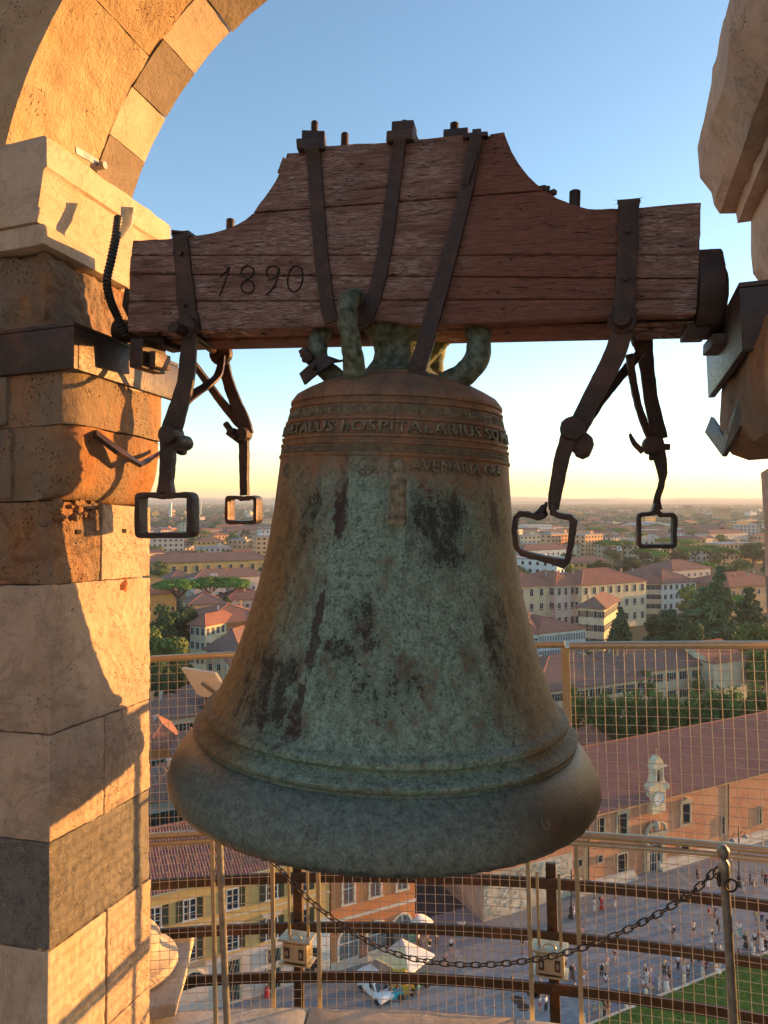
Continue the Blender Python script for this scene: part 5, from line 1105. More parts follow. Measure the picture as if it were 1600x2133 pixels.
for px in (484, 570):
    t = t1(px)
    for z, hh in ((2.9, 1.3), (.3, 2.0)):
        m = MB(); m.box((t, -.13, z+hh/2), (1.35, .05, hh)); m.build('pane', M['pane'], B1, None, I4); m = MB(); [m.box((t+s*.75, -.18, z+hh/2), (.18, .14, hh+.2)) for s in (-1, 1)]; m.box((t, -.18, z+hh+.05), (1.66, .14, .16))
        for k in range(5): m.strip([(t-.6+k*.3, -.2, z), (t-.6+k*.3+(.3 if k < 4 else 0), -.2, z+hh)], .04, .03, (0, -1, 0))
        m.build('frame', M['pietra'], B1, None, I4)
for px, w_, h_, zb_ in ((402, 2.1, 1.5, 2.6), (650, 1.7, 3.2, 0)):
    t = t1(px); m = MB(); m.prism(archp(w_, h_), -.12, -.15, lambda a, b, c: (t+a, c, zb_+b)); m.build('arched_opening', M['pane'], B1, None, I4)
    m = MB(); P = [(w_/2+.1, 0)]+[((w_/2+.1)*math.cos(R(180*k/10)), h_-w_/2+(w_/2+.1)*math.sin(R(180*k/10))) for k in range(11)]+[(-w_/2-.1, 0)]; m.strip([(t+a, -.16, zb_+b) for a, b in P], .22, .12, (0, -1, 0)); m.build('arch_frame', M['travertine'], B1, None, I4)
# houses lining the street in shade
house('street_house', q(0.2, MD+1), AL+R(-90)+R(180)-R(180), 1, 1, 1, 'w_orange', win=False, chim=0, label=None) if False else None
house('street_house', q(6.5, MD+.5), AL, 12, 22, 12, 'w_orange', 'roof', 'hip', rows=3, label='dark orange house deep in the shaded side street', wn_=3, seed=3)
house('street_house', q(-15, 14.5), AL, 10.5, 26, 11, 'w_cream', 'roof', 'hip', rows=3, label='cream house behind the orange house in the side street', wn_=3, seed=4)
house('street_house', q(-6, 62), AL, 16, 12, 12, 'w_grey', 'roof', 'hip', rows=3, label='grey house closing the end of the side street', wn_=4, seed=5)
# ---- individually placed buildings beyond (corner placed from the photograph's columns at a known eave height)
def place(px, py_eave, h):        # ground point below an eave seen at this pixel
    d = (H-h)*F/(py_eave-1040); return Vector(((px-800)/F*d, d, 0))
def H_(name, px0, px1, pye0, h, deg, depth, wallm, **k):
    a = place(px0, pye0, h); d = Vector((math.cos(R(deg)), math.sin(R(deg)), 0)); kk = (px1-800)/F; w = (kk*a.y-a.x)/(d.x-kk*d.y)
    return house(name, a+d*w/2, R(deg), w, depth, h, wallm, **k)
# right of the bell
H_('palazzo', 1076, 1158, 1222, 17, 25.6, 26, 'w_cream', rows=3, wn_=4, wsize=(1.6, 2.6), style='plain', roofm='roof2', label='pale yellow palazzo wing with two tall chimneys, nearest the bell', chim=5, over=.9, band=True, rh=4, seed=1)
H_('palazzo', 1158, 1212, 1219, 17, 28.8, 20, 'w_pinkwhite', rows=3, wn_=4, wsize=(1.5, 2.6), style='plain', roofm='roof2', label='greyish recessed centre of the long palazzo', chim=3, over=.9, band=True, rh=4, seed=2)
H_('palazzo', 1212, 1346, 1218, 17, 27.2, 20, 'w_cream', rows=3, wn_=8, wsize=(1.6, 2.6), style='plain', roofm='roof2', label='long sunlit yellow wing of the palazzo with red roof', chim=5, over=.9, band=True, rh=4.5, seed=3)
H_('villa', 1206, 1258, 1264, 14, -28, 22, 'w_cream', rows=3, wn_=3, wsize=(1.4, 2.0), style='sh', roofm='roof3', label='cream three-storey villa in front of the palazzo', chim=2, over=1.0, seed=4, rh=3)
H_('office_building', 1122, 1220, 1318, 13, 27.2, 20, 'w_white', rows=3, wn_=18, wsize=(.55, 1.8), style='plain', roofm='roof2', label='white office block with rows of narrow windows', chim=0, over=.6, seed=5, rh=2.6, band=True)
H_('office_building', 1080, 1120, 1318, 13, -12, 20, 'w_white', rows=3, wn_=5, wsize=(1.3, 1.6), style='plain', roofm='roof2', label='white office wing with square windows half hidden by the bell', chim=0, over=.6, seed=6, rh=2.6)
H_('convent_building', 1380, 1450, 1215, 13, 24, 30, 'w_white', rows=3, wn_=6, wsize=(1.5, 2.0), style='plain', roofm='roof', label='white building with blue grey windows between palazzo and cedar', chim=2, over=.9, seed=7, rh=5)
H_('convent_building', 1345, 1378, 1214, 13, -10, 26, 'w_cream', rows=3, wn_=3, wsize=(1.5, 2.0), style='sh', roofm='roof', label='cream end block joined to the palazzo', chim=1, over=.9, seed=8, rh=4)
H_('convent_building', 1520, 1640, 1222, 12, 24, 24, 'w_peach', rows=2, wn_=7, wsize=(1.5, 2.0), style='plain', roofm='roof2', label='peach building with long red roof behind the tall cedar', chim=3, over=.9, seed=9, rh=4.5)
H_('long_shed', 1402, 1480, 1187, 12, 27.2, 20, 'w_pinkwhite', rows=2, wn_=6, wsize=(1.5, 1.6), style='plain', roofm='roof', label='low roofed hall above the white convent building', chim=0, over=.9, seed=10, rh=4)
H_('cloister_building', 1120, 1350, 1440, 8.5, 24, 22, 'w_cream', rows=2, wn_=9, wsize=(1.3, 1.6), style='sh', roofm='roof3', label='long low building with brown tiled roof behind the hedge trees', chim=2, over=.7, seed=11, rh=4.2)
H_('cloister_building', 1300, 1490, 1402, 9.5, 24, 16, 'w_cream', rows=2, wn_=7, wsize=(1.3, 1.8), style='sh', roofm='roof3', label='cream range with grouped windows under a brown roof', chim=2, over=.7, seed=12, rh=4.0)
H_('cloister_building', 1487, 1556, 1380, 10.5, 27.2, 15, 'w_cream', rows=1, wn_=2, wsize=(.6, .6), style='plain', roofm='roof2', label='tall blank cream gable block beside the cloister roofs', roof='gable', chim=0, over=.6, seed=13, rh=3.2)
H_('low_house', 1186, 1262, 1556, 7.0, -22, 9, 'w_orange', rows=1, wn_=2, wsize=(1.0, 1.4), style='sh', roofm='roof2', label='small orange house tucked behind the museum ridge', chim=0, over=.5, seed=14, rh=2.4)
H_('villa', 1092, 1190, 1146, 13, 27.2, 16, 'w_white', rows=2, wn_=9, wsize=(1.4, 1.8), style='plain', roofm='roof', label='pale building framed by the torn square ring', chim=2, over=.8, seed=15, rh=3.4)
H_('villa', 1070, 1160, 1172, 12, 24, 16, 'w_pinkwhite', rows=2, wn_=10, wsize=(1.4, 1.8), style='plain', roofm='roof', label='long pinkish building just under the torn ring', chim=2, over=.8, seed=16, rh=3.6)
H_('villa', 1200, 1262, 1134, 13, 24, 16, 'w_cream', rows=3, wn_=7, wsize=(1.4, 1.8), style='plain', roofm='roof2', label='sunlit cream building left of the lone umbrella pine', chim=2, over=.8, seed=17, rh=3.4)
H_('convent_building', 1479, 1558, 1112, 13, 30.4, 18, 'w_pinkwhite', rows=2, wn_=10, wsize=(1.6, 1.8), style='plain', roofm='roof', label='long pale villa on the far right edge', chim=2, over=.8, seed=18, rh=3.4)
H_('office_building', 1095, 1150, 1094, 16, 24, 16, 'w_white', roof='flat', rows=4, wn_=10, wsize=(1.8, 1.4), style='plain', label='white flat-roofed block seen inside the torn ring', chim=0, roofm='roofgrey', seed=19)
# left of the bell
H_('hospital_building', 300, 560, 1173, 13, 24, 15, 'w_yellow', rows=1, wn_=11, wsize=(1.9, 3.4), style='plain', roofm='roof3', label='long ochre building with a row of arched windows and brown roof', chim=2, over=.9, seed=21, rh=4.2, z0=5)
H_('villa', 352, 404, 1208, 9, 27.2, 16, 'w_yellow', rows=1, wn_=3, roofm='roof3', label='low ochre pavilion with hipped roof in front of the long building', chim=1, over=.8, seed=22, rh=4)
H_('villa', 404, 556, 1206, 10.5, 30.4, 14, 'w_pinkwhite', rows=1, wn_=8, wsize=(1.3, 1.6), style='plain', roofm='roof3', label='pale low range behind the umbrella pines', chim=2, over=.8, seed=23, rh=3.6)
H_('low_house', 300, 372, 1238, 11, 24, 14, 'w_yellow', rows=1, wn_=3, style='plain', roofm='roof', label='ochre house at the far left behind the dark trees', chim=1, over=.8, seed=24, rh=4)
H_('low_house', 396, 470, 1259, 11, 25.6, 14, 'w_peach', rows=2, wn_=5, wsize=(1.2, 1.4), style='plain', roofm='roof3', label='peach house below the umbrella pines', chim=1, over=.8, seed=25, rh=3.2)
H_('low_house', 470, 560, 1250, 10, 24, 14, 'w_pinkwhite', rows=2, wn_=5, wsize=(1.2, 1.4), style='plain', roofm='roof', label='pale house right of the umbrella pines against the bell', chim=2, over=.8, seed=26, rh=3.6)
H_('school_building', 428, 560, 1298, 13, 28.8, 22, 'w_orange', rows=2, wn_=6, wsize=(1.8, 2.2), style='plain', roofm='roof2', label='bright orange building with teal blinds under a low red roof', chim=3, over=1.1, seed=27, rh=3.6, band=True)
H_('school_building', 396, 428, 1300, 13, -30, 14, 'w_cream', rows=3, wn_=3, wsize=(1.2, 2.0), style='plain', roofm='roof2', label='cream side wing of the orange building beside the dark trees', chim=0, over=.7, seed=28, rh=2.6)
H_('villa', 430, 500, 1352, 10.5, -18, 15, 'w_cream', rows=3, wn_=4, wsize=(1.0, 1.8), style='plain', roofm='roof3', label='cream villa with brown pyramid roof above the handrail', chim=0, over=.9, seed=29, rh=4.4)
H_('low_house', 396, 470, 1470, 9, 25.6, 12, 'w_grey', rows=2, wn_=4, roofm='roof3', label='grey house behind the wire mesh under the lectern', chim=2, seed=30, rh=2.6)
H_('low_house', 306, 380, 1560, 11, 25.6, 11, 'w_orange', rows=2, wn_=4, roofm='roof2', label='red roofed house behind the upper mesh at the far left', chim=1, seed=31, rh=2.6)
H_('low_house', 380, 460, 1600, 11, 24, 12, 'w_peach', rows=2, wn_=4, roofm='roof', label='red roofed house behind the bell lip on the left', chim=2, seed=32, rh=2.6)
H_('low_house', 306, 400, 1668, 10.5, 25.6, 9, 'w_grey', rows=2, wn_=5, roofm='roof3', label='dark roofed house just behind the tiled ochre house', chim=2, seed=33, rh=2.2)
H_('low_house', 310, 420, 1500, 9.5, 24, 12, 'w_cream', rows=2, wn_=5, roofm='roof3', label='cream house behind the mesh under the dark trees', chim=3, seed=34, rh=2.4)
for i, (px0, px1, py, h) in enumerate(((470, 560, 1620, 11), (560, 640, 1560, 10), (650, 760, 1600, 11), (780, 900, 1560, 10), (500, 600, 1400, 11), (620, 760, 1420, 12), (780, 900, 1400, 12), (920, 1060, 1430, 11), (560, 700, 1290, 13), (720, 880, 1280, 12), (900, 1060, 1270, 14))):
    H_('town_house', px0, px1, py, h, 24+i%3, 13, ['w_cream', 'w_peach', 'w_yellow', 'w_grey'][i % 4], rows=3, label=['cream', 'peach', 'ochre', 'grey'][i % 4]+' town house wholly behind the bell', roofm=['roof', 'roof2', 'roof3'][i % 3], seed=40+i, win=False)
# round pavilion with pale roof
a = place(1350, 1100, 8); pav = empty('arena_roof', a); tag(pav, 'wide pale blue arena roof framed by the neat square ring', 'building')
m = MB(); m.lathe([(.1, 17), (14, 16), (34, 12.5), (44, 9), (46, 8)], 40); m.build('roof', M['roofgrey'], pav, 60, I4); m = MB(); m.lathe([(44, 8), (44, 0)], 40); m.build('wall', M['w_white'], pav, 60, I4)
for k in range(20): an = 2*PI*k/20; m = MB(); m.tube([(0, 0, 17.2), (34*math.cos(an), 34*math.sin(an), 12.9), (45*math.cos(an), 45*math.sin(an), 9)], .35, 4); m.build('rib', M['w_white'], pav, None, I4)
# small far houses in rows, one mesh each
hm = {}
def farhouse(w, d, h, rh, wm_, rm_, kind, fl, nw):
    k = (w, d, h, wm_, rm_, kind)
    if k in hm: return hm[k]
    m = MB(); m.box((0, d/2, h/2), (w, d, h))
    if kind == 0:
        e = .6; x0, x1, y0, y1 = -w/2-e, w/2+e, -e, d+e; i = min(w, d)/2+e; P, Q = ((x0+i, (y0+y1)/2, h+rh), (x1-i, (y0+y1)/2, h+rh))
        m.add([(x0, y0, h), (x1, y0, h), (x1, y1, h), (x0, y1, h), P, Q], [(0, 1, 5, 4), (2, 3, 4, 5), (1, 2, 5), (3, 0, 4), (3, 2, 1, 0)], 1)
    elif kind == 1:
        m.add([(-w/2-.5, -.5, h), (w/2+.5, -.5, h), (w/2+.5, d/2, h+rh), (-w/2-.5, d/2, h+rh), (w/2+.5, d+.5, h), (-w/2-.5, d+.5, h)], [(0, 1, 2, 3), (4, 5, 3, 2)], 1); m.prism([(0, h), (d, h), (d/2, h+rh)], -w/2, w/2, lambda a, b, c: (c, a, b))
    else: m.box((0, d/2, h+.3), (w+.4, d+.4, .6), mi=1); m.box((w*.2, d/2, h+1.6), (3, 3, 2.4))
    for r_ in range(fl):
        for k_ in range(nw): m.box((-w/2+(k_+.5)*w/nw, -.05, (r_+.55)*h/fl), (w/nw*.36, .12, h/fl*.46), mi=2)
        for k_ in range(max(1, int(nw*d/w))):
            n2 = max(1, int(nw*d/w))
            for s in (-1, 1): m.box((s*(w/2+.05), (k_+.5)*d/n2, (r_+.55)*h/fl), (.12, d/n2*.36, h/fl*.46), mi=2)
    hm[k] = m.mesh('house', [M[wm_], M[rm_], M['pane']]); return hm[k]
cols = [('w_cream', 'cream'), ('w_yellow', 'ochre'), ('w_peach', 'peach'), ('w_white', 'white'), ('w_pinkwhite', 'pinkish white'), ('w_orange', 'orange')]
rd = random.Random(21); taken = [(o.location.x, o.location.y) for o in REG if o.get('category') == 'building']
rows_ = [(262, 'just beyond the palazzo'), (330, 'behind the umbrella pines'), (400, 'near the middle of the town'), (480, 'in the middle of the town'), (570, 'past the long ochre building'), (680, 'well beyond the pines'), (800, 'beside the arena'), (950, 'beyond the arena'), (1150, 'towards the plain'), (1400, 'far off before the plain'), (1750, 'very far off'), (2200, 'on the last visible edge')]
cnt = 0
for ri, (D0, phrase) in enumerate(rows_):
    n = [5, 10, 14, 18, 20, 24, 26, 30, 32, 34, 34, 34][ri]
    for k in range(n):
        s = (k+rd.uniform(.1, .9))/n; px = 290+1340*s
        if 590 < px < 1040: continue
        d = D0*rd.uniform(.93, 1.09); x = (px-800)/F*d
        if d < 520 and any((x-a)**2+(d-b)**2 < 30**2 for a, b in taken): continue
        if d < 520 and 1250 < px: continue
        wm_, cn = rd.choice(cols if px < 600 else cols[:5]+[cols[3], cols[4]]); kind = rd.choice([0, 0, 1, 1, 2] if px > 600 else [0, 1, 2, 2, 0]); w = rd.choice([14, 18, 24, 34]); dd = rd.choice([11, 14]); h = rd.choice([7, 9, 10, 12]) if kind < 2 else rd.choice([12, 16, 20])
        rm_ = 'roofgrey' if kind == 2 else rd.choice(['roof', 'roof2', 'roof3'])
        o = link('house', farhouse(w, dd, h, 2.8, wm_, rm_, kind, max(2, int(h/3.3)), max(3, int(w/4))), None, Matrix.Translation((x, d, 0)) @ Matrix.Rotation(rd.choice([R(-14), R(24), R(28), R(-35), R(40), R(32)]), 4, 'Z'))
        tag(o, f"{cn} {'flat block' if kind == 2 else ('hipped house' if kind == 0 else 'gabled house')} {phrase}, {'left' if px < 600 else 'right'} of bell", 'house', 'distant houses of the town'); taken.append((x, d)); cnt += 1
# far off mass of roofs
m = MB(); ws = MB()
for k in range(2600):
    d = 900*math.exp(rd.random()**1.1*1.5); px = rd.uniform(150, 1750); x = (px-800)/F*d; a = rd.uniform(-.6, .6); w, dd, h = rd.uniform(12, 34), rd.uniform(10, 18), rd.uniform(5, 11)
    mi = rd.choice([0, 1, 2, 3, 4]); m.box((x, d, h/2), (w, dd, h), mi=mi, rz=a); c, s = math.cos(a), math.sin(a)
    def L(u, v, z): return (x+u*c-v*s, d+u*s+v*c, z)
    m.add([L(-w/2, -dd/2, h), L(w/2, -dd/2, h), L(w/2, 0, h+2.6), L(-w/2, 0, h+2.6), L(w/2, dd/2, h), L(-w/2, dd/2, h)], [(0, 1, 2, 3), (4, 5, 3, 2)], 5+rd.randrange(3))
o = m.build('distant_town', [M['w_cream'], M['w_white'], M['w_peach'], M['w_pinkwhite'], M['w_yellow'], M['roof'], M['roof2'], M['roof3']]); tag(o, 'mass of small far roofs fading to the horizon', 'town', kind='stuff')
# ================================================================ TREES
def leafmat(name, c, var=.55):
    c = tuple(x*1.65 for x in c)
    m = NT(name, .75, spec=.15); g = m.geo()[0]; f = m.noise(.55, 3, .6, g); r_ = m.rnd(); f2 = m.noise(3.5, 2, .6, g)
    cc = m.ramp(m.math('ADD', m.math('MULTIPLY', f, .6), m.math('MULTIPLY', f2, .4)), [(.3, tuple(x*(1-var) for x in c)), (.7, tuple(x*(1+var) for x in c))])
    cc = m.mix(1, cc, m.math('MULTIPLY_ADD', r_, .4, .8), 'MULTIPLY'); m.color(cc); m.b.inputs['Transmission Weight'].default_value = 0; return m.mat
M['leaf_dark'] = leafmat('dark_foliage', (.035, .055, .02)); M['leaf_mid'] = leafmat('mid_foliage', (.065, .10, .024)); M['leaf_pine'] = leafmat('pine_foliage', (.075, .135, .022)); M['leaf_cedar'] = leafmat('cedar_foliage', (.05, .075, .034)); M['leaf_olive'] = leafmat('yellowish_foliage', (.10, .12, .03)); M['leaf_row'] = leafmat('row_foliage', (.055, .095, .022))
M['bark'] = simple('bark', (.12, .08, .055), .95, 0, 4, .4, .5)
def clump(m, c, rad, n, ls, rd, sq=1.0, mi=0):
    for _ in range(n):
        u = Vector((rd.gauss(0, 1), rd.gauss(0, 1), rd.gauss(0, 1))).normalized(); rr = rad*(rd.random()**.35); p = c+Vector((u.x*rr, u.y*rr, u.z*rr*sq))
        nrm_ = (u+Vector((rd.uniform(-.7, .7), rd.uniform(-.7, .7), rd.uniform(-.4, .9)))).normalized(); t = nrm_.orthogonal().normalized(); t.rotate(Matrix.Rotation(rd.uniform(0, 6.3), 3, nrm_)); b = nrm_.cross(t)
        s = ls*rd.uniform(.6, 1.3); b0 = len(m.v); m.v += [tuple(p+t*s), tuple(p+b*s*.6), tuple(p-t*s*.9), tuple(p-b*s*.7)]; m.f.append((b0, b0+1, b0+2, b0+3)); m.m.append(mi)
def tree_proto(kind, seed, h=12, w=8, leaf='leaf_mid', ls=.3, dens=1.0):
    rd = random.Random(seed); cr = MB(); tr = MB(); T_ = []
    if kind == 'round':
        th = h*.35; tr.tube([(0, 0, -.3), (.1, 0, th*.6), (0, .1, th), (.2, 0, h*.7)], [w*.035+.12, w*.03+.08, w*.025+.06, .05], 7)
        nb = int(20*dens)
        for k in range(nb):
            a = rd.uniform(0, 6.28); e = rd.uniform(-.7, 1); q_ = rd.random()**.5; c = Vector((math.cos(a)*w*.36*math.sqrt(1-e*e*.8)*q_, math.sin(a)*w*.36*math.sqrt(1-e*e*.8)*q_, h*.62+e*h*.27)); r_ = rd.uniform(.13, .24)*w
            if k < 8: tr.tube([(0, 0, th*.8), tuple(c*.6+Vector((0, 0, th*.3))), tuple(c)], [w*.02+.04, w*.012+.03, .02], 5)
            clump(cr, c, r_, int(230*dens), ls, rd, .85)
    elif kind == 'umbrella':
        th = h*.68; tr.tube([(0, 0, -.3), (.3, .1, th*.5), (.1, 0, th)], [w*.028+.12, w*.022+.12, w*.018+.1], 8)
        for k in range(int(26*dens)):
            a = rd.uniform(0, 6.28); q_ = rd.random()**.5; rr = w*.42*q_; c = Vector((math.cos(a)*rr, math.sin(a)*rr, h*.86+(1-q_*q_)*h*.10+rd.uniform(-.02, .02)*h)); clump(cr, c, w*.13, int(190*dens), ls, rd, .55)
            if k % 3 == 0: tr.tube([(.1, 0, th*.85), tuple(Vector((c.x*.5, c.y*.5, h*.76))), tuple(c-Vector((0, 0, .3)))], [w*.012+.06, w*.008+.05, .04], 5)
    elif kind == 'cedar':
        tr.tube([(0, 0, -.3), (0, .1, h*.5), (.1, 0, h*.97)], [w*.03+.2, w*.02+.12, .06], 8); nl = int(h/1.7)
        for k in range(nl):
            z = h*.16+(h*.82)*k/nl; ww = w*.5*(1-(k/nl)**1.35)+.5
            for b in range(7 if k < nl*.7 else 5):
                a = rd.uniform(0, 6.28); L_ = ww*rd.uniform(.55, 1.1); d = Vector((math.cos(a), math.sin(a), 0)); tip = d*L_+Vector((0, 0, z-L_*.06)); tr.tube([(0, 0, z-.4), tuple(d*L_*.5+Vector((0, 0, z))), tuple(tip)], [.12, .08, .03], 4)
                for j in range(4): clump(cr, d*L_*(.25+.22*j)+Vector((rd.uniform(-.7, .7), rd.uniform(-.7, .7), z-.05*L_+rd.uniform(-.55, .55))), max(.8, ww*.27), int(60*dens), ls, rd, .42)
    elif kind == 'cone':
        tr.tube([(0, 0, -.3), (0, 0, h*.9)], [.22, .05], 6); nl = int(h/.9)
        for k in range(nl):
            z = h*.08+h*.9*k/nl; ww = w*.5*(1-k/nl)**.8+.15
            for b in range(5): a = rd.uniform(0, 6.28); clump(cr, Vector((math.cos(a)*ww*.6, math.sin(a)*ww*.6, z)), ww*.45, int(46*dens), ls, rd, .7)
    elif kind == 'row':
        th = h*.2; tr.tube([(0, 0, -.3), (0, 0, h*.6)], [.2, .1], 6)
        for k in range(int(30*dens)):
            a = rd.uniform(0, 6.28); z = h*rd.uniform(.16, .9); ww = w*.36*(1.05-abs(z/h-.5)*.75); c = Vector((math.cos(a)*ww, math.sin(a)*ww, z)); clump(cr, c, w*.24, int(260*dens), ls, rd, 1.2)
    def asm(mb, nm, mt):
        me = bpy.data.meshes.new(nm); me.from_pydata(mb.v, [], mb.f); me.materials.append(M[mt]); me.update(); return me
    return asm(cr, 'crown', leaf), asm(tr, 'trunk', 'bark'), h, w
P_ = {}
def proto(key, *a, **k):
    if key not in P_: P_[key] = tree_proto(*a, **k)
    return P_[key]
def tree(name, key, pos, h, w, label, rz=0, group=None):
    cr, tr, ph, pw = P_[key]; r_ = empty(name, pos, rz); r_.scale = (w/pw, w/pw, h/ph); link('crown', cr, r_, I4); link('trunk', tr, r_, I4); tag(r_, label, 'tree', group); return r_
for s in (1, 2, 3): proto('r%d' % s, 'round', s, 13, 10, 'leaf_mid', .36, 1.0); proto('d%d' % s, 'round', s+10, 14, 11, 'leaf_dark', .36, 1.1); proto('u%d' % s, 'umbrella', s, 15, 14, 'leaf_pine', .30, 1.3); proto('row%d' % s, 'row', s, 13, 6, 'leaf_row', .26, 1.0)
proto('o1', 'round', 31, 12, 9, 'leaf_olive', .34, 1.0); proto('o2', 'round', 32, 12, 9, 'leaf_olive', .34, 1.0)
proto('c1', 'cedar', 5, 28, 17, 'leaf_cedar', .5, 1.2); proto('c2', 'cedar', 6, 18, 18, 'leaf_cedar', .45, 1.2); proto('k1', 'cone', 7, 20, 12, 'leaf_cedar', .42, 1.2); proto('k2', 'cone', 8, 15, 4, 'leaf_cedar', .3, 1.0)
for s in (1, 2, 3): proto('f%d' % s, 'round', s+40, 10, 12, ('leaf_mid', 'leaf_dark', 'leaf_olive')[s-1], .75, .32); 
proto('fu', 'umbrella', 44, 12, 14, 'leaf_pine', .75, .4)
def TP(px, pyt, h):                       # base of a tree whose top is seen at this pixel
    d = (H-h)*F/(pyt-1040); return Vector(((px-800)/F*d, d, 0))
def tr_(name, key, px, pyt, h, wpx, label, group=None):
    p = TP(px, pyt, h); w = wpx*p.y/F; return tree(name, key, p, h, w, label, random.Random(int(px*7+pyt)).uniform(0, 6), group)
G1 = 'umbrella pines beyond the roofs'
tr_('umbrella_pine', 'u1', 370, 1208, 17, 112, 'broad umbrella pine, leftmost of three over the orange building', G1)
tr_('umbrella_pine', 'u2', 436, 1202, 17.5, 96, 'umbrella pine in the middle of the three near the bell', G1)
tr_('umbrella_pine', 'u3', 488, 1204, 17, 78, 'umbrella pine right of the three, closest to the bell', G1)
tr_('umbrella_pine', 'u1', 1269, 1126, 17, 66, 'lone umbrella pine between the two hanging square rings', G1)
for i, (px, py, w) in enumerate(((1300, 1126, 50), (1345, 1140, 46), (1372, 1148, 44), (1412, 1136, 60), (1448, 1138, 60), (1480, 1136, 64), (1510, 1142, 60), (1385, 1120, 44), (1420, 1124, 50), (1238, 1098, 44), (1290, 1100, 40), (1330, 1108, 36))):
    tr_('umbrella_pine', 'u%d' % (i % 3+1), px, py, 16, w, 'umbrella pine in the grove right of the lone pine', 'umbrella pines of the grove')
for px, py, h, w, k, l in ((330, 1168, 14, 46, 'r1', 'bushy green tree before the long ochre building'), (342, 1256, 19, 110, 'd1', 'big dark tree left below the umbrella pines'), (390, 1262, 17, 80, 'd2', 'dark leafy tree beside the orange building'), (318, 1300, 17, 80, 'o1', 'yellow green tree against the pier'),
                        (365, 1322, 15, 86, 'o2', 'yellow green tree rising just above the handrail'), (330, 1372, 15, 70, 'd3', 'dark tree behind the mesh at the far left'), (372, 1380, 14, 66, 'd1', 'dark green tree behind the mesh above the lectern'), (355, 1466, 10, 44, 'd2', 'small dark tree behind the mesh under the lectern'),
                        (470, 1240, 13, 34, 'd3', 'small dark tree between the pines and the orange building'), (1385, 1268, 16, 84, 'd1', 'dark tree between the villa and the big cedar'), (1440, 1290, 15, 80, 'd2', 'dark bushy tree at the foot of the big cedar'), (1500, 1262, 15, 70, 'd3', 'dark tree right under the big cedar'),
                        (1250, 1165, 15, 60, 'd1', 'dark round tree at the foot of the lone umbrella pine'), (1310, 1160, 15, 60, 'd2', 'dark round tree in the pine grove, on its left'), (1570, 1130, 17, 80, 'd3', 'large dark oak beyond the long villa'), (1440, 1100, 15, 54, 'o1', 'pale green tree right of the neat ring'), (1575, 1290, 16, 100, 'r2', 'bright green tree on the far right edge above the handrail'),
                        (1590, 1340, 14, 90, 'r3', 'green tree on the right edge just under the handrail'), (1340, 1395, 10, 60, 'r1', 'grey green tree by the grouped windows'), (1210, 1330, 8, 40, 'r3', 'small shrub like tree beside the white office'), (1455, 1395, 9, 30, 'r2', 'small tree in front of the blank gable'), (1540, 1240, 12, 60, 'u2', 'low pine right of the tall cedar')):
    tr_('leafy_tree', k, px, py, h, w, l)
for i, (px, py, w) in enumerate(((1212, 1432, 64), (1255, 1436, 62), (1300, 1434, 60), (1342, 1438, 60), (1384, 1432, 64), (1425, 1436, 62), (1465, 1440, 64), (1506, 1430, 66), (1548, 1434, 70), (1592, 1425, 72), (1640, 1425, 72))):
    tr_('row_tree', 'row%d' % (i % 3+1), px, py, 14.5+.4*(i % 3), w, 'clipped green tree of the row behind the museum roof', 'row of trees behind the museum')
tr_('cedar', 'c1', 1500, 1170, 30, 84, 'tall dark cedar rising over the convent roofs'); tr_('cedar', 'c2', 1475, 1212, 24, 150, 'broad layered cedar in front of the white convent building'); tr_('cedar', 'c2', 1395, 1262, 17, 110, 'wide spreading cedar right of the cream villa')
tr_('conifer', 'k1', 1292, 1258, 19, 84, 'conical dark fir in front of the cream villa'); tr_('conifer', 'k2', 1415, 1275, 17, 34, 'slim pointed cypress left of the broad cedar')
tr_('cedar', 'c2', 1560, 1215, 22, 90, 'spreading cedar near the right pier')
# middle distance trees
rd = random.Random(12); cnt = 0
for ri, (D0, n, ph) in enumerate(((300, 8, 'in the nearest gardens'), (350, 14, 'in the nearer gardens'), (430, 20, 'before the middle of the town'), (540, 26, 'in the middle of the town'), (690, 26, 'past the middle of the town'), (880, 34, 'near the arena'), (1150, 46, 'beyond the arena'), (1600, 56, 'far towards the plain'))):
    for k in range(n):
        px = 290+1330*(k+rd.uniform(.1, .9))/n
        if 585 < px < 1045: continue
        d = D0*rd.uniform(.9, 1.1); x = (px-800)/F*d
        if d < 620 and any((x-a)**2+(d-b-8)**2 < 17**2 for a, b in taken): continue
        key = rd.choice(['f1', 'f2', 'f3', 'f2', 'fu']); h = rd.uniform(9, 15); tree('garden_tree', key, (x, d, 0), h, h*rd.uniform(1.0, 1.7), f"{ {'f1': 'green', 'f2': 'dark green', 'f3': 'yellow green', 'fu': 'flat topped'}[key]} tree {ph}, {'left' if px < 600 else 'right'} of bell", rd.uniform(0, 6), 'trees among the houses')
m = MB()
for k in range(5200):                    # far woods
    d = 1000*math.exp(rd.random()**.9*1.9); px = rd.uniform(120, 1780); x = (px-800)/F*d; w, h = rd.uniform(14, 40), rd.uniform(8, 15)
    if rd.random() < .35*(px > 600)+.25: w *= 2
    n = 7; vs = []
    for r_, z in ((1, 0), (1.0, .5), (.7, .85), (.15, 1)):
        for j in range(n): a = 2*PI*j/n+k; q_ = r_*rd.uniform(.8, 1.15); vs.append((x+math.cos(a)*w/2*q_, d+math.sin(a)*w/2*q_, z*h*rd.uniform(.9, 1.1)))
    m.add(vs, [(i*n+j, i*n+(j+1) % n, (i+1)*n+(j+1) % n, (i+1)*n+j) for i in range(3) for j in range(n)])
me = bpy.data.meshes.new('far_woods'); me.from_pydata(m.v, [], m.f); me.materials.append(M['leaf_dark']); o = link('far_woods', me); tag(o, 'mass of far trees between the last houses and the plain', 'wood', kind='stuff')
m = MB(); hn = 90                        # low wooded rise along the horizon
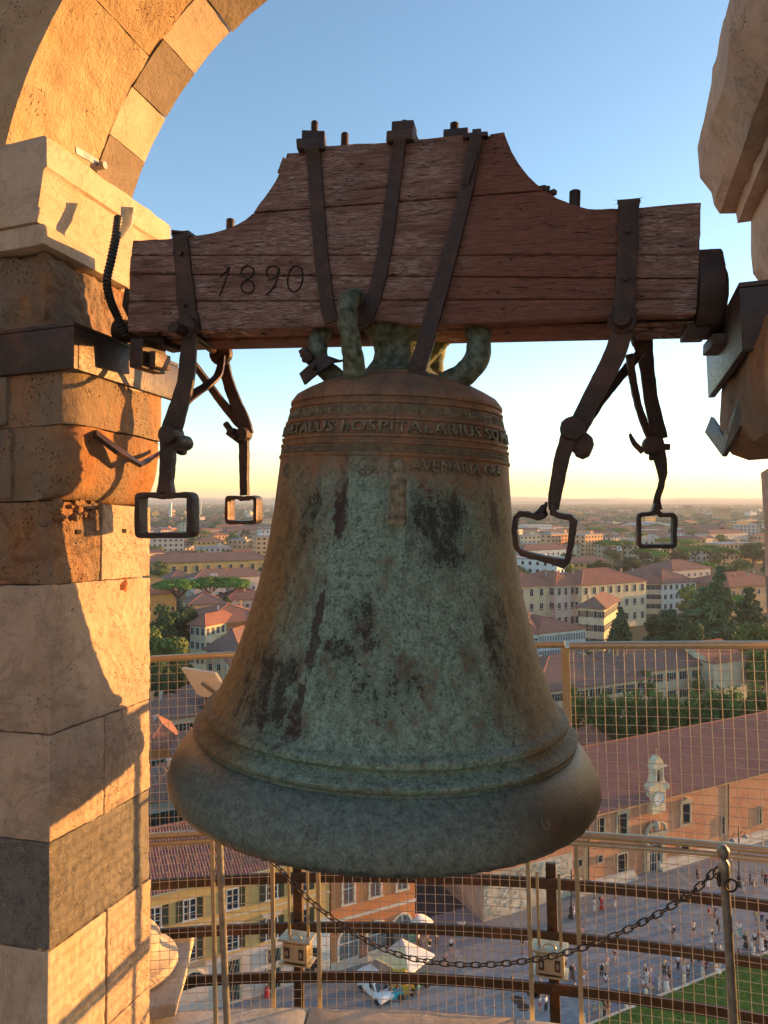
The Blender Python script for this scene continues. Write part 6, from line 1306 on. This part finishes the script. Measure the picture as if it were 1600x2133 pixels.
for (D0, hh, sd_) in ((8200, 52, 1), (11500, 95, 2)):
    vs = []; 
    for k in range(hn+1):
        a = R(-36+72*k/hn); x, y = math.sin(a)*D0/math.cos(a)*.9, D0; z = hh*(.72+.35*mn.noise(Vector((k*.16, sd_*9, 0)))+.12*mn.noise(Vector((k*.7, sd_*5, 0)))+.06*mn.noise(Vector((k*2.1, sd_*5, 0))))
        vs += [(x, y-400, 0), (x, y, z), (x, y+900, 0)]
    fs = [(k*3+j, k*3+j+1, k*3+4+j, k*3+3+j) for k in range(hn) for j in (0, 1)]; m.add(vs, fs)
tag(m.build('hills', M['leaf_dark'], None, 60), kind='structure')
for i, (px, h, w, d) in enumerate(((355, 42, 5, 1500), (418, 46, 2.4, 1700), (570, 52, 2.4, 1900), (1433, 34, 12, 1500), (1503, 30, 22, 1300))):
    x = (px-800)/F*d; m = MB(); m.box((0, 0, h/2), (w, w, h)); m.box((0, 0, h+1), (w*1.2, w*1.2, 2)) if i > 2 else m.tube([(0, 0, h), (0, 0, h+8)], .5, 4); o = m.build('tower_block' if i > 2 else 'mast', M['w_peach' if i > 2 else 'w_white'], None, None, Matrix.Translation((x, d, 0))); tag(o, ['slim mast on the horizon near the left ring', 'thin mast right of the left front ring', 'thin mast at the bell edge on the left horizon', 'brick church tower over the far roofs on the right', 'orange apartment tower far off on the right'][i], 'tower')
# ================================================================ PIAZZA FURNITURE
def lamp(px, py, h, lab):
    p = GP(px, py); r_ = empty('street_lamp', p, AL); tag(r_, lab, 'street lamp', 'street lamps on the piazza')
    m = MB(); m.lathe([(.34, 0), (.36, .15), (.22, .4), (.2, 1.0), (.26, 1.1), (.12, 1.3), (.07, 2.4), (.07, h-.6), (.12, h-.5), (.05, h-.3), (.1, h-.15), (.01, h)], 12); m.build('post', M['iron_rail'], r_, 40, I4)
    for s in (-1, 1):
        m = MB(); m.tube([(0, 0, h-1.0), (s*.5, 0, h-.75), (s*1.0, 0, h-.8), (s*1.15, 0, h-1.15)], .05, 6); m.build('arm', M['iron_rail'], r_, 60, I4)
        m = MB(); m.lathe([(.04, .35), (.12, .28), (.45, .02), (.42, 0), (.01, .02)], 12, Matrix.Translation((s*1.15, 0, h-1.55))); m.build('lamp_shade', M['tin'], r_, 40, I4)
        m = MB(); m.lathe([(.01, -.16), (.12, -.1), (.14, .0)], 10, Matrix.Translation((s*1.15, 0, h-1.53))); m.build('bulb_glass', M['frame'], r_, 60, I4)
lamp(1539, 1846, 7.4, 'tall two-armed street lamp at the right end of the museum front'); lamp(1190, 1912, 5.6, 'shorter two-armed street lamp right of the right lamp box')
def parasol(px, py, z, w, lab, mat, square=True, rz=.6, alt=None):
    p = GP(px, py, z); r_ = empty('parasol', (p.x, p.y, 0), rz); tag(r_, lab, 'parasol', 'market parasols'); n = 4 if square else 8; q_ = w/2/math.cos(PI/n)
    P = [(q_*math.cos(2*PI*k/n+PI/n), q_*math.sin(2*PI*k/n+PI/n)) for k in range(n)]
    for k in range(n):
        a, b = P[k], P[(k+1) % n]; m = MB(); vs = [(0, 0, z), (a[0]*.5, a[1]*.5, z-.42), (b[0]*.5, b[1]*.5, z-.42), (a[0], a[1], z-.95), (b[0], b[1], z-.95), (a[0], a[1], z-1.15), (b[0], b[1], z-1.15)]
        m.add(vs, [(0, 1, 2), (1, 3, 4, 2), (3, 5, 6, 4)]); m.build('canopy_panel', (alt if alt and k == 1 else mat), r_, None, I4)
    m = MB(); m.tube([(0, 0, 0), (0, 0, z)], .05, 8); m.build('pole', M['tin'], r_, None, I4)
cv = simple('white_canvas', (.72, .70, .66), .85, 0, 2, .08); cy_m = simple('cream_canvas', (.78, .6, .3), .85, 0, 2, .08)
parasol(844, 1971, 3.3, 4.2, 'white market parasol with one cream panel below the bell', cv, True, R(50), cy_m); parasol(872, 1903, 3.4, 3.0, 'grey white dome parasol at the mouth of the side street', cv, False)
# white delivery vehicle
vp = GP(782, 2072); van = empty('white_van', vp, R(-52)); tag(van, 'small white van parked by the market parasol', 'van'); wp = simple('white_paint', (.75, .75, .74), .3, 0)
P = [(-1.9, .35), (1.9, .35), (2.0, .75), (1.75, .95), (1.15, 1.05), (.75, 1.75), (-1.85, 1.85), (-1.95, 1.0)]
m = MB(); m.prism(P, -.82, .82, lambda a, b, c: (a, c, b)); finish(m.build('body', wp, van, None, I4), .08, 3)
m = MB(); m.add([(1.19, -.7, 1.08), (1.19, .7, 1.08), (.80, .66, 1.70), (.80, -.66, 1.70)], [(0, 1, 2, 3)]); m.add([(1.0, -.845, 1.12), (.1, -.845, 1.12), (.1, -.845, 1.6), (.72, -.845, 1.6)], [(0, 1, 2, 3)]); m.add([(1.0, .845, 1.12), (.1, .845, 1.12), (.1, .845, 1.6), (.72, .845, 1.6)], [(0, 1, 2, 3)]); [setattr(van, 'dummy', 0) if False else None]; o = m.build('windscreen', M['pane'], van, None, Matrix.Translation((.015, 0, .01)))
for x in (-1.2, 1.3):
    for s in (-1, 1):
        m = MB(); m.tube([(x, s*.68, .32), (x, s*.86, .32)], .32, 16); m.build('wheel', M['hose'], van, 40, I4)
for s in (-1, 1): m = MB(); m.lathe([(.001, .06), (.1, .03), (.12, 0)], 10, Matrix.Translation((1.93, s*.55, .72)) @ Matrix.Rotation(R(80), 4, 'Y')); m.build('headlight', M['tin'], van, 60, I4)
# souvenir carts
def cart(px, py, lab, c, hasroof=True):
    r_ = empty('market_cart', GP(px, py), AL-.3); tag(r_, lab, 'market stall', 'souvenir carts'); cm_ = simple('cart_paint_'+str(px), c, .6)
    m = MB(); m.box((0, 0, .85), (1.9, 1.1, .12)); m.box((0, -.5, .55), (1.9, .06, .6)); m.build('counter', cm_, r_, None, I4)
    for x in (-.7, .7): m = MB(); m.tube([(x, -.6, .35), (x, -.52, .35)], .35, 14); m.build('wheel', M['iron_rail'], r_, None, I4)
    if hasroof:
        m = MB(); m.prism([(-1.1, 2.1), (1.1, 2.1), (0, 2.55)], -.8, .8, lambda a, b, c_: (a, c_, b)); m.build('awning', cm_, r_, None, I4)
        for x in (-.9, .9):
            for y in (-.5, .5): m = MB(); m.tube([(x, y, .9), (x, y, 2.12)], .03, 5); m.build('awning_post', M['tin'], r_, None, I4)
    rd_ = random.Random(px)
    for k in range(7): m = MB(); m.lathe([(.001, .25), (.08, .2), (.1, .05), (.001, 0)], 8, Matrix.Translation((-.8+k*.26, rd_.uniform(-.3, .3), .91))); m.build('souvenir', M[rd_.choice(['w_white', 'w_orange', 'teal', 'w_yellow'])], r_, None, I4)
cart(842, 2068, 'yellow souvenir cart in front of the white parasol', (.7, .42, .04)); cart(872, 2052, 'green souvenir cart right of the yellow one', (.05, .28, .12), False); cart(818, 2080, 'small teal souvenir stand by the ledge', (.03, .35, .4), False)
# round sign on a pole, red bin, planters
sp = GP(530, 2088); r_ = empty('road_sign', sp, AL); tag(r_, 'round brown road sign on a pole before the limewashed wall', 'sign'); m = MB(); m.tube([(0, 0, 0), (0, 0, 2.4)], .035, 8); m.build('pole', M['tin'], r_, None, I4); m = MB(); m.tube([(0, -.06, 2.4), (0, -.09, 2.4)], .36, 20); m.build('disc', M['shutter2'], r_, None, I4)
bn = GP(556, 2078); m = MB(); m.lathe([(.22, 0), (.28, .2), (.26, .8), (.12, 1.05), (.001, 1.1)], 12, Matrix.Translation(bn)); tag(m.build('hydrant', simple('red_enamel', (.45, .02, .02), .5)), 'small red hydrant at the foot of the limewashed wall', 'hydrant')
for px, py in ((865, 1968), (1102, 1918)): pass
for i, (px, py) in enumerate(((962, 1942), (978, 1944), (1020, 1950))):
    p = GP(px, py); m = MB(); m.box((0, 0, .45), (.9, .6, .9)); m.box((0, 0, .95), (1.0, .7, .1)); o = finish(m.build('litter_crate', M['tin'] if i else M['w_white'], None, None, Matrix.Translation(p)), .03, 2); tag(o, 'low pale box standing on the paving before the museum corner', 'box', 'boxes by the museum corner')
# manhole covers, raised a hair
for px, py in ((1078, 2083), (1110, 2070), (1090, 2098), (1115, 2072)): 
    p = GP(px, py); m = MB(); m.lathe([(.001, .03), (.55, .03), (.6, .01)], 20, Matrix.Translation(p)); tag(m.build('manhole_cover', M['iron_rail']), kind='structure')
# ================================================================ PEOPLE
def skin(name, verts, edges, rad, mat, sub=1):
    me = bpy.data.meshes.new(name); me.from_pydata(verts, edges, []); o = bpy.data.objects.new(name, me); col.objects.link(o); md = o.modifiers.new('s', 'SKIN'); md.use_smooth_shade = True; md.branch_smoothing = .5
    for v, r_ in zip(me.skin_vertices[0].data, rad): v.radius = (r_, r_) if not isinstance(r_, tuple) else r_
    me.skin_vertices[0].data[0].use_root = True
    if sub: o.modifiers.new('b', 'SUBSURF').levels = sub
    bpy.context.view_layer.update(); e = bpy.data.meshes.new_from_object(o.evaluated_get(bpy.context.evaluated_depsgraph_get())); bpy.data.objects.remove(o); e.materials.clear(); e.materials.append(mat); e.polygons.foreach_set('material_index', [0]*len(e.polygons)); e.shade_smooth(); return e
skinm = simple('skin', (.42, .24, .16), .6); 
def pose(kind):
    # joints: pelvis 0, waist 1, chest 2, neck 3, head 4, crown 5, L hip knee ankle toe, R..., L shoulder elbow hand, R...
    lx, rx = (.10, .06), (-.10, .06); st = 0
    if kind == 'walk': LK, LA, LT = (.10, -.14, .50), (.10, -.06, .09), (.10, -.20, .03); RK, RA, RT = (-.10, .02, .49), (-.10, .30, .14), (-.10, .18, .05)
    elif kind == 'wide': LK, LA, LT = (.17, -.02, .50), (.22, .0, .08), (.25, -.14, .03); RK, RA, RT = (-.17, -.02, .50), (-.22, 0, .08), (-.25, -.14, .03)
    elif kind == 'sit': LK, LA, LT = (.12, -.42, .48), (.12, -.44, .09), (.12, -.58, .03); RK, RA, RT = (-.12, -.42, .48), (-.12, -.40, .09), (-.12, -.54, .03)
    else: LK, LA, LT = (.10, -.02, .50), (.11, .02, .08), (.13, -.12, .03); RK, RA, RT = (-.10, 0, .50), (-.11, .04, .08), (-.14, -.10, .03)
    pz = .94 if kind != 'sit' else .50
    LE, LH = (.27, .03, pz+.20), (.28, -.08, pz-.04); RE, RH = (-.27, .03, pz+.20), (-.28, -.08, pz-.04)
    if kind == 'walk': LE, LH = (.26, .12, pz+.2), (.27, .10, pz-.04); RE, RH = (-.26, -.06, pz+.2), (-.25, -.24, pz+.06)
    if kind == 'photo': LE, LH = (.24, -.16, pz+.30), (.08, -.32, pz+.52); RE, RH = (-.24, -.16, pz+.30), (-.06, -.32, pz+.52)
    if kind == 'push': LE, LH = (.26, -.24, pz+.42), (.24, -.46, pz+.60); RE, RH = (-.26, -.24, pz+.42), (-.24, -.46, pz+.60)
    if kind == 'bag': LE, LH = (.28, .0, pz+.22), (.16, -.20, pz+.14)
    v = [(0, 0, pz), (0, .01, pz+.18), (0, .01, pz+.40), (0, 0, pz+.55), (0, -.02, pz+.66), (0, -.01, pz+.76), (.10, 0, pz-.05), LK, LA, LT, (-.10, 0, pz-.05), RK, RA, RT, (.18, .01, pz+.44), LE, LH, (-.18, .01, pz+.44), RE, RH]
    e = [(0, 1), (1, 2), (2, 3), (3, 4), (4, 5), (0, 6), (6, 7), (7, 8), (8, 9), (0, 10), (10, 11), (11, 12), (12, 13), (2, 14), (14, 15), (15, 16), (2, 17), (17, 18), (18, 19)]
    r_ = [.12, .11, .12, .055, .095, .07, .085, .06, .042, .04, .085, .06, .042, .04, .06, .042, .032, .06, .042, .032]
    body = skin('body', v, e, r_, skinm)
    sv = [(0, .005, pz+.02), v[1], v[2], (0, 0, pz+.50), v[14], tuple((a+b)/2*1.0 for a, b in zip(v[14], v[15])), v[17], tuple((a+b)/2 for a, b in zip(v[17], v[18]))]
    shirt = skin('shirt', sv, [(0, 1), (1, 2), (2, 3), (2, 4), (4, 5), (2, 6), (6, 7)], [.145, .135, .145, .075, .08, .06, .08, .06], skinm)
    def leg(h_, k, a): return [h_, k, tuple(p+(q_-p)*.92 for p, q_ in zip(k, a))]
    tv = [(0, 0, pz+.03)]+leg(v[6], LK, LA)+leg(v[10], RK, RA); trou = skin('trousers', tv, [(0, 1), (1, 2), (2, 3), (0, 4), (4, 5), (5, 6)], [.14, .105, .082, .065, .105, .082, .065], skinm)
    hv = [(0, 0, pz+.03)]+[v[6], tuple(p+(q_-p)*.62 for p, q_ in zip(v[6], LK))]+[v[10], tuple(p+(q_-p)*.62 for p, q_ in zip(v[10], RK))]; short = skin('shorts', hv, [(0, 1), (1, 2), (0, 3), (3, 4)], [.145, .11, .10, .11, .10], skinm)
    m = MB(); m.lathe([(.13, pz+.12), (.16, pz-.05), (.2, pz-.4), (.26, .22), (.25, .18)], 14); skirt = m.mesh('skirt', skinm, 60)
    hair = skin('hair', [(0, .012, pz+.70), (0, .02, pz+.775)], [(0, 1)], [.105, .075], skinm); m = MB(); m.tube([(0, .06, pz+.74), (0, .10, pz+.6), (0, .11, pz+.45)], [.09, .10, .04], 8); lh = m.mesh('hair', skinm, 60)
    return dict(body=body, shirt=shirt, trousers=trou, shorts=short, skirt=skirt, hair=hair, long=lh)
poses = {k: pose(k) for k in ('stand', 'walk', 'wide', 'photo', 'push', 'bag', 'sit')}
pc_ = {'white': (.72, .70, .67), 'black': (.02, .02, .022), 'red': (.5, .03, .02), 'blue': (.03, .08, .45), 'grey': (.3, .3, .3), 'pink': (.6, .28, .3), 'brown': (.14, .08, .05), 'tan': (.5, .38, .24), 'yellow': (.6, .45, .07), 'orange': (.62, .22, .08), 'maroon': (.18, .02, .03), 'lilac': (.4, .3, .5), 'green': (.1, .4, .2), 'magenta': (.45, .04, .3), 'navy': (.02, .03, .1), 'cyan': (.05, .4, .45), 'cream': (.65, .55, .4), 'darkhair': (.02, .013, .01), 'blonde': (.4, .27, .12)}
pcm = {k: simple('cloth_'+k, v, .85) for k, v in pc_.items()}
def person(px, py, top, bot, kind, style, hair='darkhair', longh=False, rz=None, zone='', hat=None):
    rd = random.Random(int(px*3+py*11)); p = GP(px, py); P = poses[kind]; s = rd.uniform(.94, 1.06)
    o = link('person', P['body']); o.location = p; o.rotation_euler = (0, 0, rz if rz is not None else rd.uniform(0, 6.28)); o.scale = (s, s, s)
    def ch(name, me, c):
        k = me.name; me2 = wardrobe.get((k, c))
        if me2 is None: me2 = me.copy(); me2.materials.clear(); me2.materials.append(pcm[c]); wardrobe[(k, c)] = me2
        link(name, me2, o, I4)
    ch('shirt', P['shirt'], top); ch({'t': 'trousers', 's': 'shorts', 'd': 'skirt'}[style], P[{'t': 'trousers', 's': 'shorts', 'd': 'skirt'}[style]], bot); ch('hair', P['hair'], hair)
    if longh: ch('long_hair', P['long'], hair)
    if rd.random() < .3 and kind != 'sit':
        m = wardrobe.get('bag')
        if m is None: b = MB(); b.box((0, .2, 1.2), (.26, .16, .38)); m = b.mesh('backpack', pcm['black']); wardrobe['bag'] = m
        link('backpack', m, o, I4)
    zone = zone; act = {'stand': 'standing', 'walk': 'walking', 'wide': 'legs apart', 'photo': 'phone raised', 'push': 'with raised arms', 'bag': 'standing arm across', 'sit': 'sitting'}[kind]
    sty = f"{top} top, {bot} {'trousers' if style == 't' else 'shorts'}" if style != 'd' else (f"long {top} dress" if top == bot else f"{top} top and long {bot} skirt")
    tag(o, f"person in {sty} {act} {zone}", 'person', 'people on the piazza'); return o
wardrobe = {}
ZD, ZM_, ZL, ZS, ZF, ZC, ZR = 'near the museum wall', 'in the middle of the piazza', 'beside the lawn kerb', 'in the side street', 'on the near paving', 'by the souvenir carts', 'near the tall street lamp'
zc_ = lambda X, Y: (1200+.25*X, 1750+.25*Y)
plist = [((155, 600), 'white', 'white', 'stand', 't', ZD), ((212, 588), 'red', 'red', 'stand', 'd', ZD), ((325, 570), 'black', 'white', 'stand', 't', ZD), ((555, 500), 'white', 'white', 'walk', 't', ZD), ((1010, 330), 'brown', 'black', 'stand', 't', ZD), ((1030, 398), 'maroon', 'white', 'walk', 's', ZD), ((1100, 400), 'white', 'white', 'walk', 't', ZR), ((1290, 215), 'pink', 'white', 'stand', 's', ZR), ((1150, 190), 'pink', 'pink', 'sit', 't', ZD), ((1188, 180), 'white', 'red', 'sit', 't', ZD), ((1450, 370), 'black', 'black', 'stand', 't', ZR), ((1482, 445), 'tan', 'tan', 'stand', 's', ZR), ((1552, 352), 'black', 'navy', 'stand', 's', ZR), ((1580, 385), 'maroon', 'black', 'stand', 't', ZR), ((1395, 440), 'white', 'cream', 'stand', 't', ZR),
         ((1015, 540), 'brown', 'brown', 'walk', 's', ZM_), ((1108, 610), 'navy', 'blue', 'stand', 's', ZM_), ((1105, 680), 'red', 'tan', 'walk', 's', ZM_), ((1155, 662), 'black', 'black', 'sit', 's', ZM_), ((978, 805), 'white', 'black', 'walk', 's', ZM_), ((808, 825), 'pink', 'navy', 'stand', 's', ZM_), ((1190, 775), 'brown', 'brown', 'stand', 't', ZM_), ((1125, 865), 'cream', 'white', 'photo', 't', ZM_), ((1500, 705), 'yellow', 'grey', 'stand', 's', ZR), ((1548, 690), 'lilac', 'navy', 'stand', 't', ZR), ((1332, 800), 'white', 'white', 'photo', 't', ZM_), ((1362, 805), 'white', 'cyan', 'wide', 't', ZM_), ((1414, 905), 'black', 'black', 'stand', 'd', ZL), ((1490, 885), 'white', 'black', 'stand', 's', ZL), ((1515, 870), 'red', 'grey', 'stand', 's', ZL), ((1545, 925), 'white', 'white', 'push', 'd', ZL), ((1465, 925), 'white', 'cream', 'sit', 't', ZL), ((1582, 905), 'cream', 'black', 'photo', 't', ZL), ((1560, 880), 'white', 'navy', 'photo', 's', ZL), ((1595, 760), 'black', 'black', 'stand', 't', ZR),
         ((320, 1042), 'maroon', 'cream', 'walk', 's', ZF), ((547, 975), 'black', 'tan', 'walk', 's', ZM_), ((215, 1145), 'white', 'black', 'stand', 't', ZF), ((257, 1095), 'pink', 'white', 'walk', 's', ZF), ((245, 1205), 'white', 'navy', 'sit', 't', ZF), ((57, 1215), 'orange', 'white', 'stand', 's', ZF), ((150, 915), 'white', 'black', 'walk', 's', ZM_), ((440, 1240), 'white', 'white', 'photo', 't', ZF), ((572, 1150), 'cream', 'brown', 'stand', 't', ZL), ((627, 1185), 'white', 'lilac', 'photo', 'd', ZL), ((590, 1215), 'white', 'white', 'stand', 't', ZL), ((735, 1125), 'tan', 'black', 'stand', 't', ZL), ((695, 1262), 'white', 'white', 'push', 't', ZL), ((776, 1190), 'brown', 'black', 'stand', 't', ZL), ((757, 1255), 'lilac', 'white', 'wide', 'd', ZL), ((850, 1085), 'white', 'black', 'photo', 't', ZL), ((890, 1005), 'orange', 'white', 'stand', 's', ZL), ((965, 1030), 'yellow', 'black', 'push', 't', ZL), ((1022, 1022), 'navy', 'navy', 'stand', 't', ZL), ((1060, 1018), 'black', 'tan', 'stand', 's', ZL), ((897, 1120), 'tan', 'white', 'stand', 't', ZL), ((935, 1150), 'white', 'black', 'stand', 't', ZL), ((1058, 1115), 'pink', 'grey', 'photo', 's', ZL), ((1082, 1092), 'black', 'maroon', 'stand', 't', ZL), ((1130, 1100), 'white', 'grey', 'push', 's', ZL), ((1168, 1000), 'grey', 'cyan', 'wide', 's', ZL), ((1200, 990), 'white', 'white', 'stand', 's', ZL), ((1165, 1110), 'cream', 'white', 'sit', 't', ZL), ((1350, 1045), 'magenta', 'magenta', 'stand', 't', ZL),
         ((155, 1478), 'grey', 'tan', 'stand', 's', ZL), ((207, 1478), 'green', 'cream', 'photo', 't', ZL), ((238, 1480), 'black', 'black', 'stand', 't', ZL), ((268, 1455), 'black', 'maroon', 'stand', 's', ZL), ((48, 1380), 'white', 'white', 'walk', 't', ZF), ((620, 1260), 'pink', 'white', 'sit', 's', ZL), ((560, 1250), 'white', 'red', 'sit', 's', ZL), ((390, 1335), 'white', 'navy', 'sit', 't', ZL)]
zk = lambda X, Y: (800+.25*X, 1850+.25*Y); zk_ = [((285, 505), 'white', 'black', 'stand', 't', ZS), ((330, 538), 'tan', 'pink', 'stand', 's', ZS), ((376, 540), 'yellow', 'white', 'stand', 's', ZS), ((437, 492), 'white', 'black', 'walk', 't', ZS), ((558, 542), 'white', 'black', 'walk', 's', ZS), ((508, 655), 'pink', 'black', 'walk', 's', ZM_), ((1155, 545), 'black', 'tan', 'photo', 's', ZM_), ((1072, 868), 'blue', 'black', 'walk', 't', ZF), ((985, 905), 'blue', 'white', 'walk', 's', ZF), ((745, 892), 'grey', 'grey', 'stand', 't', ZF), ((795, 888), 'red', 'tan', 'walk', 's', ZF), ((1300, 888), 'tan', 'navy', 'walk', 's', ZF), ((1348, 1035), 'white', 'black', 'stand', 't', ZF), ((1300, 1038), 'white', 'red', 'stand', 's', ZF), ((1505, 695), 'white', 'black', 'walk', 's', ZM_), ((1570, 768), 'brown', 'brown', 'walk', 'd', ZM_), ((1585, 510), 'white', 'pink', 'stand', 't', ZM_), ((215, 900), 'tan', 'tan', 'sit', 's', ZC), ((285, 900), 'green', 'cyan', 'stand', 's', ZC), ((40, 930), 'grey', 'black', 'stand', 't', ZC), ((240, 470), 'navy', 'black', 'stand', 't', ZS), ((210, 500), 'maroon', 'black', 'stand', 't', ZS), ((360, 470), 'red', 'white', 'stand', 's', ZS), ((1590, 920), 'cyan', 'navy', 'walk', 's', ZF), ((1357, 900), 'red', 'black', 'sit', 't', ZF)]
for i, ((X, Y), a, b, k, st, z) in enumerate(plist): px, py = zc_(X, Y); person(px, py, a, b, k, st, 'blonde' if i % 5 == 2 else 'darkhair', i % 3 == 0, None, z)
for i, ((X, Y), a, b, k, st, z) in enumerate(zk_): px, py = zk(X, Y); person(px, py, a, b, k, st, 'blonde' if i % 5 == 1 else 'darkhair', i % 3 == 1, None, z)
for px, py, a, b in ((657, 2050, 'navy', 'navy'), (664, 2052, 'black', 'blue')): person(px, py, a, b, 'walk', 't', zone='before the white arched doorway')
for i, (px, py) in enumerate(((1195, 1916), (1210, 1960), (1198, 1985))): person(px, py, ['lilac', 'pink', 'grey'][i], ['white', 'pink', 'tan'][i], 'stand', 's', zone='under the shorter street lamp')
# ================================================================ AIR
hz_ = bpy.data.materials.new('haze_air'); hz_.use_nodes = True; nt = hz_.node_tree; nt.nodes.remove(nt.nodes['Principled BSDF']); pv_ = nt.nodes.new('ShaderNodeVolumePrincipled')
pv_.inputs['Color'].default_value = (.82, .86, .92, 1); pv_.inputs['Density'].default_value = HAZE = .00011; pv_.inputs['Anisotropy'].default_value = .2
nt.links.new(pv_.outputs[0], nt.nodes['Material Output'].inputs['Volume'])
m = MB(); m.box((0, 0, 59), (27000, 27000, 122)); o = m.build('haze', hz_); tag(o, kind='stuff'); o['label'] = 'pale evening haze over the valley'
# ================================================================ unique labels
def ordinal(i): return ['first', 'second', 'third', 'fourth', 'fifth', 'sixth', 'seventh', 'eighth', 'ninth', 'tenth', 'eleventh', 'twelfth', 'thirteenth', 'fourteenth', 'fifteenth', 'sixteenth', 'seventeenth', 'eighteenth', 'nineteenth', 'twentieth'][i] if i < 20 else str(i+1)+'th'
from collections import defaultdict
byl = defaultdict(list)
for o in REG: byl[o['label']].append(o)
for lab, os_ in byl.items():
    if len(os_) > 1:
        os_.sort(key=lambda o: (lambda w: w.x/max(.1, w.y))(wm(o).translation))
        n = len(os_)
        for i, o in enumerate(os_):
            w_ = 'leftmost' if i == 0 else ('rightmost' if i == n-1 else ordinal(i)+' from the left')
            o['label'] = f"{lab}, {w_}"

for o in REG:
    for a, b in ((' top,', ' and'), (' standing ', ' '), (' walking ', ' ')):
        if len(o['label'].split()) > 16: o['label'] = o['label'].replace(a, b)
    w_ = o['label'].split()
